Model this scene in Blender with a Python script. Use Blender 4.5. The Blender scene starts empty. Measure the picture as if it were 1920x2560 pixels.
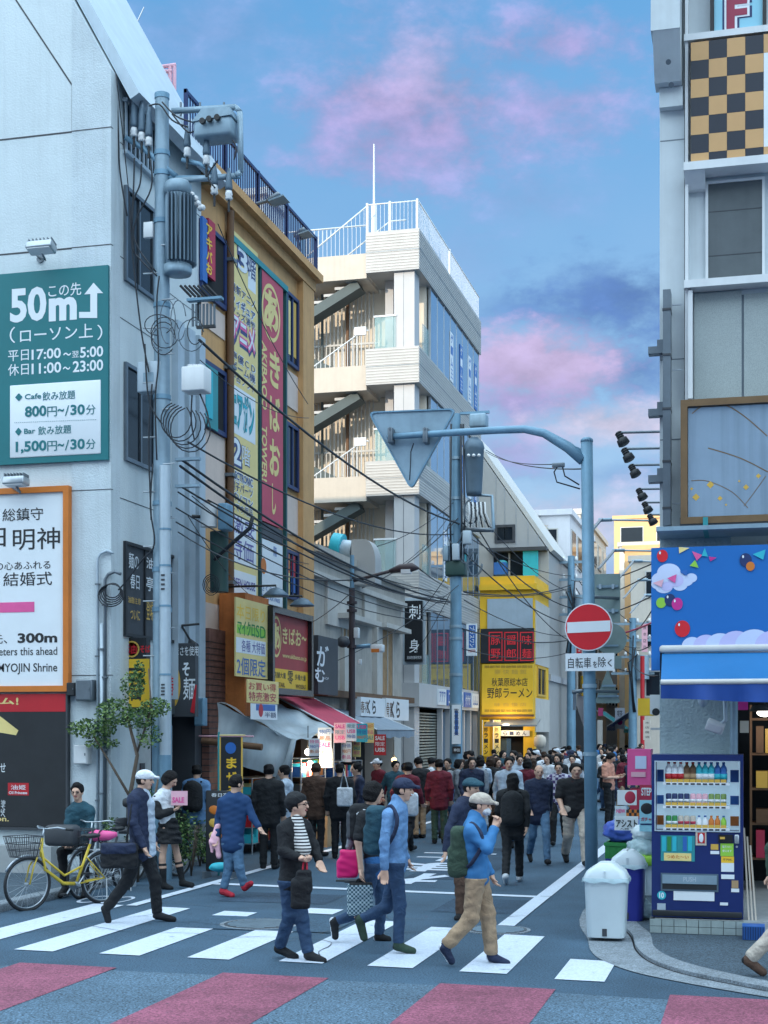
import bpy, bmesh, math, random
import numpy as np
from mathutils import Vector, Matrix

# camera
F, CX, HY, CZ = 3600.0, 960.0, 1830.0, 2.25
YAW = math.radians(14.34)
CA, SA = math.cos(YAW), math.sin(YAW)
scene = bpy.context.scene
COL = scene.collection
cd = bpy.data.cameras.new('camera')
cam = bpy.data.objects.new('camera', cd)
COL.objects.link(cam)
cam.location = (0, 0, CZ)
cam.rotation_euler = (math.radians(90), 0, YAW)
cd.sensor_width = 36
cd.lens = 36 * F / 2560
cd.shift_y = (HY - 1280) / 2560
cd.clip_start, cd.clip_end = 0.1, 3000
scene.camera = cam
scene.view_settings.view_transform = 'Standard'
scene.view_settings.look = 'None'
scene.view_settings.exposure = 0.66
scene.view_settings.gamma = 1
scene.cycles.max_bounces = 6
scene.cycles.diffuse_bounces = 3
scene.cycles.glossy_bounces = 3
scene.cycles.transmission_bounces = 4
scene.cycles.transparent_max_bounces = 8
scene.cycles.caustics_reflective = False
scene.cycles.caustics_refractive = False
scene.cycles.use_denoising = True


def ray(px, py):
 k = (px - CX) / F
 return Vector((k * CA - SA, k * SA + CA, (HY - py) / F))


def dep(px, py, d):
 return ray(px, py) * d + Vector((0, 0, CZ))


def onX(px, py, x):
 r = ray(px, py)
 return r * (x / r.x) + Vector((0, 0, CZ))


def onY(px, py, y):
 r = ray(px, py)
 return r * (y / r.y) + Vector((0, 0, CZ))


def onZ(px, py, z=0.0):
 r = ray(px, py)
 return r * ((z - CZ) / r.z) + Vector((0, 0, CZ))


def depth_of(p):
 return -SA * p[0] + CA * p[1]


# world and sun
SUN_EL, SUN_AZ = math.radians(14), math.radians(30)   # sun stands behind the camera to the left
sun_dir = Vector((math.sin(SUN_AZ) * math.cos(SUN_EL), math.cos(SUN_AZ) * math.cos(SUN_EL), -math.sin(SUN_EL)))
W = bpy.data.worlds.new('World')
scene.world = W
W.use_nodes = True
wn, wl = W.node_tree.nodes, W.node_tree.links
wn.clear()


def nd(tree, typ, **kw):
 n = tree.nodes.new(typ)
 for k, v in kw.items():
  setattr(n, k, v)
 return n


def mth(tree, op, a, b=None, c=None, clamp=False):
 n = tree.nodes.new('ShaderNodeMath')
 n.operation = op
 n.use_clamp = clamp
 for i, s in enumerate((a, b, c)):
  if s is None:
   continue
  if isinstance(s, (int, float)):
   n.inputs[i].default_value = s
  else:
   tree.links.new(s, n.inputs[i])
 return n.outputs[0]


def mixc(tree, fac, a, b, blend='MIX'):
 n = tree.nodes.new('ShaderNodeMix')
 n.data_type = 'RGBA'
 n.blend_type = blend
 n.clamp_factor = False
 for sock, s in ((n.inputs[0], fac), (n.inputs[6], a), (n.inputs[7], b)):
  if isinstance(s, (int, float)):
   sock.default_value = s
  elif isinstance(s, (tuple, list)):
   sock.default_value = (*s[:3], 1)
  else:
   tree.links.new(s, sock)
 return n.outputs[2]


def srgb(r, g, b):
 f = lambda c: (c / 255 / 12.92) if c / 255 <= .04045 else ((c / 255 + .055) / 1.055) ** 2.4
 return (f(r), f(g), f(b))


def build_sky():
 t = W.node_tree
 out = nd(t, 'ShaderNodeOutputWorld')
 bg = nd(t, 'ShaderNodeBackground')
 bg.inputs[1].default_value = 0.15
 t.links.new(bg.outputs[0], out.inputs[0])
 sky = nd(t, 'ShaderNodeTexSky', sky_type='NISHITA', sun_disc=False)
 sky.sun_elevation = SUN_EL
 sky.sun_rotation = SUN_AZ + math.pi
 sky.air_density, sky.dust_density, sky.ozone_density = 1.2, 0.7, 2.0
 tc = nd(t, 'ShaderNodeTexCoord')
 sp = nd(t, 'ShaderNodeSeparateXYZ')
 t.links.new(tc.outputs['Generated'], sp.inputs[0])
 az = mth(t, 'ARCTAN2', sp.outputs[0], sp.outputs[1])
 el = mth(t, 'ARCSINE', sp.outputs[2])
 # soft noise used to break up every cloud outline
 mp = nd(t, 'ShaderNodeMapping')
 mp.inputs['Scale'].default_value = (1, 1, 1.7)
 t.links.new(tc.outputs['Generated'], mp.inputs[0])
 def noise(scale, detail, rough):
  n = nd(t, 'ShaderNodeTexNoise')
  n.inputs['Scale'].default_value = scale
  n.inputs['Detail'].default_value = detail
  n.inputs['Roughness'].default_value = rough
  t.links.new(mp.outputs[0], n.inputs['Vector'])
  return mth(t, 'SUBTRACT', n.outputs[0], 0.5)
 n1, n2 = noise(9, 7, .6), noise(26, 5, .6)
 wob = mth(t, 'ADD', mth(t, 'MULTIPLY', n1, 2.3), mth(t, 'ADD', mth(t, 'MULTIPLY', n2, 1.3), mth(t, 'MULTIPLY', noise(70, 4, .6), .5)))
 tex = mth(t, 'ADD', mth(t, 'ADD', mth(t, 'MULTIPLY', n2, 2.6), mth(t, 'MULTIPLY', n1, 1.5)), .5, clamp=True)
 # the clear sky: Nishita, a little deeper towards the zenith
 K = SKY_K
 grad = nd(t, 'ShaderNodeMapRange')
 grad.inputs[1].default_value, grad.inputs[2].default_value = 0.03, 0.62
 t.links.new(el, grad.inputs[0])
 low, high = [c * K for c in srgb(172, 202, 236)], [c * K for c in srgb(44, 152, 220)]
 tint = mixc(t, grad.outputs[0], low, high)
 col = mixc(t, 0.88, sky.outputs[0], tint)
 col = mixc(t, mth(t, 'ADD', mth(t, 'MULTIPLY', n1, 1.0), 0.12, clamp=True), col, [c * K for c in srgb(112, 174, 228)])
 # clouds: centre and half size in photo pixels turned into directions, colour, softness, strength
 for (px, py, rx, ry, c, soft, st) in CLOUDS:
  d = ray(px, py).normalized()
  a0, e0 = math.atan2(d.x, d.y), math.asin(d.z)
  rx, ry = rx * CLOUD_SPREAD, ry * CLOUD_SPREAD
  d2 = ray(px + rx, py - ry).normalized()
  ra, re = abs(math.atan2(d2.x, d2.y) - a0), abs(math.asin(d2.z) - e0)
  q = mth(t, 'ADD', mth(t, 'POWER', mth(t, 'DIVIDE', mth(t, 'SUBTRACT', az, a0), ra), 2),
    mth(t, 'POWER', mth(t, 'DIVIDE', mth(t, 'SUBTRACT', el, e0), re), 2))
  v = mth(t, 'ADD', mth(t, 'SUBTRACT', 1.0, mth(t, 'SQRT', q)), wob)
  m = nd(t, 'ShaderNodeMapRange', interpolation_type='SMOOTHSTEP')
  m.inputs[1].default_value, m.inputs[2].default_value = 0.0, soft
  m.inputs[3].default_value, m.inputs[4].default_value = 0.0, st
  t.links.new(v, m.inputs[0])
  col = mixc(t, m.outputs[0], col, mixc(t, tex, [x * K * .84 for x in srgb(*c)], [x * K * 1.12 for x in srgb(*[min(255, v * 1.05) for v in c])]))
 # sky glow added out of view, overhead and behind, to fill the shade
 def ramp(sock, a, b_, lo, hi):
  m = nd(t, 'ShaderNodeMapRange', interpolation_type='SMOOTHSTEP')
  for i, v in enumerate((a, b_, lo, hi)):
   m.inputs[i + 1].default_value = v
  t.links.new(sock, m.inputs[0])
  return m.outputs[0]
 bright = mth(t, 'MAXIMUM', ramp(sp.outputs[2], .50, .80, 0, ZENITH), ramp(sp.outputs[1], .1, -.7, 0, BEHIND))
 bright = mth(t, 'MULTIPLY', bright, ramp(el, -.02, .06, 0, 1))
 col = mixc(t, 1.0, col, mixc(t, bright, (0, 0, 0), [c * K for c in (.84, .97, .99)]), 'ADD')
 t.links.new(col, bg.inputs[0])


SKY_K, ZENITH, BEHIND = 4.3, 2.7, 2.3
CLOUD_SPREAD = 1.3
PINK, ROSE, LILAC, GREY, PALE = (170, 162, 212), (194, 178, 216), (146, 168, 218), (96, 132, 192), (206, 202, 226)
CLOUDS = [
 (560, 90, 330, 170, LILAC, 1.5, .6),
 (640, 330, 230, 130, LILAC, 1.6, .4),
 (1120, 200, 460, 330, LILAC, 1.1, .95),
 (1000, 310, 290, 180, PINK, 1.1, .9),
 (1080, 180, 220, 150, ROSE, 1.2, .6),
 (1400, 110, 260, 130, PINK, 1.1, .85),
 (1330, 260, 230, 150, PINK, 1.3, .8),
 (1330, 500, 230, 110, LILAC, 1.5, .6),
 (1130, 640, 160, 90, LILAC, 1.5, .45),
 (1570, 740, 260, 150, GREY, .9, .95),
 (1270, 770, 150, 60, GREY, 1.3, .5),
 (1600, 930, 240, 120, GREY, 1.1, .85),
 (1360, 930, 230, 120, ROSE, .7, .95),
 (1300, 1010, 280, 90, PINK, .9, .8),
 (1540, 1060, 320, 90, PALE, .9, .9),
 (1280, 1130, 210, 80, PINK, 1.1, .7),
 (1480, 1190, 330, 60, GREY, 1.2, .4),
 (1420, 1300, 400, 120, PALE, 1.1, .85),
 (1480, 1450, 320, 70, LILAC, 1.2, .6),
]
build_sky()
sd = bpy.data.lights.new('sun', 'SUN')
sd.energy = 2.0
sd.angle = math.radians(0.6)
sd.color = (1.0, 0.83, 0.62)
sun = bpy.data.objects.new('sun', sd)
COL.objects.link(sun)
sun.rotation_euler = sun_dir.to_track_quat('-Z', 'Y').to_euler()
sun.location = (-30, -40, 40)

# materials
MATS = {}


def mat(name, col, rough=.6, metal=0.0, var=.10, vscale=2.5, bump=0.0, bscale=60, streak=0.0, emit=0.0, spec=.4, speck=0.0, trans=0.0, alpha=1.0, wear=None):
 if name in MATS:
  return MATS[name]
 m = bpy.data.materials.new(name)
 m.use_nodes = True
 t = m.node_tree
 p = t.nodes['Principled BSDF']
 p.inputs['Roughness'].default_value = rough
 p.inputs['Metallic'].default_value = metal
 p.inputs['Specular IOR Level'].default_value = spec
 if trans:
  p.inputs['Transmission Weight'].default_value = trans
 if alpha < 1:
  p.inputs['Alpha'].default_value = alpha
 tc = nd(t, 'ShaderNodeTexCoord')
 c = (*col, 1)
 base = None
 if var:
  n = nd(t, 'ShaderNodeTexNoise')
  n.inputs['Scale'].default_value = vscale
  n.inputs['Detail'].default_value = 5
  n.inputs['Roughness'].default_value = .65
  t.links.new(tc.outputs['Object'], n.inputs['Vector'])
  mr = nd(t, 'ShaderNodeMapRange')
  mr.inputs[1].default_value, mr.inputs[2].default_value = .3, .7
  mr.inputs[3].default_value, mr.inputs[4].default_value = 1 - var, 1 + var
  t.links.new(n.outputs[0], mr.inputs[0])
  base = mixc(t, 1.0, c, (1, 1, 1), 'MULTIPLY')
  t.links.new(mr.outputs[0], base.node.inputs[7])
 if streak and base:
  mp = nd(t, 'ShaderNodeMapping')
  mp.inputs['Scale'].default_value = (7, 7, .35)
  t.links.new(tc.outputs['Object'], mp.inputs[0])
  n = nd(t, 'ShaderNodeTexNoise')
  n.inputs['Scale'].default_value = 1.6
  n.inputs['Detail'].default_value = 6
  t.links.new(mp.outputs[0], n.inputs['Vector'])
  mr = nd(t, 'ShaderNodeMapRange')
  mr.inputs[1].default_value, mr.inputs[2].default_value = .48, .8
  mr.inputs[3].default_value, mr.inputs[4].default_value = 0, streak
  t.links.new(n.outputs[0], mr.inputs[0])
  base = mixc(t, mr.outputs[0], base, [x * .35 for x in col])
 if wear:
  n = nd(t, 'ShaderNodeTexNoise')
  n.inputs['Scale'].default_value = 5
  n.inputs['Detail'].default_value = 12
  n.inputs['Roughness'].default_value = .72
  t.links.new(tc.outputs['Object'], n.inputs['Vector'])
  mr = nd(t, 'ShaderNodeMapRange')
  mr.inputs[1].default_value, mr.inputs[2].default_value = wear[0], wear[0] + .06
  t.links.new(n.outputs[0], mr.inputs[0])
  base = mixc(t, mr.outputs[0], base, wear[1])
 if speck and base:
  n = nd(t, 'ShaderNodeTexNoise')
  n.inputs['Scale'].default_value = bscale
  n.inputs['Detail'].default_value = 3
  n.inputs['Roughness'].default_value = .8
  t.links.new(tc.outputs['Object'], n.inputs['Vector'])
  mr = nd(t, 'ShaderNodeMapRange')
  mr.inputs[1].default_value, mr.inputs[2].default_value = .35, .7
  mr.inputs[3].default_value, mr.inputs[4].default_value = 1 - speck, 1 + speck * 1.6
  t.links.new(n.outputs[0], mr.inputs[0])
  base2 = mixc(t, 1.0, base, (1, 1, 1), 'MULTIPLY')
  t.links.new(mr.outputs[0], base2.node.inputs[7])
  base = base2
 if base:
  t.links.new(base, p.inputs['Base Color'])
 else:
  p.inputs['Base Color'].default_value = c
 if emit:
  p.inputs['Emission Color'].default_value = c
  p.inputs['Emission Strength'].default_value = emit
 if bump:
  n = nd(t, 'ShaderNodeTexNoise')
  n.inputs['Scale'].default_value = bscale
  n.inputs['Detail'].default_value = 4
  if name[:2] == 'c_':
   n.inputs['Distortion'].default_value = 1.6
  t.links.new(tc.outputs['Object'], n.inputs['Vector'])
  b = nd(t, 'ShaderNodeBump')
  b.inputs['Strength'].default_value = bump
  b.inputs['Distance'].default_value = .02
  t.links.new(n.outputs[0], b.inputs['Height'])
  t.links.new(b.outputs[0], p.inputs['Normal'])
 m.diffuse_color = c
 MATS[name] = m
 return m


# mesh builder
_text_cache = {}


def text_geo(body, bold=0.0, res=3):
 key = (body, bold, res)
 if key in _text_cache:
  return _text_cache[key]
 cu = bpy.data.curves.new('lettering', 'FONT')
 cu.body = body
 cu.size = 1
 cu.offset = bold
 cu.resolution_u = res
 cu.fill_mode = 'FRONT'
 ob = bpy.data.objects.new('lettering', cu)
 me = ob.to_mesh()
 v = np.zeros(len(me.vertices) * 3)
 me.vertices.foreach_get('co', v)
 v = v.reshape(-1, 3)[:, :2]
 f = [tuple(p.vertices) for p in me.polygons]
 ob.to_mesh_clear()
 bpy.data.objects.remove(ob)
 bpy.data.curves.remove(cu)
 if len(v):
  lo, hi = v.min(0), v.max(0)
  v = (v - lo) / np.maximum(hi - lo, 1e-6)
  asp = (hi[0] - lo[0]) / max(hi[1] - lo[1], 1e-6)
 else:
  asp = 1
 _text_cache[key] = (v, f, asp)
 return _text_cache[key]


class MB:
 def __init__(s):
  s.v, s.f, s.m, s.sm, s.mats = [], [], [], [], []

 def mi(s, m):
  if m not in s.mats:
   s.mats.append(m)
  return s.mats.index(m)

 def add(s, vs, fs, m, smooth=False):
  o = len(s.v)
  s.v.extend([tuple(p) for p in vs])
  i = s.mi(m)
  for f in fs:
   s.f.append(tuple(a + o for a in f))
   s.m.append(i)
   s.sm.append(smooth)
  return s

 def box(s, a, b, m, M=None):
  x0, y0, z0 = a
  x1, y1, z1 = b
  if x0 > x1: x0, x1 = x1, x0
  if y0 > y1: y0, y1 = y1, y0
  if z0 > z1: z0, z1 = z1, z0
  vs = [Vector(p) for p in ((x0, y0, z0), (x1, y0, z0), (x1, y1, z0), (x0, y1, z0), (x0, y0, z1), (x1, y0, z1), (x1, y1, z1), (x0, y1, z1))]
  if M is not None:
   vs = [M @ p for p in vs]
  return s.add(vs, [(0, 3, 2, 1), (4, 5, 6, 7), (0, 1, 5, 4), (1, 2, 6, 5), (2, 3, 7, 6), (3, 0, 4, 7)], m)

 def rbox(s, a, b, m, r=.02, M=None, seg=2):
  bm = bmesh.new()
  bmesh.ops.create_cube(bm, size=1)
  c = [(a[i] + b[i]) / 2 for i in range(3)]
  d = [abs(b[i] - a[i]) for i in range(3)]
  for v in bm.verts:
   v.co = Vector([c[i] + v.co[i] * d[i] for i in range(3)])
  bmesh.ops.bevel(bm, geom=bm.edges[:], offset=min(r, min(d) * .45), segments=seg, affect='EDGES', profile=.5)
  bm.verts.index_update()
  vs = [(M @ v.co if M is not None else v.co.copy()) for v in bm.verts]
  fs = [tuple(v.index for v in f.verts) for f in bm.faces]
  bm.free()
  return s.add(vs, fs, m, True)

 def poly(s, pts, m):
  return s.add(pts, [tuple(range(len(pts)))], m)

 def prism(s, pts, vec, m, smooth=False):
  n = len(pts)
  vec = Vector(vec)
  p = [Vector(q) for q in pts]
  nrm = Vector((0, 0, 0))
  for i in range(n):
   nrm += p[i].cross(p[(i + 1) % n])
  if nrm.dot(vec) > 0:
   p.reverse()
  vs = p + [q + vec for q in p]
  fs = [tuple(range(n)), tuple(range(2 * n - 1, n - 1, -1))]
  fs += [(i, i + n, (i + 1) % n + n, (i + 1) % n) for i in range(n)]
  return s.add(vs, fs, m, smooth)

 def cyl(s, p0, p1, r0, m, r1=None, n=12, caps=True, smooth=True):
  p0, p1 = Vector(p0), Vector(p1)
  if r1 is None:
   r1 = r0
  d = (p1 - p0)
  if d.length < 1e-6:
   return s
  d.normalize()
  a = d.orthogonal().normalized()
  b = d.cross(a)
  vs = []
  for p, r in ((p0, r0), (p1, r1)):
   for i in range(n):
    t = 2 * math.pi * i / n
    vs.append(p + a * (math.cos(t) * r) + b * (math.sin(t) * r))
  s.add(vs, [(i, (i + 1) % n, (i + 1) % n + n, i + n) for i in range(n)], m, smooth)
  if caps:
   s.add(vs[:n], [tuple(range(n - 1, -1, -1))], m)
   s.add(vs[n:], [tuple(range(n))], m)
  return s

 def tube(s, pts, r, m, n=6, closed=False):
  pts = [Vector(p) for p in pts]
  k = len(pts)
  vs, prev = [], None
  rr = r if isinstance(r, (list, tuple)) else [r] * k
  for i, p in enumerate(pts):
   if closed:
    d = pts[(i + 1) % k] - pts[i - 1]
   else:
    d = pts[min(i + 1, k - 1)] - pts[max(i - 1, 0)]
   if d.length < 1e-9:
    d = Vector((0, 0, 1))
   d.normalize()
   a = d.orthogonal().normalized() if prev is None else (prev - d * prev.dot(d))
   if a.length < 1e-6:
    a = d.orthogonal()
   a.normalize()
   prev = a
   b = d.cross(a)
   for j in range(n):
    t = 2 * math.pi * j / n
    vs.append(p + (a * math.cos(t) + b * math.sin(t)) * rr[i])
  fs = []
  for i in range(k if closed else k - 1):
   i2 = (i + 1) % k
   for j in range(n):
    fs.append((i * n + j, i * n + (j + 1) % n, i2 * n + (j + 1) % n, i2 * n + j))
  if not closed:
   fs += [tuple(range(n - 1, -1, -1)), tuple(range((k - 1) * n, k * n))]
  return s.add(vs, fs, m, True)

 def lathe(s, base, prof, m, n=20, axis=(0, 0, 1), smooth=True):   # prof: (radius, height) pairs
  ax = Vector(axis).normalized()
  a = ax.orthogonal().normalized()
  b = ax.cross(a)
  base = Vector(base)
  vs = []
  for r, h in prof:
   for i in range(n):
    t = 2 * math.pi * i / n
    vs.append(base + ax * h + (a * math.cos(t) + b * math.sin(t)) * r)
  fs = []
  for k in range(len(prof) - 1):
   for i in range(n):
    fs.append((k * n + i, k * n + (i + 1) % n, (k + 1) * n + (i + 1) % n, (k + 1) * n + i))
  fs += [tuple(range(n - 1, -1, -1)), tuple(range((len(prof) - 1) * n, len(prof) * n))]
  return s.add(vs, fs, m, smooth)

 def ell(s, c, r, m, n=14, k=8, M=None):
  c = Vector(c)
  if isinstance(r, (int, float)):
   r = (r, r, r)
  vs = []
  for j in range(k + 1):
   ph = math.pi * j / k
   for i in range(n):
    t = 2 * math.pi * i / n
    q = Vector((math.sin(ph) * math.cos(t) * r[0], math.sin(ph) * math.sin(t) * r[1], -math.cos(ph) * r[2]))
    vs.append(c + (M @ q if M is not None else q))
  fs = [(j * n + i, j * n + (i + 1) % n, (j + 1) * n + (i + 1) % n, (j + 1) * n + i) for j in range(k) for i in range(n)]
  return s.add(vs, fs, m, True)

 def text(s, body, P, u, w, m, bold=0.0, sx=None, sy=None, keep=False, res=3):
  """lettering filling the box P .. P + u*sx + w*sy (u right, w up, unit vectors)"""
  if any(ord(c) > 0x4e00 for c in body):
   bold = min(bold, .005)
  v, f, asp = text_geo(body, bold, res)
  if not len(v):
   return s
  if sx is None:
   sx = sy * asp
  if sy is None:
   sy = sx / asp
  u, w, P = np.array(u), np.array(w), np.array(P)
  vs = P[None] + v[:, :1] * sx * u[None] + v[:, 1:] * sy * w[None]
  nrm = np.cross(u, w)
  return s.add(vs, f, m)

 def build(s, name, parent=None, rm=False):
  me = bpy.data.meshes.new(name)
  pm = Matrix.Identity(4)
  me.from_pydata(s.v, [], s.f)
  for m in s.mats:
   me.materials.append(m)
  me.polygons.foreach_set('material_index', s.m)
  me.polygons.foreach_set('use_smooth', s.sm)
  me.update()
  o = bpy.data.objects.new(name, me)
  COL.objects.link(o)
  if parent is not None:
   o.parent = parent
   if parent.type == 'EMPTY':
    o.matrix_parent_inverse = parent.matrix_basis.inverted()
  return o


def tag(o, label=None, cat=None, group=None, kind=None):
 if label: o['label'] = label
 if cat: o['category'] = cat
 if group: o['group'] = group
 if kind: o['kind'] = kind
 return o


def thing(name, label, cat, loc, group=None):
 o = bpy.data.objects.new(name, None)
 o.empty_display_size = .2
 COL.objects.link(o)
 o.location = loc
 return tag(o, label, cat, group)


def structure(b, name):
 return tag(b.build(name), kind='structure')


def copy_tree(o, parent=None):
 c = o.copy()
 COL.objects.link(c)
 if parent is not None:
  c.parent = parent
 for ch in list(o.children):
  copy_tree(ch, c)
 return c


UX, UY, UZ = Vector((1, 0, 0)), Vector((0, 1, 0)), Vector((0, 0, 1))


class FX:
 """a plane X = x facing the street (+X): u runs away along the street, pixel rectangles land on it"""
 def __init__(s, x): s.x = x; s.u = UY; s.n = UX
 def at(s, px, py): return onX(px, py, s.x)
 def off(s, d): return FX(s.x + d)


class FY:
 """a plane Y = y facing the camera (-Y)"""
 def __init__(s, y): s.y = y; s.u = UX; s.n = -UY
 def at(s, px, py): return onY(px, py, s.y)
 def off(s, d): return FY(s.y - d)


def rect(pl, x0, y0, x1, y1):
 """world box of a pixel rectangle on a plane: lower-left corner, width, height"""
 a, b = pl.at(x0, y0), pl.at(x1, y1)
 m = pl.at(x0, y1)
 ub, ua = b.dot(pl.u), a.dot(pl.u)
 z1, z0 = a.z, (m.z if isinstance(pl, FY) else m.z)
 P = a.copy(); P.z = z0
 return P, ub - ua, z1 - z0


def plate(b, pl, x0, y0, x1, y1, th, m, off=0.0):
 P, w, h = rect(pl.off(off), x0, y0, x1, y1)
 q = P + pl.u * w + UZ * h + pl.n * th
 b.box(P, q, m)
 return P + pl.n * th, w, h


def letters(b, pl, x0, y0, x1, y1, body, m, off=.004, bold=0.0):
 P, w, h = rect(pl.off(off), x0, y0, x1, y1)
 b.text(body, P, pl.u, UZ, m, bold, w, h)


def catenary(p0, p1, sag, n=14):
 p0, p1 = Vector(p0), Vector(p1)
 return [p0.lerp(p1, i / n) - UZ * (sag * 4 * (i / n) * (1 - i / n)) for i in range(n + 1)]


rnd = random.Random(11)
# colours
def M(name):
 return MATS[name]


mat('asphalt', (.038, .076, .118), .85, var=.30, vscale=.45, speck=.6, bscale=55, bump=.3, wear=(.60, (.030, .055, .085)))
mat('asphalt_light', (.066, .110, .155), .85, var=.24, vscale=.6, speck=.95, bscale=48, bump=.4, wear=(.62, (.04, .075, .11)))
mat('paint_white', (.54, .60, .70), .6, var=.06, vscale=6, speck=.14, bscale=40, wear=(.615, (.12, .17, .23)))
mat('paint_red', (.215, .062, .10), .8, var=.3, vscale=1.2, speck=.6, bscale=48, wear=(.62, (.12, .06, .09)))
mat('kerb_stone', (.19, .22, .25), .85, var=.2, vscale=4, speck=.5, bscale=60, bump=.3)
mat('pavement_dark', (.052, .076, .10), .85, var=.15, vscale=1.5, speck=.8, bscale=60, bump=.3)
mat('iron', (.06, .075, .09), .6, .4, var=.3, vscale=8)
mat('wall_pale', (.60, .67, .70), .8, var=.07, vscale=.6, streak=.13, bump=.35, bscale=35)
mat('wall_rough', (.55, .62, .66), .85, var=.09, vscale=1.2, streak=.18, bump=.6, bscale=45)
mat('white', (.66, .68, .70), .5, var=.06, streak=.1)
mat('offwhite', (.54, .53, .51), .55, var=.07, streak=.1)
mat('black', (.02, .022, .026), .5, var=.2)
mat('black_gloss', (.016, .018, .022), .2, var=.1)
mat('charcoal', (.05, .055, .065), .55, var=.15)
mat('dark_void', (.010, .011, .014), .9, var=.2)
mat('glass_dark', (.012, .018, .026), .1, 0, var=.1, spec=.2)
mat('glass_blue', (.20, .33, .48), .04, .75, var=.05, spec=.9)
mat('steel', (.42, .46, .50), .35, .7, var=.12, streak=.15)
mat('steel_dark', (.16, .19, .22), .4, .6, var=.15)
mat('galv', (.25, .35, .43), .5, .25, var=.14, vscale=3, streak=.2)
mat('galv_light', (.42, .50, .57), .5, .2, var=.08, streak=.12)
mat('galv_blue', (.16, .29, .40), .5, .2, var=.15, streak=.2)
mat('transformer_fin', (.10, .15, .20), .5, .3, var=.12)
mat('ceramic', (.66, .68, .70), .25, var=.05)
mat('cable', (.018, .022, .03), .55, var=.1)
mat('cable_grey', (.10, .13, .16), .55, var=.1)
mat('green_sign', (.012, .155, .175), .45, var=.05)
mat('sign_white', (.72, .76, .80), .4, var=.03)
mat('orange', (.58, .17, .025), .5, var=.1)
mat('rust_orange', (.47, .15, .04), .75, var=.22, streak=.4, bump=.2)
mat('red', (.48, .018, .028), .45, var=.08)
mat('red_bright', (.62, .02, .03), .4, var=.05)
mat('crimson', (.42, .03, .07), .6, var=.12, streak=.1)
mat('yellow', (.82, .50, .035), .5, var=.06)
mat('yellow_pale', (.76, .60, .24), .55, var=.1)
mat('gold', (.62, .38, .07), .5, var=.08)
mat('bronze', (.21, .13, .07), .4, .5, var=.15)
mat('navy', (.018, .035, .12), .45, var=.1)
mat('blue', (.03, .13, .42), .45, var=.1)
mat('cyan', (.03, .42, .52), .5, var=.1)
mat('glass_clear', (.30, .50, .52), .08, alpha=.35)
mat('frame_green', (.02, .09, .10), .5)
mat('teal', (.03, .25, .28), .5, var=.1)
mat('pink', (.72, .10, .30), .5, var=.08)
mat('pink_pale', (.76, .42, .50), .6, var=.1)
mat('magenta', (.55, .03, .25), .5, var=.1)
mat('lime', (.28, .55, .06), .5, var=.1)
mat('green', (.03, .22, .06), .6, var=.15)
mat('brown', (.14, .075, .04), .7, var=.2)
mat('wood', (.36, .22, .11), .65, var=.25, vscale=5, streak=.3)
mat('cardboard', (.38, .25, .14), .85, var=.12)
mat('tan', (.56, .315, .135), .75, var=.10, streak=.3, bump=.15)
mat('peach', (.62, .50, .44), .75, var=.06, streak=.12)
mat('cream', (.53, .47, .40), .6, var=.06, streak=.12)
mat('beige_old', (.43, .40, .36), .85, var=.12, streak=.3, bump=.5, bscale=25)
mat('beige_light', (.53, .51, .48), .8, var=.08, streak=.18)
mat('panel_grey', (.40, .40, .40), .5, .1, var=.05)
mat('concrete', (.36, .38, .39), .85, var=.15, streak=.2, bump=.3)
mat('leaf', (.055, .12, .035), .6, var=.35, vscale=9)
mat('leaf_dark', (.03, .075, .03), .6, var=.35, vscale=9)
mat('leaf_light', (.17, .26, .08), .6, var=.3, vscale=9)
mat('bark', (.12, .09, .07), .85, var=.3)
mat('lamp_warm', (1.0, .62, .30), .4, var=0, emit=2.2)
mat('lamp_white', (1.0, .92, .85), .4, var=0, emit=3.0)
mat('neon_red', (.60, .03, .04), .4, var=0, emit=.16)

# ground
def sheet(name, pts, z, m, th=0.0):
 b = MB()
 pts = [Vector((p[0], p[1], z)) for p in pts]
 if th:
  b.prism(pts, (0, 0, -th), m)
 else:
  n = Vector((0, 0, 0))
  for i in range(len(pts)):
   n += pts[i].cross(pts[(i + 1) % len(pts)])
  if n.z < 0:
   pts.reverse()
  b.poly(pts, m)
 return structure(b, name)


sheet('road', [(-900, -700), (900, -700), (900, 1200), (-900, 1200)], 0, M('asphalt'))
sheet('cross_road', [(-60, 0.5), (40, 0.5), (40, 11.6), (1.2, 12.1), (-2.8, 12.50), (-60, 12.75)], .004, M('asphalt_light'))
for t0, s0, s1 in ((-8.34, 13.45, 17.3), (-7.38, 13.45, 17.2), (-6.41, 13.42, 17.0), (-5.45, 13.4, 15.55), (-4.49, 13.4, 16.6), (-3.58, 13.35, 16.2), (-2.66, 13.25, 15.8), (-1.74, 13.05, 14.25)):
 sheet('crosswalk_stripe', [(t0, s0), (t0 + .455, s0 - .03), (t0 + .455, s1 - .06), (t0, s1)], .008, M('paint_white'))
sheet('crosswalk_stripe', [(-5.45, 17.05), (-5.0, 17.0), (-5.0, 17.5), (-5.45, 17.55)], .008, M('paint_white'))
for t0 in (-9.0, -6.9, -4.78, -2.70, -.68, 1.4):
 sheet('red_crossing_band', [(t0, 5.0), (t0 + 1.04, 5.0), (t0 + 1.04, 12.6 - (t0 + 5) * .028), (t0, 12.64 - (t0 + 5) * .028)], .008, M('paint_red'))
sheet('stop_line', [(-7.72, 19.92), (-2.80, 19.42), (-2.80, 19.62), (-7.72, 20.14)], .008, M('paint_white'))
sheet('edge_line', [(-2.86, 16.35), (-2.66, 16.35), (-2.66, 19.55), (-2.86, 19.55)], .012, M('paint_white'))
sheet('edge_line', [(-2.86, 19.62), (-2.66, 19.62), (-2.66, 60), (-2.86, 60)], .008, M('paint_white'))
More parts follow.
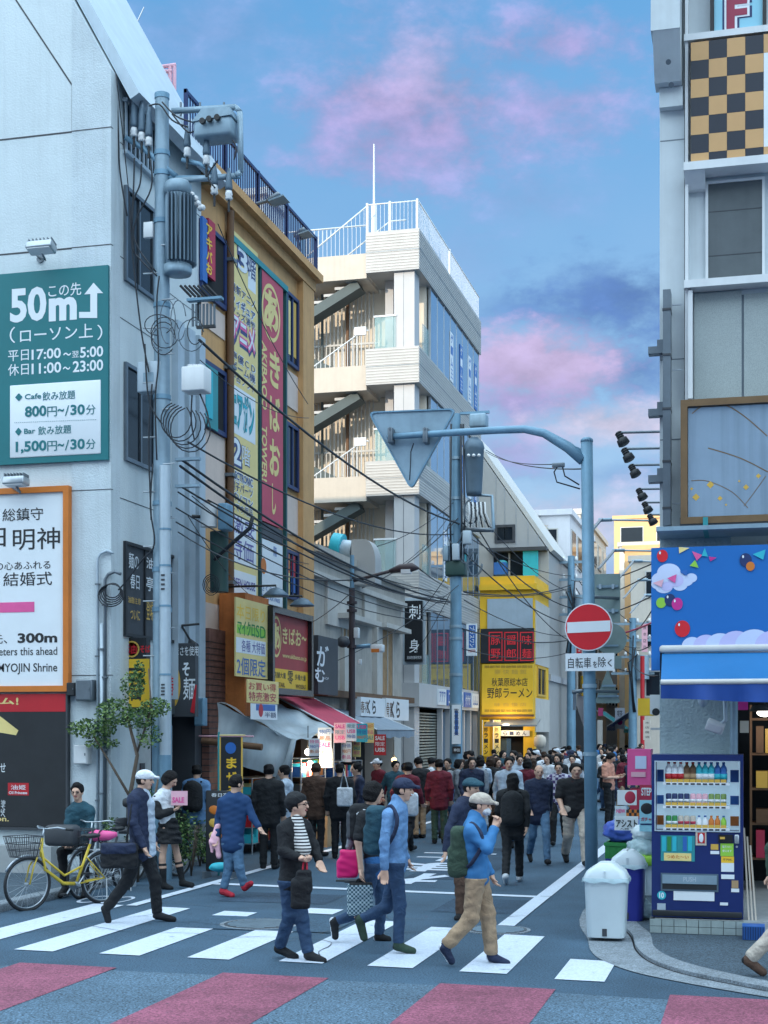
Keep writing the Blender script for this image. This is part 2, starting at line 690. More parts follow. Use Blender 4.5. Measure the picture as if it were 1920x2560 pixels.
sheet('edge_line', [(-7.84, 17.2), (-7.69, 17.2), (-7.69, 60), (-7.84, 60)], .012, M('paint_white'))
b = MB()
for ch, s0, s1 in (('れ', 20.7, 22.3), ('ま', 22.6, 24.2), ('止', 24.5, 26.2)):
 b.text(ch, (-4.55, s1, .008), (-1, 0, 0), (0, -1, 0), M('paint_white'), .03, 1.35, s1 - s0)
structure(b, 'road_lettering')
# bicycle mark by the left line
b = MB()
for cxm in (-8.55, -8.2):
 pts = [(cxm + math.cos(a) * .16, 17.75 + math.sin(a) * .42) for a in [i * math.pi / 10 for i in range(20)]]
 for i in range(20):
  p, q = pts[i], pts[(i + 1) % 20]
  c = Vector((cxm, 17.75, 0))
  P, Q = Vector((*p, .008)), Vector((*q, .008))
  P2, Q2 = c.lerp(P, .78), c.lerp(Q, .78)
  P2.z = Q2.z = .008
  b.poly([P, Q, Q2, P2], M('paint_white'))
structure(b, 'bicycle_road_mark')


def manhole(px, py, r, label):
 c = onZ(px, py)
 b = MB()
 b.cyl((c.x, c.y, .0), (c.x, c.y, .012), r * 1.12, M('kerb_stone'), n=28, smooth=False)
 o = tag(b.build('manhole_cover'), label, 'manhole cover')
 b = MB()
 b.cyl((c.x, c.y, .0121), (c.x, c.y, .016), r, M('iron'), n=28, smooth=False)
 for i in range(-4, 5):
  w = math.sqrt(max(r * r * .8 - (i * r * .2) ** 2, .001))
  b.box((c.x - w, c.y + i * r * .2 - .012, .0161), (c.x + w, c.y + i * r * .2 + .012, .019), M('galv'))
 b.build('lid', o)


manhole(650, 2312, .42, 'dark round manhole cover in worn asphalt between crosswalk stripes')
manhole(1245, 2326, .33, 'pale blue round manhole cover beside the end of the white edge line')
# patch of newer asphalt round the manhole
c = onZ(650, 2312)
sheet('asphalt_patch', [(c.x - .85, c.y - .5), (c.x + 1.0, c.y - .5), (c.x + 1.0, c.y + .62), (c.x - .85, c.y + .62)], .0105, M('asphalt'))

# right corner: gutter, kerb, pavement (curved)
def zpx(pts, z=0.0):
 return [tuple(onZ(1420 + x / 3.116, 1850 + y / 3.116, z)[:2]) for x, y in pts]


def arc_smooth(pts, n=5):
 out = []
 for i in range(len(pts) - 1):
  p0, p1, p2, p3 = (Vector(pts[max(i - 1, 0)]), Vector(pts[i]), Vector(pts[i + 1]), Vector(pts[min(i + 2, len(pts) - 1)]))
  for k in range(n):
   t = k / n
   out.append(tuple(.5 * ((2 * p1) + (p2 - p0) * t + (2 * p0 - 5 * p1 + 4 * p2 - p3) * t * t + (3 * p1 - p0 - 3 * p2 + p3) * t ** 3)))
 out.append(tuple(pts[-1]))
 return out


g_out = arc_smooth([(-2.05, 24), (-2.05, 18)] + zpx([(155, 1560), (180, 1650), (270, 1722), (520, 1815), (950, 1905), (1558, 2010), (2100, 2095)]))
k_out = arc_smooth([(-1.55, 24), (-1.55, 18)] + zpx([(505, 1555), (540, 1650), (650, 1740), (900, 1830), (1300, 1915), (1558, 1965), (2100, 2060)]))
k_in = arc_smooth([(-1.42, 24), (-1.40, 18)] + zpx([(640, 1540), (670, 1640), (790, 1720), (1010, 1795), (1400, 1885), (1558, 1915), (2100, 2010)]))
g_out += [(6, g_out[-1][1] - .1)]; k_out += [(6, k_out[-1][1] - .1)]; k_in += [(6, k_in[-1][1] - .1)]
sheet('gutter', g_out + list(reversed(k_out)), .009, M('kerb_stone'))
sheet('kerb', k_out + list(reversed(k_in)), .045, M('kerb_stone'), .05)
sheet('pavement', k_in + [(6, 24)], .040, M('pavement_dark'), .045)
# groove between gutter and kerb
b = MB()
for i in range(len(k_out) - 1):
 p, q = Vector((*k_out[i], .011)), Vector((*k_out[i + 1], .011))
 d = (q - p).normalized()
 nn = Vector((-d.y, d.x, 0)) * .018
 b.poly([p - nn, q - nn, q + nn, p + nn][::-1], M('dark_void'))
structure(b, 'kerb_joint')
# left pavement with its kerb
sheet('pavement', [(-40, 13.2), (-9.3, 13.2), (-9.3, 20.3), (-40, 20.3)], .09, M('pavement_dark'), .1)
b = MB()
for i in range(12):
 y = 13.2 + i * .9
 b.rbox((-9.3, y + .006, -.02), (-9.08, y + .894, .105), M('kerb_stone'), .02)
structure(b, 'kerb')

rg = random.Random(31)
for i in range(9):
 x, y = rg.uniform(-8, -1.5), rg.uniform(14, 18)
 a = rg.uniform(0, 3.1)
 b = MB()
 for k in range(14):
  a += rg.uniform(-.5, .5)
  x2, y2 = x + math.cos(a) * .16, y + math.sin(a) * .16
  n_ = Vector((-(y2 - y), x2 - x, 0)).normalized() * rg.uniform(.003, .008)
  P, Q = Vector((x, y, .0135)), Vector((x2, y2, .0135))
  b.poly([P + n_, P - n_, Q - n_, Q + n_], M('iron'))
  x, y = x2, y2
 structure(b, 'road_crack')
for i, (x0, y0, w, h) in enumerate(((-6.9, 18.0, 1.5, 1.1), (-3.9, 17.6, 1.1, 1.5), (-5.2, 21.5, 1.2, 6))):
 sheet('asphalt_patch', [(x0, y0), (x0 + w, y0), (x0 + w, y0 + h), (x0, y0 + h)], .004, mat('asphalt_dark', (.026, .052, .085), .9, var=.3, vscale=1, speck=.6, bscale=60, bump=.3))
# corner building on the left
LX, LY = -9.49, 20.28
GL = 3.72
FS, FF = FX(LX), FY(LY)


def window(parent, pl, x0, y0, x1, y1, glass, frame, mull=1, fw=.05, rail=0, name='window', sill=False):
 P, w, h = rect(pl, x0, y0, x1, y1)
 u, n = pl.u, pl.n
 b = MB()
 def bar(a0, b0, a1, b1, d=.05):
  b.box(P + u * a0 + UZ * b0 - n * .01, P + u * a1 + UZ * b1 + n * d, frame)
 bar(0, 0, w, fw); bar(0, h - fw, w, h); bar(0, fw, fw, h - fw); bar(w - fw, fw, w, h - fw)
 for i in range(1, mull + 1):
  c = w * i / (mull + 1)
  bar(c - fw * .4, fw, c + fw * .4, h - fw, .04)
 for i in range(1, rail + 1):
  c = h * i / (rail + 1)
  b.box(P + u * fw + UZ * (c - fw * .4) - n * .01, P + u * (w - fw) + UZ * (c + fw * .4) + n * .032, frame)
 o = b.build(name, parent)
 b = MB()
 b.box(P + u * fw + UZ * fw - n * .005, P + u * (w - fw) + UZ * (h - fw) + n * .012, glass)
 b.build('pane', o)
 if sill:
  b = MB()
  b.box(P - UZ * .06 - u * .05, P + u * (w + .05) - UZ * .002 + n * .1, frame)
  b.build('sill', o)
 return o


corner = thing('corner_building', 'pale blue-grey rendered corner building carrying the green signboard', 'building', (LX - 2, LY + 2, 0))
zt = FF.at(276, 175).z
e0, e1 = FF.at(181, 0), FF.at(276, 175)
sl = (e0.z - e1.z) / (e1.x - e0.x)
TOPX = LX - 2.2
b = MB()
out = [(LX, LY, 2.75), (LX, LY, zt), (TOPX, LY, zt + sl * 2.2), (-17, LY, zt + sl * 2.2), (-17, LY, 2.75)]
b.prism(out, (0, GL, 0), M('wall_pale'))
b.box((-17, LY, 0), (LX, LY + .95, 2.75), M('wall_pale'))
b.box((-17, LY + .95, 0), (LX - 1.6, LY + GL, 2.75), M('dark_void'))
b.box((LX - 1.6, LY + GL - .3, 0), (LX, LY + GL, 2.75), M('charcoal'))
b.build('wall', corner)
# pilaster strip of rougher render on the right of the front
xa = FF.at(181, 500).x
b = MB()
yy = LY - .02
b.prism([(xa, yy, 0), (LX + .012, yy, 0), (LX + .012, yy, zt), (xa, yy, zt + sl * (LX - xa))], (0, .02 + .3, 0), M('wall_rough'))
b.build('pilaster', corner)
# grooves
b = MB()
for y0, y1 in ((349, 333), (636, 622)):
 a = FF.at(0, y0).z
 b.box((-17, LY - .004, a - .02), (xa, LY + .1, a + .005), M('charcoal'))
 b.box((xa, LY - .026, a - .012), (LX + .015, LY + .05, a), M('charcoal'))
for z in (FF.at(0, 1235).z, FF.at(0, 1690).z):
 b.box((xa, LY - .026, z - .01), (LX + .015, LY + .05, z), M('charcoal'))
g0, g1 = FF.at(40, 0), FF.at(181, 214)
b.box((xa - .012, LY - .004, FF.at(0, 349).z), (xa, LY + .02, g1.z), M('charcoal'))
dv = (g0 - g1).normalized()
pr = Vector((-dv.z, 0, dv.x)) * .012
b.prism([g1 - pr, g1 + pr, g0 + dv * 1.5 + pr, g0 + dv * 1.5 - pr], (0, -.004, 0), M('charcoal'))
for y in (333, 622, 777, 1235):
 z = FF.at(278, y).z
 b.box((LX, LY + .1, z - .012), (LX + .004, LY + GL - .02, z), M('charcoal'))
b.build('joint_groove', corner)
# steep slanted roof slab with eave above the street side
b = MB()
d = Vector((-1, 0, sl)).normalized()
nr = Vector((sl, 0, 1)).normalized()
p0 = Vector((LX + .24, LY + .12, zt - .24 * sl))
p1 = Vector((TOPX, LY + .12, zt + 2.2 * sl))
b.prism([p0 + nr * .03, p1 + nr * .03, p1 + nr * .2, p0 + nr * .2], (0, GL + .1, 0), M('galv_light'))
b.build('roof', corner)
b = MB()
P, w, h = rect(FS, 309, 205, 392, 300)
P.z = zt - 1.05; h = .75
b.box(P, P + UY * w + UZ * h + UX * .03, M('glass_dark'))
for i in range(9):
 b.box(P + UY * (w * i / 8 - .025) + UX * .03, P + UY * (w * i / 8 + .025) + UZ * h + UX * .06, M('galv_light'))
b.box(P - UY * .04 + UZ * h, P + UY * (w + .04) + UZ * (h + .06) + UX * .08, M('galv_light'))
b.box(P - UY * .04 - UZ * .06, P + UY * (w + .04) + UX * .08, M('galv_light'))
b.build('louvre', corner)
window(corner, FS, 309, 462, 412, 700, M('glass_dark'), M('steel_dark'), 2, .06)
window(corner, FS, 309, 904, 386, 1150, M('glass_dark'), M('steel_dark'), 1, .06)
# dark lettered window panels
w_ = window(corner, FS, 308, 1352, 452, 1590, M('charcoal'), M('black'), 2, .05)
b = MB()
for (x, y, x2, y2, s, m) in ((322, 1380, 347, 1420, '麺の', 'sign_white'), (326, 1432, 349, 1470, '春日', 'sign_white'), (320, 1490, 352, 1506, '油脂注意', 'gold'),
        (326, 1522, 350, 1548, 'ついに', 'gold'), (366, 1392, 384, 1420, '油', 'sign_white'), (366, 1440, 384, 1476, '亭', 'sign_white'), (366, 1500, 384, 1550, '登場', 'gold')):
 letters(b, FS.off(.05), x, y, x2, y2, s, M(m), .004, .015)
b.build('lettering', w_)
# narrow white ribs at the far end of the facade and a strip door
b = MB()
for y in (22.65, 23.15, 23.62):
 b.box((LX, y, 2.8), (LX + .12, y + .28, 9.2), M('galv_light'))
b.build('rib', corner)
b = MB()
b.box((LX - .02, LY + .99, 2.55), (LX + .06, LY + GL - .3, 2.80), M('steel_dark'))
b.build('lintel', corner)
b = MB()
b.box((LX - .05, LY + .95, 0), (LX + .005, LY + 1.5, 2.55), M('concrete'))
b.box((LX + .005, LY + 1.05, .8), (LX + .025, LY + 1.22, 1.75), M('charcoal'))
b.build('door_jamb', corner)
b = MB()
b.box((LX - .5, LY + 1.5, 0), (LX - .44, LY + 3.1, 2.5), M('glass_dark'))
b.box((LX - .44, LY + 1.5, 0), (LX - .40, LY + 1.58, 2.5), M('steel_dark'))
b.box((LX - .44, LY + 2.26, 0), (LX - .40, LY + 2.34, 2.5), M('steel_dark'))
b.build('entrance_door', corner)


# ---- signs on the front
def sign_panel(name, label, cat, pl, x0, y0, x1, y1, th, m, off=0.0, group=None):
 b = MB()
 plate(b, pl, x0, y0, x1, y1, th, m, off)
 o = tag(b.build(name), label, cat, group)
 return o, pl.off(off + th)


S, p2 = sign_panel('direction_sign', 'tall dark green signboard reading 50m with a white bent arrow', 'sign', FF, -12, 690, 274, 1165, .06, M('green_sign'), .022)
b = MB()
W_ = M('sign_white')
letters(b, p2, 25, 722, 116, 808, '50', W_, bold=.035)
letters(b, p2, 122, 746, 192, 804, 'm', W_, bold=.05)
letters(b, p2, 121, 712, 203, 744, 'この先', W_, bold=.018)
letters(b, p2, 24, 818, 38, 858, '（', W_)
letters(b, p2, 50, 822, 232, 856, 'ローソン上', W_, bold=.02)
letters(b, p2, 243, 812, 256, 850, '）', W_)
letters(b, p2, 20, 877, 72, 904, '平日', W_, bold=.02)
letters(b, p2, 79, 874, 152, 900, '17:00', W_, bold=.02)
letters(b, p2, 158, 882, 178, 890, '〜', W_, bold=.03)
letters(b, p2, 180, 878, 197, 894, '翌', W_, bold=.02)
letters(b, p2, 200, 868, 258, 895, '5:00', W_, bold=.02)
letters(b, p2, 20, 911, 72, 940, '休日', W_, bold=.02)
letters(b, p2, 79, 909, 153, 936, '11:00', W_, bold=.02)
letters(b, p2, 157, 917, 176, 925, '〜', W_, bold=.03)
letters(b, p2, 182, 903, 258, 931, '23:00', W_, bold=.02)
for pts in ([(211, 736), (234, 707), (258, 733), (243, 733), (243, 795), (198, 795), (198, 780), (226, 780), (226, 735)],):
 b.prism([p2.off(.001).at(*p) for p in pts], (0, -.004, 0), W_)
b.build('lettering', S)
b = MB()
P, w, h = rect(p2, 25, 964, 252, 1146)
Mx = Matrix.Identity(4)
b.rbox(P - UY * .012, P + UX * w + UZ * h + UY * .02, M('sign_white'), .06)
pb = b.build('price_panel', S)
b = MB()
p3 = p2.off(.014)
G_ = M('green_sign')
letters(b, p3, 38, 984, 103, 1003, '♦Cafe', G_, bold=.02)
letters(b, p3, 106, 980, 188, 1002, '飲み放題', G_, bold=.02)
letters(b, p3, 62, 1016, 116, 1043, '800', G_, bold=.03)
letters(b, p3, 118, 1017, 142, 1042, '円', G_, bold=.02)
letters(b, p3, 144, 1022, 160, 1030, '~', G_, bold=.02)
letters(b, p3, 162, 1014, 173, 1040, '/', G_)
letters(b, p3, 176, 1012, 212, 1038, '30', G_, bold=.03)
letters(b, p3, 215, 1012, 239, 1037, '分', G_, bold=.02)
for i in range(44):
 letters(b, p3, 36 + i * 4.7, 1056 - i * .18, 38 + i * 4.7, 1057.5 - i * .18, '-', G_)
letters(b, p3, 38, 1070, 88, 1089, '♦Bar', G_, bold=.02)
letters(b, p3, 95, 1066, 178, 1088, '飲み放題', G_, bold=.02)
letters(b, p3, 39, 1104, 116, 1135, '1,500', G_, bold=.03)
letters(b, p3, 118, 1103, 142, 1128, '円', G_, bold=.02)
letters(b, p3, 144, 1109, 160, 1117, '~', G_, bold=.02)
letters(b, p3, 162, 1100, 173, 1126, '/', G_)
letters(b, p3, 176, 1098, 212, 1124, '30', G_, bold=.03)
letters(b, p3, 215, 1098, 239, 1123, '分', G_, bold=.02)
b.build('lettering', pb)

S, p2 = sign_panel('shrine_sign', 'white signboard in an orange frame pointing 300m to a shrine', 'sign', FF, -60, 1240, 166, 1722, .10, M('sign_white'), 0)
b = MB()
P, w, h = rect(FF, -60, 1228, 181, 1731)
O_ = M('orange')
fw = .09
b.box(P - UY * .14, P + UX * w + UZ * fw, O_); b.box(P + UZ * (h - fw) - UY * .14, P + UX * w + UZ * h, O_)
b.box(P + UX * (w - fw) + UZ * fw - UY * .14, P + UX * w + UZ * (h - fw), O_)
b.build('frame', S)
b = MB()
K = M('black')
letters(b, p2, 6, 1272, 108, 1304, '総鎮守', K, bold=.005)
letters(b, p2, -40, 1322, 14, 1368, '田', K, bold=.03)
letters(b, p2, 32, 1322, 150, 1376, '明神', K, bold=.03)
letters(b, p2, -12, 1406, 126, 1426, 'の心あふれる', K, bold=.01)
letters(b, p2, 8, 1432, 130, 1466, '結婚式', K, bold=.025)
plate(b, p2, -60, 1508, 86, 1533, .005, M('pink'), 0)
letters(b, p2, -20, 1584, 18, 1610, '先、', K, bold=.03)
letters(b, p2, 44, 1583, 143, 1608, '300m', K, bold=.035)
letters(b, p2, -60, 1620, 143, 1640, '300 meters this ahead', K, bold=.006)
letters(b, p2, -95, 1660, 143, 1688, 'KANDA-MYOJIN Shrine', K, bold=.01)
b.build('lettering', S)

S, p2 = sign_panel('poster_board', 'black poster panel with a red header below the white signboard', 'sign', FF, -60, 1780, 171, 2064, .08, M('black'), 0)
b = MB()
plate(b, FF, -60, 1736, 171, 1780, .085, M('red'), 0)
b.build('header', S)
b = MB()
pq = FF.off(.085)
letters(b, pq, -80, 1744, 36, 1762, 'ゲーム', M('yellow_pale'), bold=.03)
letters(b, pq, 40, 1744, 46, 1762, '!', M('yellow_pale'), bold=.03)
plate(b, p2, 20, 1957, 72, 1988, .004, M('red'), 0)
letters(b, p2.off(.004), 27, 1962, 64, 1974, '油姫', M('sign_white'), bold=.02)
letters(b, p2.off(.004), 22, 1978, 68, 1985, 'Oil Princess', M('sign_white'), bold=.02)
letters(b, p2, -16, 1906, 14, 1932, '好せ', M('sign_white'), bold=.02)
for i, ch in enumerate('油そばへ'):
 letters(b, p2, 2, 2000 + i * 11, 13, 2010 + i * 11, ch, M('sign_white'), bold=.01)
b.poly([p2.off(.003).at(*q) for q in ((-8, 1784), (-8, 1830), (40, 1838), (46, 1826))], M('yellow_pale'))
letters(b, p2, -10, 2044, 22, 2053, 'on.', M('yellow_pale'), bold=.02)
b.build('lettering', S)
b = MB()
plate(b, FF, 171.5, 1736, 176, 2070, .1, M('charcoal'), 0)
plate(b, FF, -60, 2065, 176, 2072, .1, M('charcoal'), 0)
b.build('frame', S)


def floodlight(pl, x0, y0, x1, y1, label, tilt=.35):
 """lamp head on a bent arm from the wall behind"""
 P, w, h = rect(pl.off(.42), x0, y0, x1, y1)
 c = P + pl.u * (w / 2) + UZ * (h / 2)
 r = thing('floodlight', label, 'wall lamp', pl.at((x0 + x1) / 2, y1 + 10), 'floodlights on the corner building')
 Mx = Matrix.Translation(c) @ Matrix.Rotation(-tilt, 4, 'X')
 b = MB()
 b.rbox((-w / 2, -.10, -.05), (w / 2, .12, .07), M('steel'), .02, Mx)
 for i in range(7):
  b.box((-w / 2 + .02 + i * (w - .04) / 6.2, -.08, .071), (-w / 2 + .035 + i * (w - .04) / 6.2, .10, .12), M('steel_dark'), Mx)
 b.build('housing', r)
 b = MB()
 b.box((-w / 2 + .03, -.08, -.062), (w / 2 - .03, .09, -.0505), M('ceramic'), Mx)
 b.build('lens', r)
 b = MB()
 e = pl.at((x0 + x1) / 2, y1 + 8)
 b.tube([c + Vector((0, .02, -.05)), c + Vector((0, .14, -.14)), e - Vector((0, .12, -.02)), e], .018, M('steel_dark'))
 b.cyl(e - Vector((0, .03, 0)), e + Vector((0, .02, 0)), .06, M('steel_dark'))
 b.build('arm', r)


floodlight(FF, 70, 604, 134, 640, 'square floodlight on the wall just above the green signboard')
floodlight(FF, 12, 1196, 66, 1216, 'dark floodlight just above the orange framed signboard', .1)

# ---- boxes, conduits on the corner
def wallbox(pl, x0, y0, x1, y1, d, m, name, label, cat='box'):
 P, w, h = rect(pl, x0, y0, x1, y1)
 b = MB()
 b.rbox(P, P + pl.u * w + UZ * h + pl.n * d, m, .015)
 q = P + pl.n * (d + .001)
 o = tag(b.build(name), label, cat)
 b = MB()
 b.box(P + pl.u * (w * .08) + UZ * (h * .06) + pl.n * d, P + pl.u * (w * .92) + UZ * (h * .94) + pl.n * (d + .008), m)
 b.box(P + pl.u * (w * .82) + UZ * (h * .45) + pl.n * (d + .008), P + pl.u * (w * .87) + UZ * (h * .58) + pl.n * (d + .02), M('steel_dark'))
 b.build('door', o)
 return o


wallbox(FF.off(.02), 200, 1700, 241, 1752, .16, M('steel_dark'), 'switch_box', 'dark blue-grey switch box beside the orange sign frame')
wallbox(FF.off(.02), 195, 1862, 230, 1910, .16, M('white'), 'meter_box', 'small white meter box low on the corner wall')
wallbox(FF.off(.02), 176, 1707, 197, 1740, .14, M('black'), 'speaker_box', 'small black box between signboard and switch box')
def conduit(px, y0, y1, r, m, label, pl, hook=True):
 b = MB()
 a, c = pl.at(px, y0), pl.at(px, y1)
 a, c = Vector(a) + pl.n * (r + .02), Vector(c) + pl.n * (r + .02)
 c.x, c.y = a.x, a.y
 pts = [c, a]
 if hook:
  pts += [a + UZ * .08 + pl.u * .05, a + UZ * .12 + pl.u * .16, a + UZ * .08 + pl.u * .26]
 b.tube(pts, r, m, 8)
 o = tag(b.build('conduit_pipe'), label, 'pipe', 'conduit pipes on the corner wall')
 b = MB()
 k = a.z - .4
 while k > c.z + .2:
  b.box((a.x - r * 1.5, a.y - r * 1.3, k), (a.x + r * 1.5, a.y + r * 1.3, k + .025), M('steel_dark'))
  k -= 1.1
 b.build('clamp', o)
conduit(247, 1398, 2195, .022, M('galv_light'), 'thin pale conduit pipe with a hooked top on the corner wall', FF.off(.02))
conduit(258, 1560, 2195, .032, M('galv_light'), 'thicker pale conduit pipe on the corner wall', FF.off(.02), False)
conduit(266, 1450, 2195, .026, M('steel_dark'), 'dark drain pipe running down the corner edge', FF.off(.02))
b = MB()
c = FF.at(290, 1478)
for i in range(5):
 b.tube([c + Vector((math.cos(a) * (.13 + .02 * i), -.12 - .015 * i, math.sin(a) * (.11 + .015 * i) - .02 * i)) for a in [j * math.pi / 8 for j in range(16)]], .010, M('cable'), 5, True)
tag(b.build('cable_coil'), 'black coil of cable hanging by the corner conduit hook', 'cable')

# low block wall with plants under the poster
b = MB()
b.box((-14, 20.0, 0.09), (-10.35, 20.24, .5), M('concrete'))
tag(b.build('low_wall'), 'low concrete planter wall under the black poster panel', 'wall')


def leaf_blob(b, c, r, n, mats, size=.05, flat=1.0, rg=None):
 rg = rg or rnd
 for i in range(n):
  while True:
   q = Vector((rg.uniform(-1, 1), rg.uniform(-1, 1), rg.uniform(-1, 1)))
   if q.length < 1 and q.length > rg.random() * .8:
    break
  p = Vector(c) + Vector((q.x * r[0], q.y * r[1], q.z * r[2]))
  a = Vector((rg.gauss(0, 1), rg.gauss(0, 1), rg.gauss(0, .6))).normalized()
  s = a.orthogonal().normalized() * size * rg.uniform(.25, .4)
  s = (Matrix.Rotation(rg.uniform(0, 6.28), 3, a) @ s)
  l = size * rg.uniform(.7, 1.4)
  b.add([p - a * l * .5, p + s, p + a * l * .5, p - s], [(0, 1, 2, 3)], rg.choice(mats))


# tree in front of the shop door
def tree_at(base, stems, blobs, label, name='tree', leaf=.07, n=260):
 r = thing(name, label, 'tree', base)
 b = MB()
 for st in stems:
  b.tube([Vector(base) + Vector(p[:3]) for p in st], [p[3] for p in st], M('bark'), 6)
 b.build('trunk', r)
 b = MB()
 for (x, y, z, rx, ry, rz, k) in blobs:
  leaf_blob(b, Vector(base) + Vector((x, y, z)), (rx, ry, rz), int(n * k), [M('leaf'), M('leaf_light'), M('leaf_dark'), M('leaf_light')], leaf)
 b.build('crown', r)


tb = onZ(345, 2188)
tree_at((-8.95, 20.0, .0), [[(0, 0, 0, .05), (.03, 0, .7, .045), (-.12, .05, 1.3, .035), (.02, 0, 1.9, .03), (-.15, 0, 2.5, .02)],
     [(.02, 0, .6, .03), (.25, .1, 1.2, .025), (.32, .1, 1.6, .012)], [(-.05, 0, 1.2, .025), (-.4, 0, 1.75, .018), (-.7, 0, 2.2, .012)],
     [(0, 0, 1.9, .02), (.25, 0, 2.6, .015), (.2, 0, 3.2, .008)]],
  [(-.72, 0, 2.30, .42, .2, .16, 1.0), (-.34, 0, 2.55, .32, .25, .22, 1.0), (.02, 0, 2.45, .3, .25, .16, .7), (.3, 0, 2.62, .25, .2, .15, .6), (-.05, 0, 2.95, .2, .2, .22, .5),
   (.05, 0, 3.15, .09, .1, .18, .22), (-.55, 0, 2.08, .3, .2, .08, .3), (.05, .1, 1.35, .2, .2, .10, .12), (-.35, 0, .85, .2, .2, .12, .2), (.22, 0, 2.2, .2, .2, .2, .3)],
  'small garden tree with cloud-like green crown in front of the yellow sign', leaf=.052, n=620)
def bush(px, py, rx, rz, label, n=350, leaf=.06, name='shrub'):
 c = onZ(px, py)
 r = thing(name, label, 'plant', c)
 b = MB()
 for i in range(5):
  a = rnd.uniform(0, 6.28)
  b.tube([c, c + Vector((math.cos(a) * rx * .4, math.sin(a) * rx * .4, rz * 1.3))], [.012, .005], M('bark'), 5)
 b.build('stem', r)
 b = MB()
 for i in range(4):
  leaf_blob(b, c + Vector((rnd.uniform(-.5, .5) * rx, rnd.uniform(-.4, .4) * rx, rz * rnd.uniform(.7, 1.3))), (rx * .65, rx * .6, rz * .65), n // 4, [M('leaf'), M('leaf_dark'), M('leaf_light')], leaf)
 b.build('foliage', r)
bush(478, 2190, .38, .62, 'bushy green shrub behind the schoolgirl by the bicycle wheel', 700)
bush(500, 2165, .25, .35, 'smaller green shrub at the stall edge', 300)
bush(25, 2188, .22, .22, 'grassy green weed at the foot of the planter wall', 200, .09, 'weed')
bush(300, 2190, .16, .62, 'leafy plant in a white pot left of the white-capped man', 220, .06, 'potted_plant')

# ---- signs on the street side of the corner building
S, p2 = sign_panel('noodle_sign', 'hanging black and yellow shop sign behind the garden tree', 'sign', FY(21.1), 303, 1597, 376, 1776, .16, M('black'), 0)
b = MB()
plate(b, p2, 307, 1648, 374, 1768, .006, M('yellow'), 0)
b.build('panel', S)
b = MB()
c = p2.at(330, 1623)
b.lathe(c - UY * .002, [(.13, 0), (.13, .01), (.105, .01), (.105, .0)], M('gold'), 24, (0, -1, 0), False)
letters(b, p2, 319, 1611, 342, 1635, '油', M('red_bright'), .012, .04)
letters(b, p2, 350, 1613, 376, 1632, 'そば', M('red_bright'), .004, .03)
letters(b, p2.off(.006), 318, 1662, 362, 1752, '春', M('black'), .004, .04)
b.build('lettering', S)
S, p2 = sign_panel('soba_sign', 'dark grey shop sign with a yellow oval right of the utility pole', 'sign', FY(22.8), 424, 1610, 496, 1792, .14, M('charcoal'), 0)
b = MB()
c = p2.at(428, 1712)
pts = []
for i in range(24):
 a = -math.pi / 2 + math.pi * i / 23
 pts.append(c + Vector((math.cos(a) * .17, -.006, math.sin(a) * .40)))
inner = [c + (p - c) * .78 - UY * .002 for p in pts]
for i in range(23):
 b.poly([pts[i], pts[i + 1], inner[i + 1], inner[i]], M('gold'))
b.poly(inner, M('black'))
letters(b, p2, 425, 1690, 434, 1740, '春', M('red_bright'), .012, .03)
for (x, y, x2, y2, s) in ((426, 1616, 496, 1640, 'うまさを使用'), (456, 1656, 474, 1690, 'そ'), (458, 1694, 488, 1750, '麺')):
 letters(b, p2, x, y, x2, y2, s, M('sign_white'), .006, .03)
b.prism([p2.off(.004).at(*q) for q in ((476, 1780), (488, 1712), (492, 1712), (486, 1784))], (0, -.004, 0), M('red'))
b.build('lettering', S)
b = MB()
pl = FY(22.8)
b.tube([pl.at(498, 1560), pl.at(430, 1566), pl.at(400, 1566)], .02, M('black'))
b.tube([pl.at(455, 1566), pl.at(475, 1600)], .02, M('black'))
b.lathe(pl.at(475, 1600), [(.03, 0), (.09, .12), (.1, .16)], M('black'), 12, (.5, -.3, -.8))
tag(b.build('arm_lamp'), 'black arm lamp stretched above the dark grey sign', 'lamp')
wallbox(FY(23.6), 496, 1745, 519, 1815, .2, M('galv_blue'), 'control_box', 'blue control box on a post beside the brick column')
# tan building with the tall banners
MY0, MY1 = 24.02, 30.4
zc = 12.2
mural = thing('banner_building', 'tan four-storey building hung with tall yellow and pink banners', 'building', (LX - 2, 28, 0))
b = MB()
b.box((-19, MY0, 3.0), (LX - .02, MY1, zc), M('tan'))
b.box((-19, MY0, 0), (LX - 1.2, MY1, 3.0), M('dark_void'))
b.box((LX - 1.2, MY1 - .5, 0), (LX - .02, MY1, 3.0), M('brown'))
b.build('wall', mural)
b = MB()
b.box((-19, MY0, zc), (LX + .28, MY1 + .2, zc + .16), M('tan'))
b.box((-19, MY0, zc - .22), (LX + .14, MY1 + .1, zc), M('tan'))
b.build('cornice', mural)
b = MB()
ya = FX(LX).at(745, 1000).y
b.box((LX - .02, ya, 3.0), (LX + .12, MY1 + .02, zc - .22), M('tan'))
b.build('pilaster', mural)
for (x0, x1, y0, y1) in ((712, 744, 920, 1010), (712, 744, 1232, 1330), (490, 560, 735, 800), (490, 560, 1060, 1240), (490, 560, 1500, 1600)):
 b = MB(); plate(b, FX(LX), x0, y0, x1, y1, .02, M('peach'), -.02); b.build('spandrel', mural)
for (y0, y1, m) in ((724, 905, 'navy'), (1052, 1216, 'glass_dark'), (1372, 1495, 'glass_dark')):
 window(mural, FX(LX), 713, y0, 743, y1, M('glass_dark'), M('navy'), 1, .07)
FM = FX(LX)
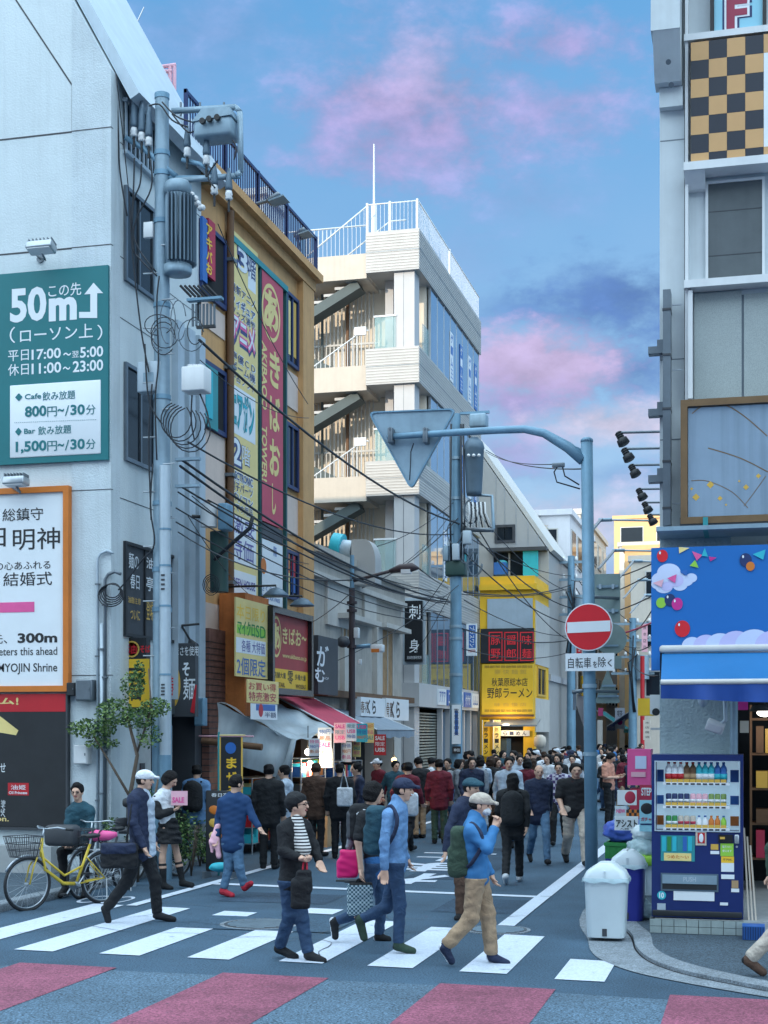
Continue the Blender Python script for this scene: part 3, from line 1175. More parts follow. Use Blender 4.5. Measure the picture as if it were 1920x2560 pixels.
for (x0, y0, x1, y1, m) in ((716, 745, 726, 880, 'yellow_pale'), (731, 752, 740, 890, 'gold'), (714, 1382, 724, 1430, 'orange'), (728, 1388, 738, 1440, 'red'), (728, 1440, 738, 1480, 'blue'), (714, 1430, 724, 1490, 'yellow_pale')):
 b = MB(); plate(b, FM, x0, y0, x1, y1, .004, M(m), .014); b.build('window_poster', mural)
window(mural, FX(LX), 498, 545, 561, 728, M('dark_void'), M('navy'), 0, .08)
window(mural, FX(LX), 498, 890, 561, 1060, M('dark_void'), M('navy'), 0, .08)
b = MB()
plate(b, FM, 500, 540, 512, 700, .05, M('blue'), .03)
plate(b, FM, 515, 545, 532, 690, .05, M('crimson'), .03)
for i, ch in enumerate('アキバお'):
 letters(b, FM, 516, 556 + i * 32, 531, 584 + i * 32, ch, M('yellow'), .085, .03)
tag(b.build('vertical_banner'), 'narrow blue and crimson vertical banner beside the pole transformer', 'banner')
b = MB()
plate(b, FM, 505, 905, 540, 1060, .04, M('teal'), .03)
plate(b, FM, 513, 918, 530, 1040, .02, M('cyan'), .07)
tag(b.build('window_poster'), 'teal poster filling the left window of the banner building', 'poster')
# drain pipe
b = MB()
p = FM.at(566, 900)
b.cyl((LX + .08, p.y, 3.2), (LX + .08, p.y, zc - .25), .07, M('brown'))
for z in (5, 7, 9, 11):
 b.box((LX - .03, p.y - .1, z), (LX + .17, p.y + .1, z + .06), M('steel_dark'))
tag(b.build('drain_pipe'), 'brown drain pipe left of the yellow banner', 'pipe')
# frame that carries the banners
b = MB()
for x in (571, 645, 709):
 q = FM.at(x, 900)
 b.box((LX, q.y - .04, 4.4), (LX + .07, q.y + .04, zc - .62), M('frame_green'))
qa, qb = FM.at(571, 900), FM.at(709, 900)
b.box((LX, qa.y - .04, zc - .76), (LX + .09, qb.y + .04, zc - .64), M('teal'))
b.build('banner_frame', mural)
# banner 1
mat('banner_yellow', (.74, .60, .26), .6, var=.05)
mat('ink_navy', (.05, .07, .19), .6, var=.08)
S, p2 = sign_panel('tall_banner', 'tall yellow shop banner with navy lettering and a pink anime word', 'banner', FM, 574, 570, 641, 1500, .03, M('banner_yellow'), .04)
b = MB()
Nv, Wh = M('ink_navy'), M('sign_white')
rg = random.Random(4)
def words(b, rows, x0, x1, pl, m, white=True):
 for (y, h, s) in rows:
  if white:
   letters(b, pl, x0 + 1, y - 3, x1 - 1, y + h + 3, '▬' if False else s, Wh, .003, .09)
  letters(b, pl, x0 + 2, y, x1 - 2, y + h, s, m, .007, .015)
# large shapes: black patches, then words
plate(b, p2, 577, 620, 585, 700, .002, Nv, 0)
plate(b, p2, 620, 640, 639, 720, .002, Wh, 0)
letters(b, p2, 592, 606, 622, 676, '3', Nv, .004, .10); letters(b, p2, 595, 612, 619, 670, '3', Wh, .008, .02)
letters(b, p2, 622, 636, 640, 690, '階', Nv, .006, .02)
words(b, ((700, 22, '最新アニメ'), (730, 26, 'フィギュア'), (760, 20, 'グッズ満載')), 576, 640, p2, Nv)
letters(b, p2, 578, 778, 640, 860, 'アニメ', Nv, .002, .13)
letters(b, p2, 577, 772, 639, 850, 'アニメ', M('pink'), .006, .09)
letters(b, p2, 579, 778, 637, 844, 'アニメ', Wh, .010, .015)
words(b, ((872, 20, '声優ＣＤ'), (896, 22, 'ゲーム機'), (924, 20, '中古ソフト')), 576, 640, p2, Nv)
plate(b, p2, 575, 955, 638, 1076, .003, Wh, 0)
letters(b, p2, 577, 962, 636, 1064, 'エアガン', M('teal'), .006, .07)
letters(b, p2, 579, 966, 634, 1060, 'エアガン', M('cyan'), .009, .0)
letters(b, p2, 577, 1085, 606, 1160, '2', Nv, .004, .1); letters(b, p2, 580, 1090, 603, 1155, '2', Wh, .008, .02)
letters(b, p2, 604, 1110, 626, 1160, '階', Nv, .004, .06); letters(b, p2, 605, 1112, 625, 1158, '階', Wh, .008, .01)
words(b, ((1172, 20, 'ELECTRONIC'), (1198, 22, '電子パーツ'), (1226, 20, 'パソコン'), (1252, 20, 'スマホ用品')), 576, 634, p2, Nv)
plate(b, p2, 576, 1282, 640, 1400, .003, Wh, 0)
mat('ink_violet', (.13, .12, .34), .6, var=.1)
letters(b, p2, 584, 1286, 636, 1330, '激安', M('ink_violet'), .006, .03)
letters(b, p2, 578, 1338, 634, 1392, '特価', M('ink_violet'), .006, .04)
plate(b, p2, 575, 1420, 640, 1500, .004, Wh, 0)
letters(b, p2, 577, 1440, 638, 1462, 'GREEN HOUSE', M('ink_violet'), .008, .02)
b.build('lettering', S)
# banner 2
mat('banner_pink', (.50, .075, .12), .6, var=.06)
S, p2 = sign_panel('tall_banner', 'tall crimson-pink shop banner with yellow circled kana', 'banner', FM, 650, 655, 704, 1300, .03, M('banner_pink'), .04)
b = MB()
Y_ = M('yellow_pale')
P, w, h = rect(p2, 654, 690, 700, 835)
c = P + UY * (w / 2) + UZ * (h / 2)
ring = []
for i in range(32):
 a = 2 * math.pi * i / 32
 ring.append(c + Vector((.004, math.cos(a) * w * .5, math.sin(a) * h * .5)))
for i in range(32):
 p, q = ring[i], ring[(i + 1) % 32]
 b.poly([p, q, c.lerp(q, .86) + UX * .0006, c.lerp(p, .86) + UX * .0006], Y_)
letters(b, p2, 660, 712, 696, 815, 'あ', Y_, .006, .05)
for i, ch in enumerate('きばお'):
 letters(b, p2, 674, 868 + i * 112, 700, 960 + i * 112, ch, Y_, .005, .03)
letters(b, p2, 680, 1208, 690, 1285, 'し', Y_, .005, .03)
# vertical latin words, turned a quarter
P, w, h = rect(p2, 654, 850, 667, 1020)
b.text('AKIBAOO', P + UX * .005 + UZ * h, -UZ, UY, Y_, .03, h, w)
P, w, h = rect(p2, 654, 1060, 667, 1200)
b.text('TOWER!', P + UX * .005 + UZ * h, -UZ, UY, Y_, .03, h, w)
b.build('lettering', S)
S, p2 = sign_panel('poster', 'white poster with an orange disc below the crimson-pink banner', 'poster', FM, 650, 1345, 703, 1505, .03, M('sign_white'), .04)
b = MB()
q = p2.at(659, 1415)
b.lathe(q, [(.16, 0), (.16, .004)], M('orange'), 20, (1, 0, 0), False)
letters(b, p2, 654, 1460, 700, 1476, 'さくら薬局', M('blue'), .004, .01)
letters(b, p2, 654, 1484, 700, 1496, '免税 TAX FREE', M('blue'), .004, .01)
letters(b, p2, 684, 1365, 692, 1390, '階', M('blue'), .004, .01)
b.build('lettering', S)
sign_panel('blank_panel', 'plain mauve-grey panel under the crimson-pink banner', 'panel', FM, 650, 1304, 703, 1342, .03, M('charcoal'), .04)

# roof railing, rooftop lamps, penthouse
rail = thing('roof_railing', 'dark blue steel railing along the roof of the banner building', 'railing', (LX + .1, 28, zc + .16))
b = MB()
xr = LX + .12
b.box((xr, 22.9, zc + .93), (xr + .05, MY1 + .1, zc + .99), M('navy'))
b.box((xr, 22.9, zc + .24), (xr + .04, MY1 + .1, zc + .28), M('navy'))
b.build('rail', rail)
for y in (22.9, 24.8, 26.6, 28.4, MY1 + .06):
 b = MB()
 b.box((xr - .005, y, zc + .16), (xr + .055, y + .06, zc + 1.0), M('navy'))
 b.build('post', rail)
b = MB()
for i in range(62):
 y = 23.0 + i * .12
 b.box((xr + .012, y, zc + .28), (xr + .032, y + .022, zc + .93), M('navy'))
o = b.build('baluster', rail)
def roof_lamp(px, py, y, label):
 r = thing('roof_lamp', label, 'lamp', (xr, y, zc + .3), 'lamps on arms from the roof railing')
 p = FY(y).at(px, py)
 b = MB()
 b.cyl((xr, y, zc + .35), (p.x - .1, y, p.z + .03), .035, M('steel_dark'))
 b.build('arm', r)
 b = MB()
 Mx = Matrix.Translation(p) @ Matrix.Rotation(-.5, 4, 'Y')
 b.rbox((-.14, -.12, .0), (.16, .12, .10), M('steel_dark'), .04, Mx)
 b.prism([Mx @ Vector(q) for q in ((-.1, -.16, 0), (.22, -.20, -.10), (.22, .20, -.10), (-.1, .16, 0))], Mx.to_3x3() @ Vector((0, 0, .03)), M('galv'))
 b.build('lamp_head', r)
roof_lamp(688, 503, 26.6, 'nearer grey lamp reaching out from the roof railing')
roof_lamp(752, 589, 29.4, 'farther grey lamp reaching out from the end of the roof railing')
ph = thing('roof_house', 'tan rooftop penthouse peeking above the pale corner roof', 'building', (-13, 26.5, zc))
b = MB()
b.box((-17, 25.4, zc), (-12, 27.7, 15.85), M('tan'))
b.build('wall', ph)
b = MB()
b.box((-17.1, 25.3, 15.85), (-11.9, 27.8, 16.0), M('brown'))
b.build('roof', ph)
def antenna(px0, py0, px1, py1, d, label, n=3):
 p, q = dep(px0, py0, d), dep(px1, py1, d)
 b = MB()
 b.cyl(q, p, .012, M('steel'))
 for i in range(n):
  z = p.lerp(q, .05 + .12 * i)
  b.cyl(z - UX * .18, z + UX * .18, .006, M('steel'))
 tag(b.build('antenna'), label, 'antenna')
antenna(322, 60, 322, 165, 28, 'thin tv antenna on the tan rooftop penthouse')
antenna(360, 18, 336, 70, 28.5, 'slanting whip antenna above the tan penthouse', 0)
b = MB()
for x in range(4):
 p = dep(228 + x * 10, -60, 25.5); q = dep(232 + x * 10, 40 + x * 6, 25.5)
 b.cyl(q, p, .02, M('galv_light'))
tag(b.build('roof_fence'), 'white upright bars of a fence at the roof top', 'fence')
b = MB()
p = dep(345, 150, 26.8)
b.cyl(p, p + UZ * .35, .12, M('teal')); b.cyl(p - UZ * .6, p, .03, M('steel_dark'))
tag(b.build('vent_pipe'), 'small green roof vent beside the tan penthouse', 'vent')
b = MB()
fr = lambda a, c: b.cyl(dep(*a, 26.2), dep(*c, 26.2), .035, M('pink_pale'))
for a, c in (((345, 175), (440, 162)), ((352, 182), (430, 178)), ((365, 195), (430, 235)), ((425, 165), (425, 232)), ((436, 162), (436, 260)), ((380, 233), (436, 230)), ((362, 165), (362, 215))):
 fr(a, c)
tag(b.build('roof_rack'), 'pink and white steel rack on the roof behind the utility pole', 'rack')
b = MB()
b.box((-13.6, 30.9, 12.2), (-10.7, 32.3, 14.4), M('white'))
b.box((-13.7, 30.8, 14.4), (-10.6, 32.4, 14.55), M('white'))
tag(b.build('stair_tower'), 'white stair tower rising behind the roof railing', 'building')
# shopfront signs and awnings below
b = MB()
plate(b, FX(LX), 548, 1483, 610, 1790, .5, M('rust_orange'), .02)
tag(b.build('orange_pier'), 'weathered orange shop pier carrying hand-painted posters', 'wall')
mat('brick', (.16, .075, .06), .8, var=.3, vscale=6)
b = MB()
P, w, h = rect(FX(LX), 505, 1565, 548, 2090)
P.z = 0; h = 4.1
b.box(P, P + UY * w + UX * .14 + UZ * h, M('brick'))
for i in range(36):
 b.box(P + UX * .141 + UZ * (.11 * i), P + UY * w + UX * .143 + UZ * (.11 * i + .016), M('black'))
 b.box(P + UZ * (.11 * i) - UY * .002, P + UX * .141 + UZ * (.11 * i + .016), M('black'))
tag(b.build('brick_column'), 'dark red brick column left of the orange pier', 'column')
fp = FX(LX + .53)
S, p2 = sign_panel('sale_poster', 'large yellow sale poster with green and blue brush lettering', 'poster', fp, 586, 1492, 668, 1690, .03, M('banner_yellow'), .01)
b = MB()
plate(b, p2, 590, 1500, 664, 1540, .002, M('yellow_pale'), 0)
letters(b, p2, 592, 1508, 662, 1544, '本日限り', M('yellow'), .004, .03)
plate(b, p2, 592, 1560, 664, 1582, .002, M('lime'), 0)
letters(b, p2, 594, 1548, 664, 1586, 'ﾏｲｸﾛSD', M('green'), .005, .04)
plate(b, p2, 590, 1592, 664, 1630, .002, M('sign_white'), 0)
letters(b, p2, 604, 1598, 662, 1628, '各種 大特価', M('ink_violet'), .005, .0)
letters(b, p2, 592, 1640, 664, 1686, '2個限定', M('blue'), .005, .06)
b.build('lettering', S)
S, p2 = sign_panel('sale_poster', 'small yellow and red poster hung under the large yellow one', 'poster', fp, 616, 1697, 694, 1756, .02, M('banner_yellow'), .30)
b = MB()
letters(b, p2, 622, 1704, 690, 1724, 'お買い得', M('red'), .004, .03)
letters(b, p2, 622, 1728, 690, 1752, '特売激安', M('crimson'), .004, .06)
b.build('lettering', S)
S, p2 = sign_panel('sale_poster', 'pale blue flyer hanging lowest over the grey tarpaulin', 'poster', fp, 626, 1758, 692, 1798, .01, M('sign_white'), .34)
b = MB()
plate(b, p2, 640, 1760, 688, 1776, .002, M('blue'), 0)
q = p2.at(652, 1776)
b.lathe(q, [(.12, 0), (.12, .004)], M('red'), 16, (1, 0, 0), False)
letters(b, p2, 662, 1780, 690, 1794, '半額', M('navy'), .004, .02)
b.build('lettering', S)

fa = FX(LX + .62)
S = thing('shop_sign', 'red and yellow box sign with circled kana in a black frame', 'sign', fa.at(730, 1740))
b = MB()
P, w, h = rect(fa, 675, 1514, 777, 1734)
b.box(P - UX * .4, P + UY * w + UZ * h - UX * .06, M('black'))
for (a0, b0, a1, b1) in ((0, 0, w, .12), (0, h - .12, w, h), (0, .12, .12, h - .12), (w - .12, .12, w, h - .12)):
 b.box(P + UY * a0 + UZ * b0 - UX * .06, P + UY * a1 + UZ * b1 + UX * .06, M('black_gloss'))
b.build('frame', S)
b = MB()
zmid = .30 * h
b.box(P + UY * .12 + UZ * zmid - UX * .06, P + UY * (w - .12) + UZ * (h - .12) - UX * .03, mat('sign_red', (.38, .05, .05), .55, var=.1))
b.box(P + UY * .12 + UZ * .12 - UX * .06, P + UY * (w - .12) + UZ * zmid - UX * .03, M('yellow'))
b.build('panel', S)
b = MB()
Q = P - UX * .026
def tx(s, a0, b0, a1, b1, m, bd=.02):
 b.text(s, Q + UY * (a0 * w) + UZ * (b0 * h), UY, UZ, m, bd, (a1 - a0) * w, (b1 - b0) * h)
tx('あ', .09, .50, .26, .82, M('yellow_pale'), .05)
c = Q + UY * (.175 * w) + UZ * (.665 * h)
ring = [c + Vector((0, math.cos(a) * .115 * w, math.sin(a) * .24 * h)) for a in [i * math.pi / 14 for i in range(28)]]
for i in range(28):
 b.poly([ring[i], ring[(i + 1) % 28], c.lerp(ring[(i + 1) % 28], .87), c.lerp(ring[i], .87)], M('yellow_pale'))
tx('きばお', .32, .60, .78, .80, M('yellow_pale'), .02)
tx('〜', .79, .68, .92, .73, M('yellow_pale'), .05)
tx('www.akibaoo.co.jp', .32, .42, .92, .49, M('yellow_pale'))
tx('店舗大量', .12, .19, .40, .26, M('black')); tx('零', .44, .13, .58, .29, M('black'), .04); tx('多種大量', .62, .19, .90, .26, M('black'))
tx('RETAIL', .16, .09, .38, .14, M('brown')); tx('WHOLESALE', .64, .09, .90, .14, M('brown'))
b.build('lettering', S)
for (px, py, lab) in ((690, 1480, 'nearer dark lamp shade above the red and yellow box sign'), (755, 1505, 'farther dark lamp shade above the red and yellow box sign')):
 p = FX(LX + 1.0).at(px, py)
 r = thing('sign_lamp', lab, 'lamp', (LX, p.y, p.z), 'lamps above the red and yellow sign')
 b = MB(); b.tube([(LX, p.y, p.z + .12), (p.x, p.y, p.z + .12), p + UZ * .04], .02, M('black')); b.build('arm', r)
 b = MB(); b.lathe(p, [(.24, -.08), (.24, -.06), (.12, .05), (.04, .08)], M('transformer_fin'), 14); b.build('lamp_shade', r)
# awnings
def awning(name, label, x0, x1, y0, y1, z0, z1, m, val=.18, mv=None, ribs=5):
 r = thing(name, label, 'awning', (x0, (y0 + y1) / 2, z0))
 b = MB()
 n = 14
 vs, fs = [], []
 for j in range(n + 1):
  y = y0 + (y1 - y0) * j / n
  sagj = .05 * math.sin(math.pi * (j * ribs / n % 1))
  for i in range(5):
   k = i / 4
   vs.append((x0 + (x1 - x0) * k, y, z0 + (z1 - z0) * k - sagj * math.sin(math.pi * k)))
 for j in range(n):
  for i in range(4):
   a = j * 5 + i
   fs.append((a, a + 5, a + 6, a + 1))
 b.add(vs, fs, m, True)
 b.add([(v[0], v[1], v[2] - .012) for v in vs], [f[::-1] for f in fs], m, True)
 b.build('canopy', r)
 b = MB()
 vs = []
 for j in range(n * 2 + 1):
  y = y0 + (y1 - y0) * j / (2 * n)
  wv = .015 * math.sin(j * 1.7)
  vs += [(x1 + .005, y, z1), (x1 + .01 + wv, y, z1 - val - .02 * math.sin(j * .9))]
 b.add(vs, [(2 * j, 2 * j + 1, 2 * j + 3, 2 * j + 2) for j in range(2 * n)], mv or m, True)
 b.build('valance', r)
 b = MB()
 b.cyl((x1, y0, z1), (x1, y1, z1), .02, M('steel')); b.cyl((x0, y0, z0), (x1, y0, z1), .018, M('steel')); b.cyl((x0, y1, z0), (x1, y1, z1), .018, M('steel'))
 b.build('bar', r)
 return r


mat('awning_red', (.48, .05, .10), .65, var=.08, streak=.1)
mat('tarp', (.36, .42, .46), .35, var=.2, vscale=1.5, streak=.25)
mat('awning_grey', (.22, .27, .33), .6, var=.1)
awning('red_awning', 'crimson shop awning sloping out over the market stall', LX + .03, LX + 1.40, 27.9, 30.7, 3.0, 2.30, M('awning_red'))
awning('grey_awning', 'grey awning beyond the crimson one over the next shop', LX + .03, LX + 1.25, 31.6, 35.3, 2.80, 2.30, M('awning_grey'))
r = thing('tarpaulin', 'silver-grey tarpaulin slung over the front of the market stall', 'tarpaulin', (LX + 1, 27, 2.4))
b = MB()
A, B_ = Vector((LX + .15, 24.4, 2.78)), Vector((LX + .2, 27.9, 2.86))
C_, D_ = Vector((LX + 1.36, 27.9, 2.24)), Vector((LX + 1.34, 25.2, 2.10))
vs, fs = [], []
n = 18
for j in range(n + 1):
 for i in range(n + 1):
  u, v = i / n, j / n
  p = A.lerp(B_, u).lerp(D_.lerp(C_, u), v)
  p.z += -.20 * math.sin(math.pi * u) * math.sin(math.pi * v) + .03 * math.sin(u * 17 + v * 5) + .03 * math.sin(v * 13 - u * 9)
  vs.append(p)
for j in range(n):
 for i in range(n):
  a = j * (n + 1) + i
  fs.append((a, a + 1, a + n + 2, a + n + 1))
b.add(vs, fs, M('tarp'), True)
b.build('cover', r)
b = MB()
vs, fs = [], []
for j in range(n + 1):
 for i in range(n + 1):
  u, v = i / n, j / n
  p = A.lerp(D_, u) - UZ * (v * (1.0 - .25 * u)) - UX * (.12 * v * u)
  p.y += .05 * math.sin(u * 19 + v * 3) + .03 * math.sin(v * 7)
  vs.append(p)
b.add(vs, [(a, a + 1, a + n + 2, a + n + 1) for j in range(n) for i in range(n) for a in [j * (n + 1) + i]], M('tarp'), True)
b.tube([D_ + UZ * .02, D_ + Vector((-.08, -.05, -.35)), D_ + Vector((-.3, -.1, -.85))], [.05, .07, .10], M('tarp'), 8)
b.build('side_drop', r)
b = MB()
for p in (C_, D_):
 b.cyl((p.x - .05, p.y, 0), (p.x - .05, p.y, p.z), .02, M('steel'))
b.build('pole', r)
# flyers pegged along the awning edge
cols = ['sign_white', 'pink_pale', 'yellow_pale', 'sign_white', 'cyan', 'red', 'sign_white', 'orange']
k = 0
for (px, py, w, h, m) in ((786, 1868, 28, 44, 'sign_white'), (812, 1848, 34, 58, 'sign_white'), (815, 1895, 32, 48, 'sign_white'), (850, 1832, 30, 50, 'pink_pale'), (878, 1830, 26, 46, 'sign_white'), (904, 1832, 30, 46, 'cyan'), (866, 1880, 26, 50, 'sign_white'), (925, 1832, 20, 50, 'yellow_pale'), (892, 1872, 20, 40, 'yellow_pale'), (950, 1862, 30, 52, 'red')):
 pl = FX(LX + 1.45) if False else FY(25.6 + k * .5)
 labels = ['leftmost white flyer pegged below the tarpaulin corner', 'white flyer with a pink picture under the awning corner', 'white price flyer hanging below the picture flyer', 'pink flyer at the near corner of the crimson awning', 'white flyer second from the near awning corner', 'blue-green flyer pegged to the awning edge', 'narrow white flyer hanging low under the awning', 'pale yellow flyer near the far awning corner', 'small yellow flyer hanging low between white ones', 'red and white flyer at the far end of the awning']
 S, p2 = sign_panel('price_flyer', labels[k], 'flyer', pl, px - w / 2, py - h / 2, px + w / 2, py + h / 2, .008, M(m), 0, 'flyers hung along the market stall')
 b = MB()
 for q in range(3):
  mm = M(('pink', 'blue', 'orange', 'magenta', 'teal')[(k + q) % 5] if m != 'red' else 'sign_white')
  letters(b, p2, px - w * .4, py - h * .42 + q * h * .28, px + w * .4, py - h * .42 + q * h * .28 + h * .2, ('特価', '980円', '新品', 'SALE', '限定', 'USB')[(k + q) % 6], mm, .003, .03)
 b.build('lettering', S)
 k += 1
# goods under the stall: racks, boxes, lamps
def goods_rack(x, y, z0, z1, w, label, seed):
 rg = random.Random(seed)
 r = thing('goods_rack', label, 'rack', (x, y, 0))
 b = MB()
 for dx in (0, .5):
  for dy in (0, w):
   b.cyl((x + dx, y + dy, 0), (x + dx, y + dy, z1), .015, M('steel'))
 for i in range(5):
  z = z0 + (z1 - z0) * i / 4
  b.box((x, y, z - .015), (x + .5, y + w, z), M('steel'))
 b.build('frame', r)
 for i in range(4):
  z = z0 + (z1 - z0) * i / 4
  b = MB()
  yy = y + .03
  while yy < y + w - .1:
   ww = rg.uniform(.06, .16)
   b.box((x + rg.uniform(.02, .2), yy, z), (x + .5, yy + ww, z + rg.uniform(.10, (z1 - z0) / 4 - .03)), M(rg.choice(['sign_white', 'pink_pale', 'red', 'blue', 'yellow_pale', 'charcoal', 'orange', 'cyan', 'lime'])))
   yy += ww + .01
  b.build('packet_row', r)
goods_rack(LX + .75, 25.9, .35, 1.75, 1.6, 'wire rack full of coloured packets under the tarpaulin', 1)
goods_rack(LX + .85, 28.2, .35, 1.65, 1.7, 'wire rack of small goods beneath the crimson awning', 2)
goods_rack(LX + .1, 25.0, .2, 1.4, 1.6, 'shelf of goods in the shade behind the silver tarpaulin', 3)
k = 0
for (px, py, w, h, d) in ((800, 2118, .30, .48, 'tall cardboard carton standing under the wire rack'), (800, 2118, .31, .42, 'upper cardboard carton stacked on the tall one'), (842, 2095, .3, .25, 'small carton on the ground beside the rack')):
 c = onZ(px, py)
 z = .48 if k == 1 else 0
 b = MB()
 b.box((c.x - w / 2, c.y, z), (c.x + w / 2, c.y + .3, z + h), M('cardboard'))
 b.box((c.x - .02, c.y - .003, z), (c.x + .02, c.y + .303, z + h + .003), M('tan'))
 tag(b.build('carton'), d, 'box')
 k += 1
for (px, py, y, d) in ((770, 1880, 26.2, 'bright stall lamp left of the hanging flyers'), (775, 1910, 26.6, 'lower bright stall lamp above the wire rack'), (985, 1900, 34.6, 'warm lamp glowing under the grey awning')):
 p = FY(y).at(px, py)
 r = thing('stall_lamp', d, 'lamp', p)
 b = MB(); b.ell(p, .07, M('lamp_white' if y < 30 else 'lamp_warm'), 10, 6); b.build('bulb', r)
 ld = bpy.data.lights.new('stall_light', 'POINT'); ld.energy = 22; ld.color = (1, .78, .5); ld.shadow_soft_size = .08
 lo = bpy.data.objects.new('stall_light', ld); COL.objects.link(lo); lo.location = p + Vector((.12, -.25, -.05))
 b = MB(); b.cyl(p + UZ * .07, p + UZ * .5, .008, M('black')); b.cyl(p + UZ * .06, p + UZ * .12, .03, M('black')); b.build('cord', r)
# upright banner and menu board in front of the shop
p = onZ(580, 2190)
r = thing('upright_banner', 'narrow black upright banner with yellow kana on a teal pole', 'banner', (p.x, p.y, 0))
b = MB(); b.cyl((p.x - .22, p.y, 0), (p.x - .22, p.y, 2.25), .018, M('teal')); b.cyl((p.x - .24, p.y, 2.2), (p.x + .22, p.y, 2.2), .01, M('yellow_pale')); b.build('pole', r)
b = MB(); b.box((p.x - .20, p.y - .005, .45), (p.x + .17, p.y + .005, 2.17), M('black')); o = b.build('cloth', r)
b = MB()
b.lathe((p.x - .02, p.y - .006, 2.0), [(.09, 0), (.09, .003)], M('blue'), 16, (0, -1, 0), False)
for i, ch in enumerate('まぜそば本舗'):
 b.text(ch, (p.x - .09, p.y - .009, 1.68 - i * .22), UX, UZ, M('yellow'), .03, .17, .17)
for x in (-.195, .165):
 b.box((p.x + x - .012, p.y - .008, .45), (p.x + x + .012, p.y + .008, 2.17), M('gold'))
b.build('lettering', o)
p = onZ(545, 2195)
r = thing('menu_board', 'standing black menu board with pictures of food', 'sign', (p.x, p.y, 0))
b = MB(); b.rbox((p.x - .2, p.y - .02, .1), (p.x + .28, p.y + .03, 1.35), M('black'), .02); b.build('panel', r)
b = MB()
b.text('春日亭', (p.x - .1, p.y - .025, 1.25), UX, UZ, M('sign_white'), .02, .28, .06)
for i, m in enumerate(('orange', 'yellow', 'gold', 'red', 'yellow_pale', 'orange')):
 b.ell((p.x - .06 + .2 * (i % 2), p.y - .02, 1.05 - .2 * (i // 2)), (.085, .012, .07), M(m), 10, 5)
b.build('food_picture', r)
b = MB(); b.box((p.x - .2, p.y - .15, 0), (p.x - .17, p.y + .15, .1), M('steel_dark')); b.box((p.x + .25, p.y - .15, 0), (p.x + .28, p.y + .15, .1), M('steel_dark')); b.build('foot', r)
# thin bamboo eave pole
b = MB()
b.cyl(FY(23.9).at(505, 1852), FY(23.9).at(655, 1868), .06, M('brown')); b.cyl(FY(23.9).at(480, 1840), FY(23.9).at(634, 1841), .015, M('pink_pale'))
tag(b.build('eave_log'), 'dark wooden eave log hanging above the stall entrance', 'beam')
# old beige shop house between the tan and the white building
OY0, OY1 = MY1 + .02, 39.3
old = thing('old_shop_house', 'old beige rendered shop house with carved cornice and timber shutters', 'building', (LX - 2, 35, 0))
zt2 = 6.35
b = MB()
b.box((-18, OY0, 2.7), (LX - .05, OY1, zt2 - .5), M('beige_old'))
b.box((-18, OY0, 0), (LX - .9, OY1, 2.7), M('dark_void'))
b.box((LX - .9, OY1 - .8, 0), (LX - .06, OY1, 2.7), M('beige_light'))
b.build('wall', old)
b = MB()
b.box((-18, OY0, zt2 - .5), (LX + .05, OY1, zt2 - .1), M('beige_old'))
b.box((-18, OY0, zt2 - .1), (LX + .22, OY1, zt2 + .05), M('beige_old'))
b.box((-18, OY0, zt2 - .62), (LX + .12, OY1, zt2 - .5), M('beige_light'))
b.box((-18, OY0, zt2 + .05), (LX - .3, OY1, zt2 + .2), M('charcoal'))
b.build('cornice', old)
FO = FX(LX - .05)
b = MB()
for x0, x1 in ((812, 880), (905, 935)):
 plate(b, FO, x0, 1420, x1, 1560, .07, M('beige_light'), 0)
plate(b, FO, 932, 1565, 945, 1800, .12, M('beige_light'), 0)
plate(b, FO, 850, 1590, 862, 1800, .12, M('beige_light'), 0)
b.build('pilaster', old)
for x0, x1 in ((852, 885), (938, 980)):
 window(old, FO, x0, 1560, x1, 1760, M('wood'), M('beige_light'), 2, .06)
b = MB()
for x0, x1, y in ((838, 922, 1533), (935, 998, 1556)):
 P, w, h = rect(FO, x0, y, x1, y + 12)
 b.box(P, P + UY * w + UX * .35 + UZ * .12, M('beige_light'))
b.build('window_hood', old)
b = MB()
P, w, h = rect(FO, 806, 1745, 1000, 1760)
b.box((LX - .05, OY0 + .3, 3.05), (LX + .35, OY1 - .1, 3.2), M('brown'))
b.build('shop_eave', old)
FA = FX(LX + .35)
for (x0, x1, y0, y1, m, s, lab) in ((882, 944, 1742, 1790, 'sign_white', '春花', 'lit white box sign with small dark characters above the old shop'), (946, 1004, 1745, 1800, 'sign_white', '骨董店', 'white box sign with brush lettering at the far end of the old shop')):
 S, p2 = sign_panel('shop_sign', lab, 'sign', FA, x0, y0, x1, y1, .2, M(m), -.1)
 b = MB()
 letters(b, p2, x0 + 20, y0 + 10, x1 - 22, y1 - 8, s[:2], M('brown'), .003, .03)
 letters(b, p2, x1 - 26, y0 + 6, x1 - 4, y1 - 4, 'くら', M('black'), .003, .03)
 b.build('lettering', S)
S, p2 = sign_panel('shop_sign', 'dark slate sign with a white brushed swirl beside the red box sign', 'sign', FX(LX + .45), 782, 1588, 832, 1735, .12, M('charcoal'), 0)
b = MB()
letters(b, p2, 792, 1610, 822, 1665, 'が', M('sign_white'), .003, .02)
letters(b, p2, 788, 1668, 812, 1704, 'む', M('sign_white'), .003, .02)
letters(b, p2, 806, 1692, 822, 1698, 'SHOP', M('sign_white'), .003, .0)
b.build('lettering', S)
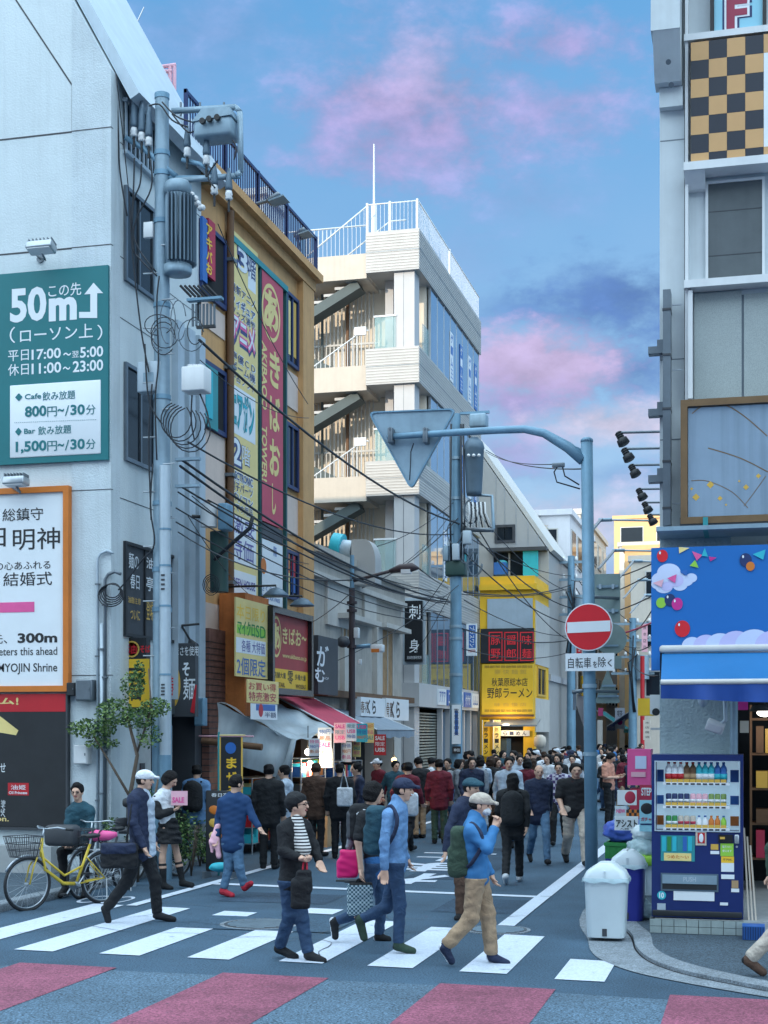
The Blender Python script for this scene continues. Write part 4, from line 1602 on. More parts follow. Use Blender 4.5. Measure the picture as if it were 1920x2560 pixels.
# rooftop fan duct
p = FY(34).at(868, 1370)
r = thing('exhaust_duct', 'blue and white exhaust fan duct on the old shop roof', 'duct', (p.x, p.y, zt2 + .2))
b = MB(); b.cyl(FY(34).at(832, 1368), FY(34).at(856, 1372), .36, M('cyan'), n=20); b.cyl(FY(34).at(856, 1373), FY(34).at(882, 1376), .24, M('galv_light'), n=18); b.build('fan', r)
b = MB()
q0, q1 = FY(33.7).at(878, 1348), FY(33.7).at(938, 1460)
pts = [Vector((q0.x, 33.7, q1.z)), Vector((q0.x, 33.7, q0.z))] + [Vector((q0.x + (q1.x - q0.x) * (.5 + .5 * math.sin(a)), 33.7, q0.z - (.55) * (1 - math.cos(a)))) for a in [i * math.pi / 16 for i in range(1, 9)]] + [Vector((q1.x, 33.7, q1.z))]
b.prism(pts, (0, .6, 0), M('panel_grey')); b.build('hood', r)

# white building with the outside stairs
WY, WY1 = 41.3, 51.2
white = thing('stair_building', 'white modern building with banded storeys and an open outside staircase', 'building', (LX - 3, WY, 0))
XB = -11.12
mat('white_shop', (.47, .47, .48), .5, var=.04, streak=.08)
b = MB()
b.box((-21, 43.0, 3.6), (LX - .18, WY1, 16.3), mat('cream_wall', (.76, .68, .57), .6, var=.05, streak=.08))
b.box((XB, WY + .25, 0), (XB + .6, 43.0, 3.5), M('white_shop'))
b.box((-21, 43.0, 0), (LX - 1.2, WY1, 3.6), M('panel_grey'))
b.build('wall', white)
bands = [(15.88, 17.08), (12.55, 13.62), (9.25, 10.28), (5.95, 7.0), (3.0, 3.7)]
for i, (z0, z1) in enumerate(bands):
 b = MB()
 b.box((XB, WY, z0), (LX, WY1 + .1, z1), M('panel_grey') if i < 4 else M('white_shop'))
 if i < 4:
  k = z0 + .06
  rg = random.Random(i)
  while k < z1 - .04:
   b.box((XB + .02, WY - .012, k), (LX - .02, WY, k + .03), M('offwhite'))
   b.box((LX, WY + .02, k), (LX + .012, WY1, k + .03), M('offwhite'))
   k += .085
  zm = (z0 + z1) / 2
  b.box((XB, WY - .014, zm - .012), (LX + .014, WY + .02, zm + .012), M('steel_dark'))
  b.box((LX - .02, WY + .02, zm - .012), (LX + .014, WY1, zm + .012), M('steel_dark'))
 b.build('band', white)
b = MB()
b.box((-10.28, WY + .12, 0), (-9.66, WY + .75, 15.88), M('white_shop'))
b.box((-10.0, WY + .115, 0), (-9.985, WY + .12, 15.88), M('steel_dark'))
b.build('column', white)
b = MB()
b.box((-10.75, 42.2, 3.7), (-10.5, 42.5, 15.88), M('white_shop'))
b.build('column', white)
# curtain wall on the street side
for i in range(4):
 z0, z1 = bands[i + 1][1], bands[i][0]
 b = MB()
 b.box((LX - .10, 43.15, z0), (LX - .06, WY1 - .1, z1), M('glass_blue'))
 o = b.build('curtain_glass', white)
 b = MB()
 k = 43.1
 while k < WY1 - .05:
  b.box((LX - .12, k - .02, z0), (LX - .045, k + .02, z1), M('steel'))
  k += 1.0
 b.build('mullion', o)
 b = MB()
 b.box((XB + .25, WY + .1, z0), (XB + .9, WY + .13, z0 + .95), M('glass_clear'))
 b.box((XB + .22, WY + .09, z0 + .95), (XB + .92, WY + .14, z0 + 1.0), M('white'))
 b.box((LX - .12, WY + .9, z0), (LX - .09, 43.0, z0 + .9), M('glass_clear'))
 b.build('balustrade', white)
 if i < 3:
  for k, (yy, mm) in enumerate(((46.0, 'sign_white'), (47.6, 'blue'), (49.1, 'sign_white'), (50.2, 'blue')) if i < 2 else ((45.0, 'sign_white'), (46.8, 'blue'))):
   S = MB()
   S.box((LX - .055, yy, z0 + .1), (LX - .04, yy + .5, z0 + 1.7), M(mm))
   for q in range(4):
    S.text('ゲーム王国館'[q + (i % 2)], (LX - .036, yy + .08, z0 + 1.35 - q * .38), UY, UZ, M('blue' if mm == 'sign_white' else 'sign_white'), .02, .34, .30)
   S.build('window_banner', white)
# landings and flights
for i in range(4):
 z0, z1 = bands[i][0] - .12, bands[i][0] + .62
 b = MB()
 b.box((-19, WY + .1, z0), (XB - .003, WY + .22, z1), M('cream'))
 b.box((-19, WY + .22, z0), (XB - .003, 42.96, z0 + .12), M('cream'))
 for x in (-13.4, -15.6):
  b.box((x, WY + .096, z0), (x + .012, WY + .1, z1), M('offwhite'))
 b.build('landing', white)
 zb = bands[i + 1][0] + .0
 zt_, xm = z0, -14.6
 zm = (zt_ + zb) / 2
 b = MB()
 mat('stair_green', (.075, .10, .105), .6, .2, var=.1)
 def flight(xa, za, xb_, zb_, ya, yb):
  d = Vector((xb_ - xa, 0, zb_ - za))
  nn = Vector((-d.z, 0, d.x)).normalized() * .28
  p, q = Vector((xa, ya, za)), Vector((xb_, ya, zb_))
  b.prism([p, q, q + nn, p + nn], (0, yb - ya, 0), M('stair_green'))
  k = 9
  for j in range(k):
   c = p.lerp(q, (j + .5) / k)
   b.box((c.x - .16, ya + .03, c.z + .02), (c.x + .16, yb - .03, c.z + .10), M('panel_grey'))
 flight(-11.5, zt_ + .05, xm, zm, WY + .30, WY + .92)
 flight(xm, zm, -11.5, zb + .1, WY + 1.0, WY + 1.6)
 b.box((xm - 1.2, WY + .3, zm - .1), (xm, WY + 1.6, zm), M('stair_green'))
 b.build('stair_flight', white)
 b = MB()
 x = -18.9
 while x < XB - .05:
  b.box((x, 42.70, zb + .62), (x + .035, 42.74, z0), M('offwhite'))
  x += .125
 b.box((-19, 42.69, zb + 1.6), (XB, 42.75, zb + 1.66), M('offwhite'))
 b.box((-12.1, 42.6, zb), (-12.02, 42.69, z0), M('brown'))
 b.box((-12.9, 42.6, zb), (-12.84, 42.69, z0), M('stair_green'))
 b.build('slat_screen', white)
 b = MB()
 zp = bands[i + 1][0] + .62
 b.cyl((-12.9, WY + .16, zp + .0), (-11.25, WY + .16, zp + 1.05), .02, M('white'))
 b.cyl((-11.25, WY + .16, zp + 1.05), (XB + .05, WY + .16, zp + 1.05), .02, M('white'))
 x = -12.7
 while x < -11.2:
  b.cyl((x, WY + .16, zp), (x, WY + .16, zp + .05 + (x + 12.9) / 1.65 * 1.0), .012, M('white'), n=6)
  x += .14
 b.box((-11.5, WY + .12, zp + .92), (-11.15, WY + .2, zp + 1.16), M('sign_white'))
 b.build('handrail', white)
b = MB()
b.box((-21, 43.0, 16.3), (LX - .1, WY1, 17.0), M('white'))
b.build('roof', white)
# roof railing and mast
r = thing('roof_railing', 'white tubular railing round the roof of the stair building', 'railing', (-10, WY, 17.08))
b = MB()
zr = 17.08
R = .022
b.tube([(-11.1, WY + .1, zr + .85), (-9.55, WY + .1, zr + .85), (-9.55, WY1, zr + .85)], R, M('white'))
b.tube([(-13.1, WY + .15, 16.5), (-11.1, WY + .15, zr + .85)], R, M('white'))
b.tube([(-12.3, WY + .9, 16.5), (-10.6, WY + .9, zr + .6), (-10.1, WY + .9, zr + .6)], R, M('white'))
b.tube([(-16, WY + .15, 17.35), (-11.15, WY + .15, 17.35)], R, M('white'))
b.build('rail', r)
b = MB()
for x in np.arange(-16, -11.2, .13):
 b.cyl((x, WY + .15, 16.5), (x, WY + .15, 17.35), .008, M('white'), n=5)
for x in np.arange(-11.05, -9.55, .12):
 b.cyl((x, WY + .1, zr), (x, WY + .1, zr + .85), .007, M('white'), n=5)
for y in np.arange(WY + .2, WY1, .16):
 b.cyl((-9.55, y, zr), (-9.55, y, zr + .85), .007, M('white'), n=5)
for x in np.arange(-12.9, -11.1, .13):
 b.cyl((x, WY + .15, 17.3), (x, WY + .15, 16.5 + (x + 13.1) / 2.0 * 1.43), .007, M('white'), n=5)
b.build('baluster', r)
for (x, y, z) in ((-11.1, WY + .1, zr), (-9.57, WY + .1, zr), (-10.4, WY + .1, zr), (-9.55, 46, zr)):
 b = MB(); b.cyl((x, y, z - .05), (x, y, z + .9), .04, M('white'), n=8); b.build('post', r)
b = MB()
p = FY(WY + .6).at(935, 360)
b.cyl((p.x, p.y, 16.9), (p.x, p.y, 18.1), .09, M('white')); b.cyl((p.x, p.y, 18.1), (p.x, p.y, p.z), .035, M('white'), .02)
tag(b.build('roof_mast'), 'tall slender white mast on the roof of the stair building', 'mast')
# ground floor: shopfront
b = MB()
mat('shutter', (.34, .33, .28), .6, .2, var=.08)
P, w, h = rect(FX(LX - .3), 1036, 1790, 1110, 1930)
P.z = 0
b.box(P, P + UY * w + UZ * 2.95, M('shutter'))
for i in range(32):
 b.box(P + UZ * (.09 * i), P + UY * w + UX * .02 + UZ * (.09 * i + .05), M('shutter'))
b.build('shutter', white)
b = MB()
for y in (45.0, 46.2, 47.4, 48.6, 49.8):
 b.box((LX - .3, y, .1), (LX - .22, y + 1.05, 2.9), M('glass_blue'))
b.build('shop_window', white)
b = MB()
for y in (44.9, 46.1, 47.3, 48.5, 49.7, 50.9):
 b.box((LX - .25, y, 0), (LX - .08, y + .1, 3.0), M('white_shop'))
b.build('frame', white)
b = MB()
for y, m, s in ((43.8, 'sign_white', 'ア'), (45.2, 'blue', 'ニ'), (46.6, 'sign_white', 'メ'), (48.0, 'blue', 'ゲ'), (49.4, 'sign_white', 'ム')):
 b.box((LX, y, 3.1), (LX + .04, y + 1.2, 3.6), M(m))
 b.text(s * 3, (LX + .044, y + .15, 3.17), UY, UZ, M('blue' if m == 'sign_white' else 'sign_white'), .02, .9, .35)
b.build('fascia_sign', white)
S, p2 = sign_panel('vertical_sign', 'tall black hanging sign with two white brushed kanji', 'sign', FY(WY - .35), 1014, 1503, 1058, 1655, .12, M('black_gloss'), 0)
b = MB()
letters(b, p2, 1022, 1512, 1051, 1548, '刺', M('sign_white'), .004, .02)
letters(b, p2, 1053, 1548, 1057, 1553, '、', M('sign_white'), .004, .02)
letters(b, p2, 1023, 1598, 1048, 1632, '身', M('sign_white'), .004, .02)
letters(b, p2, 1018, 1640, 1054, 1648, '日本刺青研究所', M('sign_white'), .004)
b.build('lettering', S)
b = MB()
q = FY(WY - .35)
plate(b, q.off(-.04), 1008, 1495, 1064, 1662, .035, M('galv_light'))
b.box(q.at(1060, 1530) - UX * .0, q.at(1060, 1530) + Vector((.25, .1, .05)), M('galv_light')); b.build('frame', S)

# yellow noodle house facing the camera
RY, RX = 50.9, -7.5
FR = FY(RY)
mat('noodle_yellow', (.86, .50, .03), .55, var=.06)
ramen = thing('noodle_house', 'narrow bright yellow noodle restaurant facing down the street', 'building', (-8.4, RY, 0))
zr1 = FR.at(1270, 1440).z
b = MB()
b.box((LX + .02, RY + .05, 2.7), (RX, RY + 3.7, zr1), M('noodle_yellow'))
b.box((LX + .02, RY + .05, 0), (-9.0, RY + .5, 2.7), M('noodle_yellow'))
b.box((-7.9, RY + .05, 0), (RX, RY + .5, 2.7), M('noodle_yellow'))
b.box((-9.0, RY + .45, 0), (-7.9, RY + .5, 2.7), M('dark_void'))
b.build('wall', ramen)
b = MB()
b.box((LX + .02, RY - .15, zr1 - .5), (RX + .1, RY + 3.8, zr1 - .3), M('noodle_yellow'))
b.build('cornice', ramen)
b = MB()
plate(b, FR, 1219, 1498, 1332, 1575, .06, M('galv_light'), -.05)
b.build('shutter_box', ramen)
window(ramen, FX(RX), 1342, 1665, 1362, 1740, M('glass_dark'), M('gold'), 1, .08)
b = MB()
plate(b, FX(RX), 1338, 1500, 1372, 1660, .03, M('offwhite'), 0)
plate(b, FX(RX), 1338, 1745, 1372, 1830, .03, M('beige_light'), 0)
b.build('side_cladding', ramen)
S, p2 = sign_panel('neon_sign', 'black sign of three red outlined plaques with red characters', 'sign', FR, 1204, 1573, 1336, 1658, .2, M('black'), .05)
b = MB()
for i in range(3):
 x = 1222 + i * 39
 for (a0, b0, a1, b1) in ((x, 1580, x + 34, 1582.5), (x, 1650, x + 34, 1652.5), (x, 1580, x + 2.2, 1652), (x + 32, 1580, x + 34, 1652)):
  plate(b, p2, a0, b0, a1, b1, .01, M('neon_red'), 0)
 letters(b, p2, x + 5, 1588, x + 29, 1612, '豚醤味'[i], M('neon_red'), .006, .06)
 letters(b, p2, x + 5, 1622, x + 29, 1646, '野郎麺'[i], M('neon_red'), .006, .06)
b.build('lettering', S)
S, p2 = sign_panel('noodle_house_sign', 'big yellow signboard with black brush lettering below the red neon', 'sign', FR, 1207, 1661, 1335, 1786, .2, M('yellow'), .05)
b = MB()
letters(b, p2, 1236, 1674, 1316, 1686, '豪 快 麺 館', M('gold'), .004, .03)
letters(b, p2, 1229, 1695, 1319, 1716, '秋葉原総本店', M('black'), .004, .03)
letters(b, p2, 1218, 1719, 1331, 1746, '野郎ラーメン', M('black'), .004, .04)
letters(b, p2, 1236, 1757, 1316, 1766, '味 自 慢 店', M('gold'), .004, .03)
for y in (1664, 1774):
 for i in range(9):
  letters(b, p2, 1212 + i * 13.4, y, 1223 + i * 13.4, y + 6, '回回', M('brown'), .004, .02)
b.build('lettering', S)
b = MB()
plate(b, FR, 1204, 1787, 1336, 1792, .22, M('brown'), .05)
b.build('frame', S)
b = MB()
P, w, h = rect(FR, 1222, 1803, 1352, 1808)
b.prism([P + Vector((0, -.05, .1)), P + Vector((w, -.05, .1)), P + Vector((w, -.9, -.12)), P + Vector((0, -.9, -.12))], (0, 0, .05), M('steel'))
tag(b.build('entrance_canopy'), 'thin grey canopy over the noodle restaurant door', 'canopy')
S, p2 = sign_panel('door_curtain', 'short white cloth curtain in the noodle restaurant doorway', 'curtain', FR, 1252, 1826, 1324, 1840, .02, M('sign_white'), .02)
b = MB()
for i in range(4):
 letters(b, p2, 1258 + i * 16, 1828, 1268 + i * 16, 1838, 'らーめん'[i], M('navy'), .004, .02)
b.build('lettering', S)
b = MB()
for (x0, x1) in ((1254, 1270),):
 plate(b, FR, 1252, 1846, 1278, 1900, .03, M('glass_blue'), -.3)
b.build('sliding_door', ramen)
b = MB(); b.lathe(FX(RX + .25).at(1350, 1854), [(.09, -.24), (.2, -.15), (.22, 0), (.2, .15), (.09, .24)], M('cream'), 16)
tag(b.build('paper_lantern'), 'big pale paper lantern at the noodle restaurant corner', 'lantern')
# flag banners
for (px, m, lab) in ((1213, 'yellow', 'yellow upright flag left of the noodle restaurant door'), (1240, 'yellow_pale', 'pale yellow leaning flag right at the noodle restaurant door')):
 q = FY(RY - .4)
 a, c = q.at(px, 1800), q.at(px, 1890)
 r = thing('shop_flag', lab, 'flag', (a.x, a.y, 0), 'flags by the noodle restaurant door')
 b = MB(); b.cyl((a.x - .1, a.y, 0), (a.x - .1, a.y, a.z), .015, M('white')); b.build('pole', r)
 b = MB(); b.box((a.x - .09, a.y - .005, c.z), (a.x + .16, a.y + .005, a.z), M(m))
 o = b.build('cloth', r)
 b = MB()
 for i, ch in enumerate('野郎ラーメン'):
  b.text(ch, (a.x - .04, a.y - .009, a.z - .22 - i * .2), UX, UZ, M('black'), .03, .14, .16)
 b.build('lettering', o)
# grey building with the steep roof behind it
GY = 54.8
FG = FY(GY)
grey = thing('steep_roof_building', 'pale grey clad building with a steep sloping roof edge above the noodle house', 'building', (-9, GY, 0))
q = [FG.at(1150, 1700), FG.at(1372, 1700), FG.at(1372, 1378), FG.at(1223, 1165), FG.at(1150, 1060)]
b = MB()
q[0].z = q[1].z = 0
b.prism(q, (0, 7, 0), M('panel_grey'))
b.build('wall', grey)
b = MB()
a, c = FG.at(1376, 1380), FG.at(1150, 1057)
dd = (c - a).normalized()
nn = Vector((dd.z, 0, -dd.x)) * .16
b.prism([a, c, c + nn, a + nn], (0, 7.05, 0), M('offwhite'))
b.build('roof', grey)
b = MB()
for x in (1240, 1262, 1290, 1320, 1347):
 ztop = a.lerp(c, min(1, max(0, (1376 - x) / 226))).z
 p = FG.at(x, 1400)
 b.box((p.x - .01, GY - .012, p.z), (p.x + .01, GY, ztop), M('steel'))
b.build('panel_joint', grey)
window(grey, FG, 1237, 1313, 1288, 1358, M('glass_dark'), M('charcoal'), 0, .1)
b = MB()
plate(b, FG, 1234, 1382, 1345, 1440, .02, M('glass_dark'), 0)
plate(b, FG, 1228, 1374, 1370, 1383, .5, M('charcoal'), 0)
plate(b, FG, 1272, 1383, 1276, 1440, .1, M('panel_grey'), 0)
b.build('balcony', grey)
b = MB()
plate(b, FG, 1240, 1410, 1270, 1440, .5, M('blue'), .25)
q = FG.off(.5).at(1255, 1408); b.ell(q, (.22, .2, .12), M('teal'))
tag(b.build('covered_crate'), 'blue covered crate on the balcony of the grey building', 'crate')
b = MB(); plate(b, FG, 1308, 1376, 1346, 1442, .06, M('cyan'), .3)
tag(b.build('sunshade'), 'turquoise sunshade sheet hanging on the balcony', 'sheet')

# buildings farther down the street
def block(x0, x1, y0, y1, z, m, name, label, storeys=0, facing='both', roofm=None, glass='glass_dark', seed=0):
 r = thing(name, label, 'building', ((x0 + x1) / 2, y0, 0))
 rg = random.Random(seed)
 b = MB(); b.box((x0, y0, 0), (x1, y1, z), m); b.build('wall', r)
 b = MB(); b.box((x0 - .12, y0 - .12, z), (x1 + .12, y1 + .12, z + .25), roofm or m); b.build('roof', r)
 if storeys:
  hh = (z - 3.2) / storeys
  for i in range(storeys):
   zz = 3.2 + hh * i + hh * .28
   for (pl, u0, u1) in ((0, x0, x1), (1, y0, y1)):
    if pl == 1 and facing == 'front' or pl == 0 and facing == 'side':
     continue
    n = max(1, int((u1 - u0) / 2.2))
    st = (u1 - u0) / n
    for j in range(n):
     a = u0 + st * j + st * .2
     w = st * .6
     f = MB()
     sx = x1 if x1 < -5 else x0
     dr = 1 if x1 < -5 else -1
     if pl == 0:
      f.box((a - .06, y0 - .05, zz - .06), (a + w + .06, y0 + .02, zz + hh * .5 + .06), M('offwhite'))
     else:
      f.box((sx - .02 * dr, a - .06, zz - .06), (sx + .05 * dr, a + w + .06, zz + hh * .5 + .06), M('offwhite'))
     o = f.build('window', r)
     f = MB()
     if pl == 0:
      f.box((a, y0 - .06, zz), (a + w, y0 - .0505, zz + hh * .5), M(glass))
     else:
      f.box((sx + .0505 * dr, a, zz), (sx + .06 * dr, a + w, zz + hh * .5), M(glass))
     f.build('pane', o)
 return r


mat('far_white', (.66, .66, .70), .7, var=.05, streak=.1)
mat('far_cream', (.60, .54, .47), .7, var=.06, streak=.1)
mat('far_orange', (.70, .42, .20), .7, var=.06)
mat('far_grey', (.40, .41, .44), .7, var=.08, streak=.1)
block(-14, -7.55, 54.9, 61.8, 4.2, M('far_grey'), 'low_building', 'low grey shop building just past the noodle house', 0)
block(-16, -7.6, 62.0, 71.0, 11.6, M('far_white'), 'office_building', 'white narrow building with a vertical kanji sign', 3, 'both', seed=1)
block(-20, -8.2, 71.2, 84, 13.0, M('far_cream'), 'office_building', 'cream building behind the white kanji-sign building', 4, 'both', seed=2)
block(-22, -9.0, 84.2, 100, 9.0, M('far_white'), 'office_building', 'pale low building farther along the left side of the street', 2, 'both', seed=3)
block(-26, -11.5, 100.2, 125, 14.0, M('far_grey'), 'office_building', 'grey far building near the end of the left side', 4, 'both', seed=4)
block(-5.0, 1.5, 62, 74, 9.5, M('far_cream'), 'shop_building', 'cream building with balconies at the far right of the street', 3, 'both', seed=5)
block(-6.3, 1.0, 74.2, 88, 11.5, M('far_orange'), 'shop_building', 'warm orange building beyond the cream one on the right', 3, 'both', seed=6)
block(-7.8, 0, 88.2, 104, 13.5, M('far_cream'), 'shop_building', 'taller cream building beyond the orange one on the right', 4, 'both', seed=7)
block(-9.6, -2, 104.2, 122, 17.5, M('far_orange'), 'tower_building', 'sunlit orange tower at the far right end of the street', 5, 'front', seed=8)
block(-14.5, -6, 128, 140, 12.5, M('far_white'), 'end_building', 'pale building closing the far end of the street', 3, 'front', seed=9)
block(-30, -15, 126, 140, 20, M('far_white'), 'end_building', 'tall hazy building beyond the left end of the street', 4, 'front', seed=10)
# rooftop bits
r = thing('water_tank', 'pair of white rooftop water tanks above the street', 'tank', (-9.6, 66, 11.85))
b = MB()
for px in (1362, 1387):
 p = FY(66).at(px, 1300)
 b.cyl((p.x, 66, 11.85), (p.x, 66, FY(66).at(px, 1290).z), .32, M('far_white'), n=14)
b.build('tank_body', r)
b = MB(); p = FY(67).at(1405, 1320); b.box((p.x - .5, 67, 11.85), (p.x + .3, 68, FY(67).at(1405, 1310).z), M('far_cream')); b.build('cabinet', r)
r = thing('roof_garden', 'straggly green shrub growing on the roof edge', 'plant', FY(62.3).at(1358, 1345))
b = MB(); leaf_blob(b, FY(62.3).at(1362, 1330), (.55, .4, .4), 420, [M('leaf_light'), M('leaf'), M('gold')], .16, rg=random.Random(5)); b.build('foliage', r)
b = MB(); b.tube([FY(62.3).at(1358, 1360), FY(62.3).at(1362, 1325)], .04, M('bark')); b.build('stem', r)
S, p2 = sign_panel('vertical_sign', 'white vertical sign with dark blue kanji for a building name', 'sign', FY(61.6), 1393, 1442, 1416, 1504, .2, M('sign_white'), 0)
b = MB()
for i, ch in enumerate('大黒ビル'):
 letters(b, p2, 1398, 1447 + i * 14, 1411, 1459 + i * 14, ch, M('blue'), .004, .04)
b.build('lettering', S)
b = MB(); b.box((p2.at(1416, 1470).x - .7, 61.65, 8.3), (-7.6, 62.0, 8.36), M('steel')); b.build('bracket', S)
S, p2 = sign_panel('vertical_sign', 'orange vertical sign with red characters over a navy one', 'sign', FY(61.2), 1394, 1574, 1416, 1640, .2, M('gold'), 0)
b = MB()
for i, ch in enumerate('焼肉店'):
 letters(b, p2, 1398, 1580 + i * 19, 1412, 1596 + i * 19, ch, M('red'), .004, .05)
b.build('lettering', S)
S, p2 = sign_panel('vertical_sign', 'navy vertical sign with white kana under the orange one', 'sign', FY(61.2), 1396, 1644, 1414, 1708, .2, M('navy'), 0)
b = MB()
for i, ch in enumerate('カラオケ'):
 letters(b, p2, 1399, 1648 + i * 15, 1411, 1660 + i * 15, ch, M('sign_white'), .004, .04)
b.build('lettering', S)
S, p2 = sign_panel('vertical_sign', 'white lamp-post sign with blue lettering near the second pole', 'sign', FY(43.5), 1168, 1560, 1193, 1640, .15, M('sign_white'), 0)
b = MB()
plate(b, p2, 1172, 1563, 1189, 1620, .003, M('blue'), 0)
P, w, h = rect(p2.off(.004), 1174, 1566, 1187, 1618)
b.text('プラスワン', P + UZ * h, -UZ, UX, M('sign_white'), .02, h, w)
letters(b, p2, 1171, 1624, 1190, 1631, 'HOTEL', M('red'), .004, .02)
b.build('lettering', S)
b = MB()
b.prism([FY(64).at(*q) for q in ((1432, 1770), (1440, 1765), (1478, 1880), (1432, 1900))], (0, .3, 0), M('charcoal'))
tag(b.build('slanted_board'), 'dark slanted board leaning at the far shopfront', 'board')
q = FY(66)
S, p2 = sign_panel('street_sign', 'small pink sign right of the striped pole', 'sign', q, 1496, 1770, 1508, 1790, .1, M('pink'), 0)
S, p2 = sign_panel('street_sign', 'white upright sign with a pink mark far down the street', 'sign', FY(68), 1538, 1770, 1562, 1822, .1, M('sign_white'), 0)
b = MB(); letters(b, p2, 1543, 1776, 1556, 1792, '喫茶', M('black'), .004, .02); q_ = p2.at(1550, 1806); b.lathe(q_, [(.12, 0), (.12, .01)], M('magenta'), 14, (0, -1, 0), False); b.build('lettering', S)
S, p2 = sign_panel('street_sign', 'plain white vertical sign beside the no-entry pole far away', 'sign', FY(63), 1494, 1800, 1507, 1862, .1, M('offwhite'), 0)
awning('teal_awning', 'bright turquoise awning far down the street', -7.3, -6.0, 70, 74, 3.3, 2.4, M('cyan'))
awning('blue_awning', 'blue striped awning on the far right shop', -5.2, -6.4, 66, 70, 3.3, 2.5, M('blue'))
b = MB(); p = FY(60).at(1606, 1640); b.cyl((p.x, 60, 1.5), (p.x, 60, p.z), .09, M('red')); b.cyl((p.x, 60, 0), (p.x, 60, 1.5), .09, M('steel'))
tag(b.build('red_pole'), 'thin red pole standing before the cream building on the right', 'pole')

for (px, y0, y1, w, D, m, lab) in ((1448, 1620, 1668, 12, 62, 'red', 'red vertical sign on the left row past the orange one'), (1462, 1560, 1640, 12, 70, 'sign_white', 'tall white vertical sign high on the left row'), (1452, 1690, 1740, 14, 66, 'yellow', 'yellow vertical sign low on the left row'), (1474, 1660, 1720, 10, 80, 'blue', 'blue vertical sign farther along the left row'),
  (1612, 1560, 1630, 14, 58, 'pink_pale', 'pale pink vertical sign on the right row'), (1600, 1660, 1700, 14, 61, 'sign_white', 'white square sign on the right row'), (1572, 1690, 1740, 11, 74, 'orange', 'orange vertical sign in the far right row'), (1556, 1640, 1700, 10, 88, 'crimson', 'crimson vertical sign far along the right row'), (1618, 1800, 1850, 18, 52, 'far_cream', 'cream upright board on the right beyond the box sign')):
 pl = FY(dep(px, 1800, D).y)
 S, p2 = sign_panel('street_sign', lab, 'sign', pl, px - w / 2, y0, px + w / 2, y1, .15, M(m), 0)
 b = MB(); P, wd, h = rect(p2, px - w / 2, y0, px + w / 2, y1); q = 1 if px > 1500 else -1
 b.box(P + UZ * h * .5 + UX * (wd if q > 0 else 0), P + UZ * (h * .5 + .08) + UX * ((wd if q > 0 else 0) + 1.2 * q) + UY * .08, M('steel')); b.build('bracket', S)
 b = MB()
 for i in range(4): letters(b, p2, px - w * .3, y0 + 4 + (y1 - y0) * i / 4.2, px + w * .3, y0 + (y1 - y0) * (i + .8) / 4.2, '居酒屋本店'[(i + px) % 5], M('charcoal' if m in ('sign_white', 'yellow', 'pink_pale', 'far_cream') else 'sign_white'), .004)
 b.build('lettering', S)
ld = bpy.data.lights.new('door_light', 'POINT'); ld.energy = 60; ld.color = (1, .75, .45); ld.shadow_soft_size = .2
lo = bpy.data.objects.new('door_light', ld); COL.objects.link(lo); lo.location = (-8.4, RY - .7, 2.5)
# unseen office-like blocks added behind the viewpoint, sized to keep the crossing in shade
block(-39, -14, -34, -17, 25.5, M('far_grey'), 'shade_block', 'grey shade block added unseen behind the viewpoint', 5, 'side')
block(-13.8, 22, -36, -18, 24.5, M('far_white'), 'shade_block', 'pale shade block added unseen behind the viewpoint', 5, 'side')
# corner building on the right
QX, QY = -1.04, 17.0
FQ = FY(QY)
mat('tile_white', (.55, .60, .63), .45, var=.06, streak=.15)
mat('stucco', (.34, .43, .46), .85, var=.1, vscale=2, streak=.15, bump=.9, bscale=30)
right = thing('corner_building', 'white tiled corner building with checkerboard sign and blue awning', 'building', (1.5, QY, 0))
zA = FQ.at(1700, 1335).z
b = MB()
b.box((QX, QY, zA), (9, 25, 16), M('tile_white'))
b.box((QX, QY, .2), (FQ.at(1826, 1900).x, QY + 1.0, zA), M('stucco'))
b.box((QX, QY + 1.0, .2), (QX + .3, 25, zA), M('stucco'))
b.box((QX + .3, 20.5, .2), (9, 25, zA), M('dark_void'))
b.box((QX, QY - .9, -.05), (9, 20.5, .2), M('concrete'))
b.build('wall', right)
b = MB()
plate(b, FQ, 1636, -160, 1706, 140, .62, M('tile_white'), 0)
P, w, h = rect(FQ, 1640, 138, 1706, 232)
b.prism([P + UZ * h - UY * .62, P + UZ * h, P - UY * .0, P - UY * .25], (w, 0, 0), M('tile_white'))
plate(b, FQ, 1650, 232, 1708, 280, .12, M('tile_white'), 0)
o = b.build('corner_box', right)
b = MB()
for (px, py) in ((1671, 155), (1678, 212)):
 b.cyl(FY(QY - .45).at(px, py), FY(QY - .66).at(px, py), .03, M('steel_dark'))
b.build('bolt', o)
b = MB()
for y in (352, 900, 1100):
 z = FQ.at(1680, y).z
 b.box((QX + .005, QY - .003, z), (QX + .28, QY + .01, z + .012), M('steel_dark'))
plate(b, FQ, 1711, -160, 1714, 1000, .01, M('charcoal'), 0)
b.build('joint', right)
b = MB()
plate(b, FQ, 1714, -160, 1722, 1010, .16, M('white'), 0)
plate(b, FQ, 1712, 432, 2010, 452, .32, M('white'), 0)
plate(b, FQ, 1712, 716, 2010, 735, .24, M('white'), 0)
plate(b, FQ, 1712, 106, 2010, 122, .2, M('white'), 0)
P, w, h = rect(FQ, 1714, 452, 1764, 484)
b.prism([P + UZ * h, P + UZ * h - UY * .3, P - UY * .1, P], (w, 0, 0), M('white'))
b.build('ledge', right)
window(right, FQ, 1764, 458, 1912, 716, M('charcoal'), M('white'), 0, .03)
mat('shutter_grey', (.10, .115, .125), .5, .2, var=.12, streak=.1)
b = MB(); plate(b, FQ, 1768, 462, 1908, 712, .02, M('shutter_grey'), .013)
for y in (530, 640): plate(b, FQ, 1768, y, 1908, y + 2, .003, M('charcoal'), .033)
b.build('roller_blind', right)
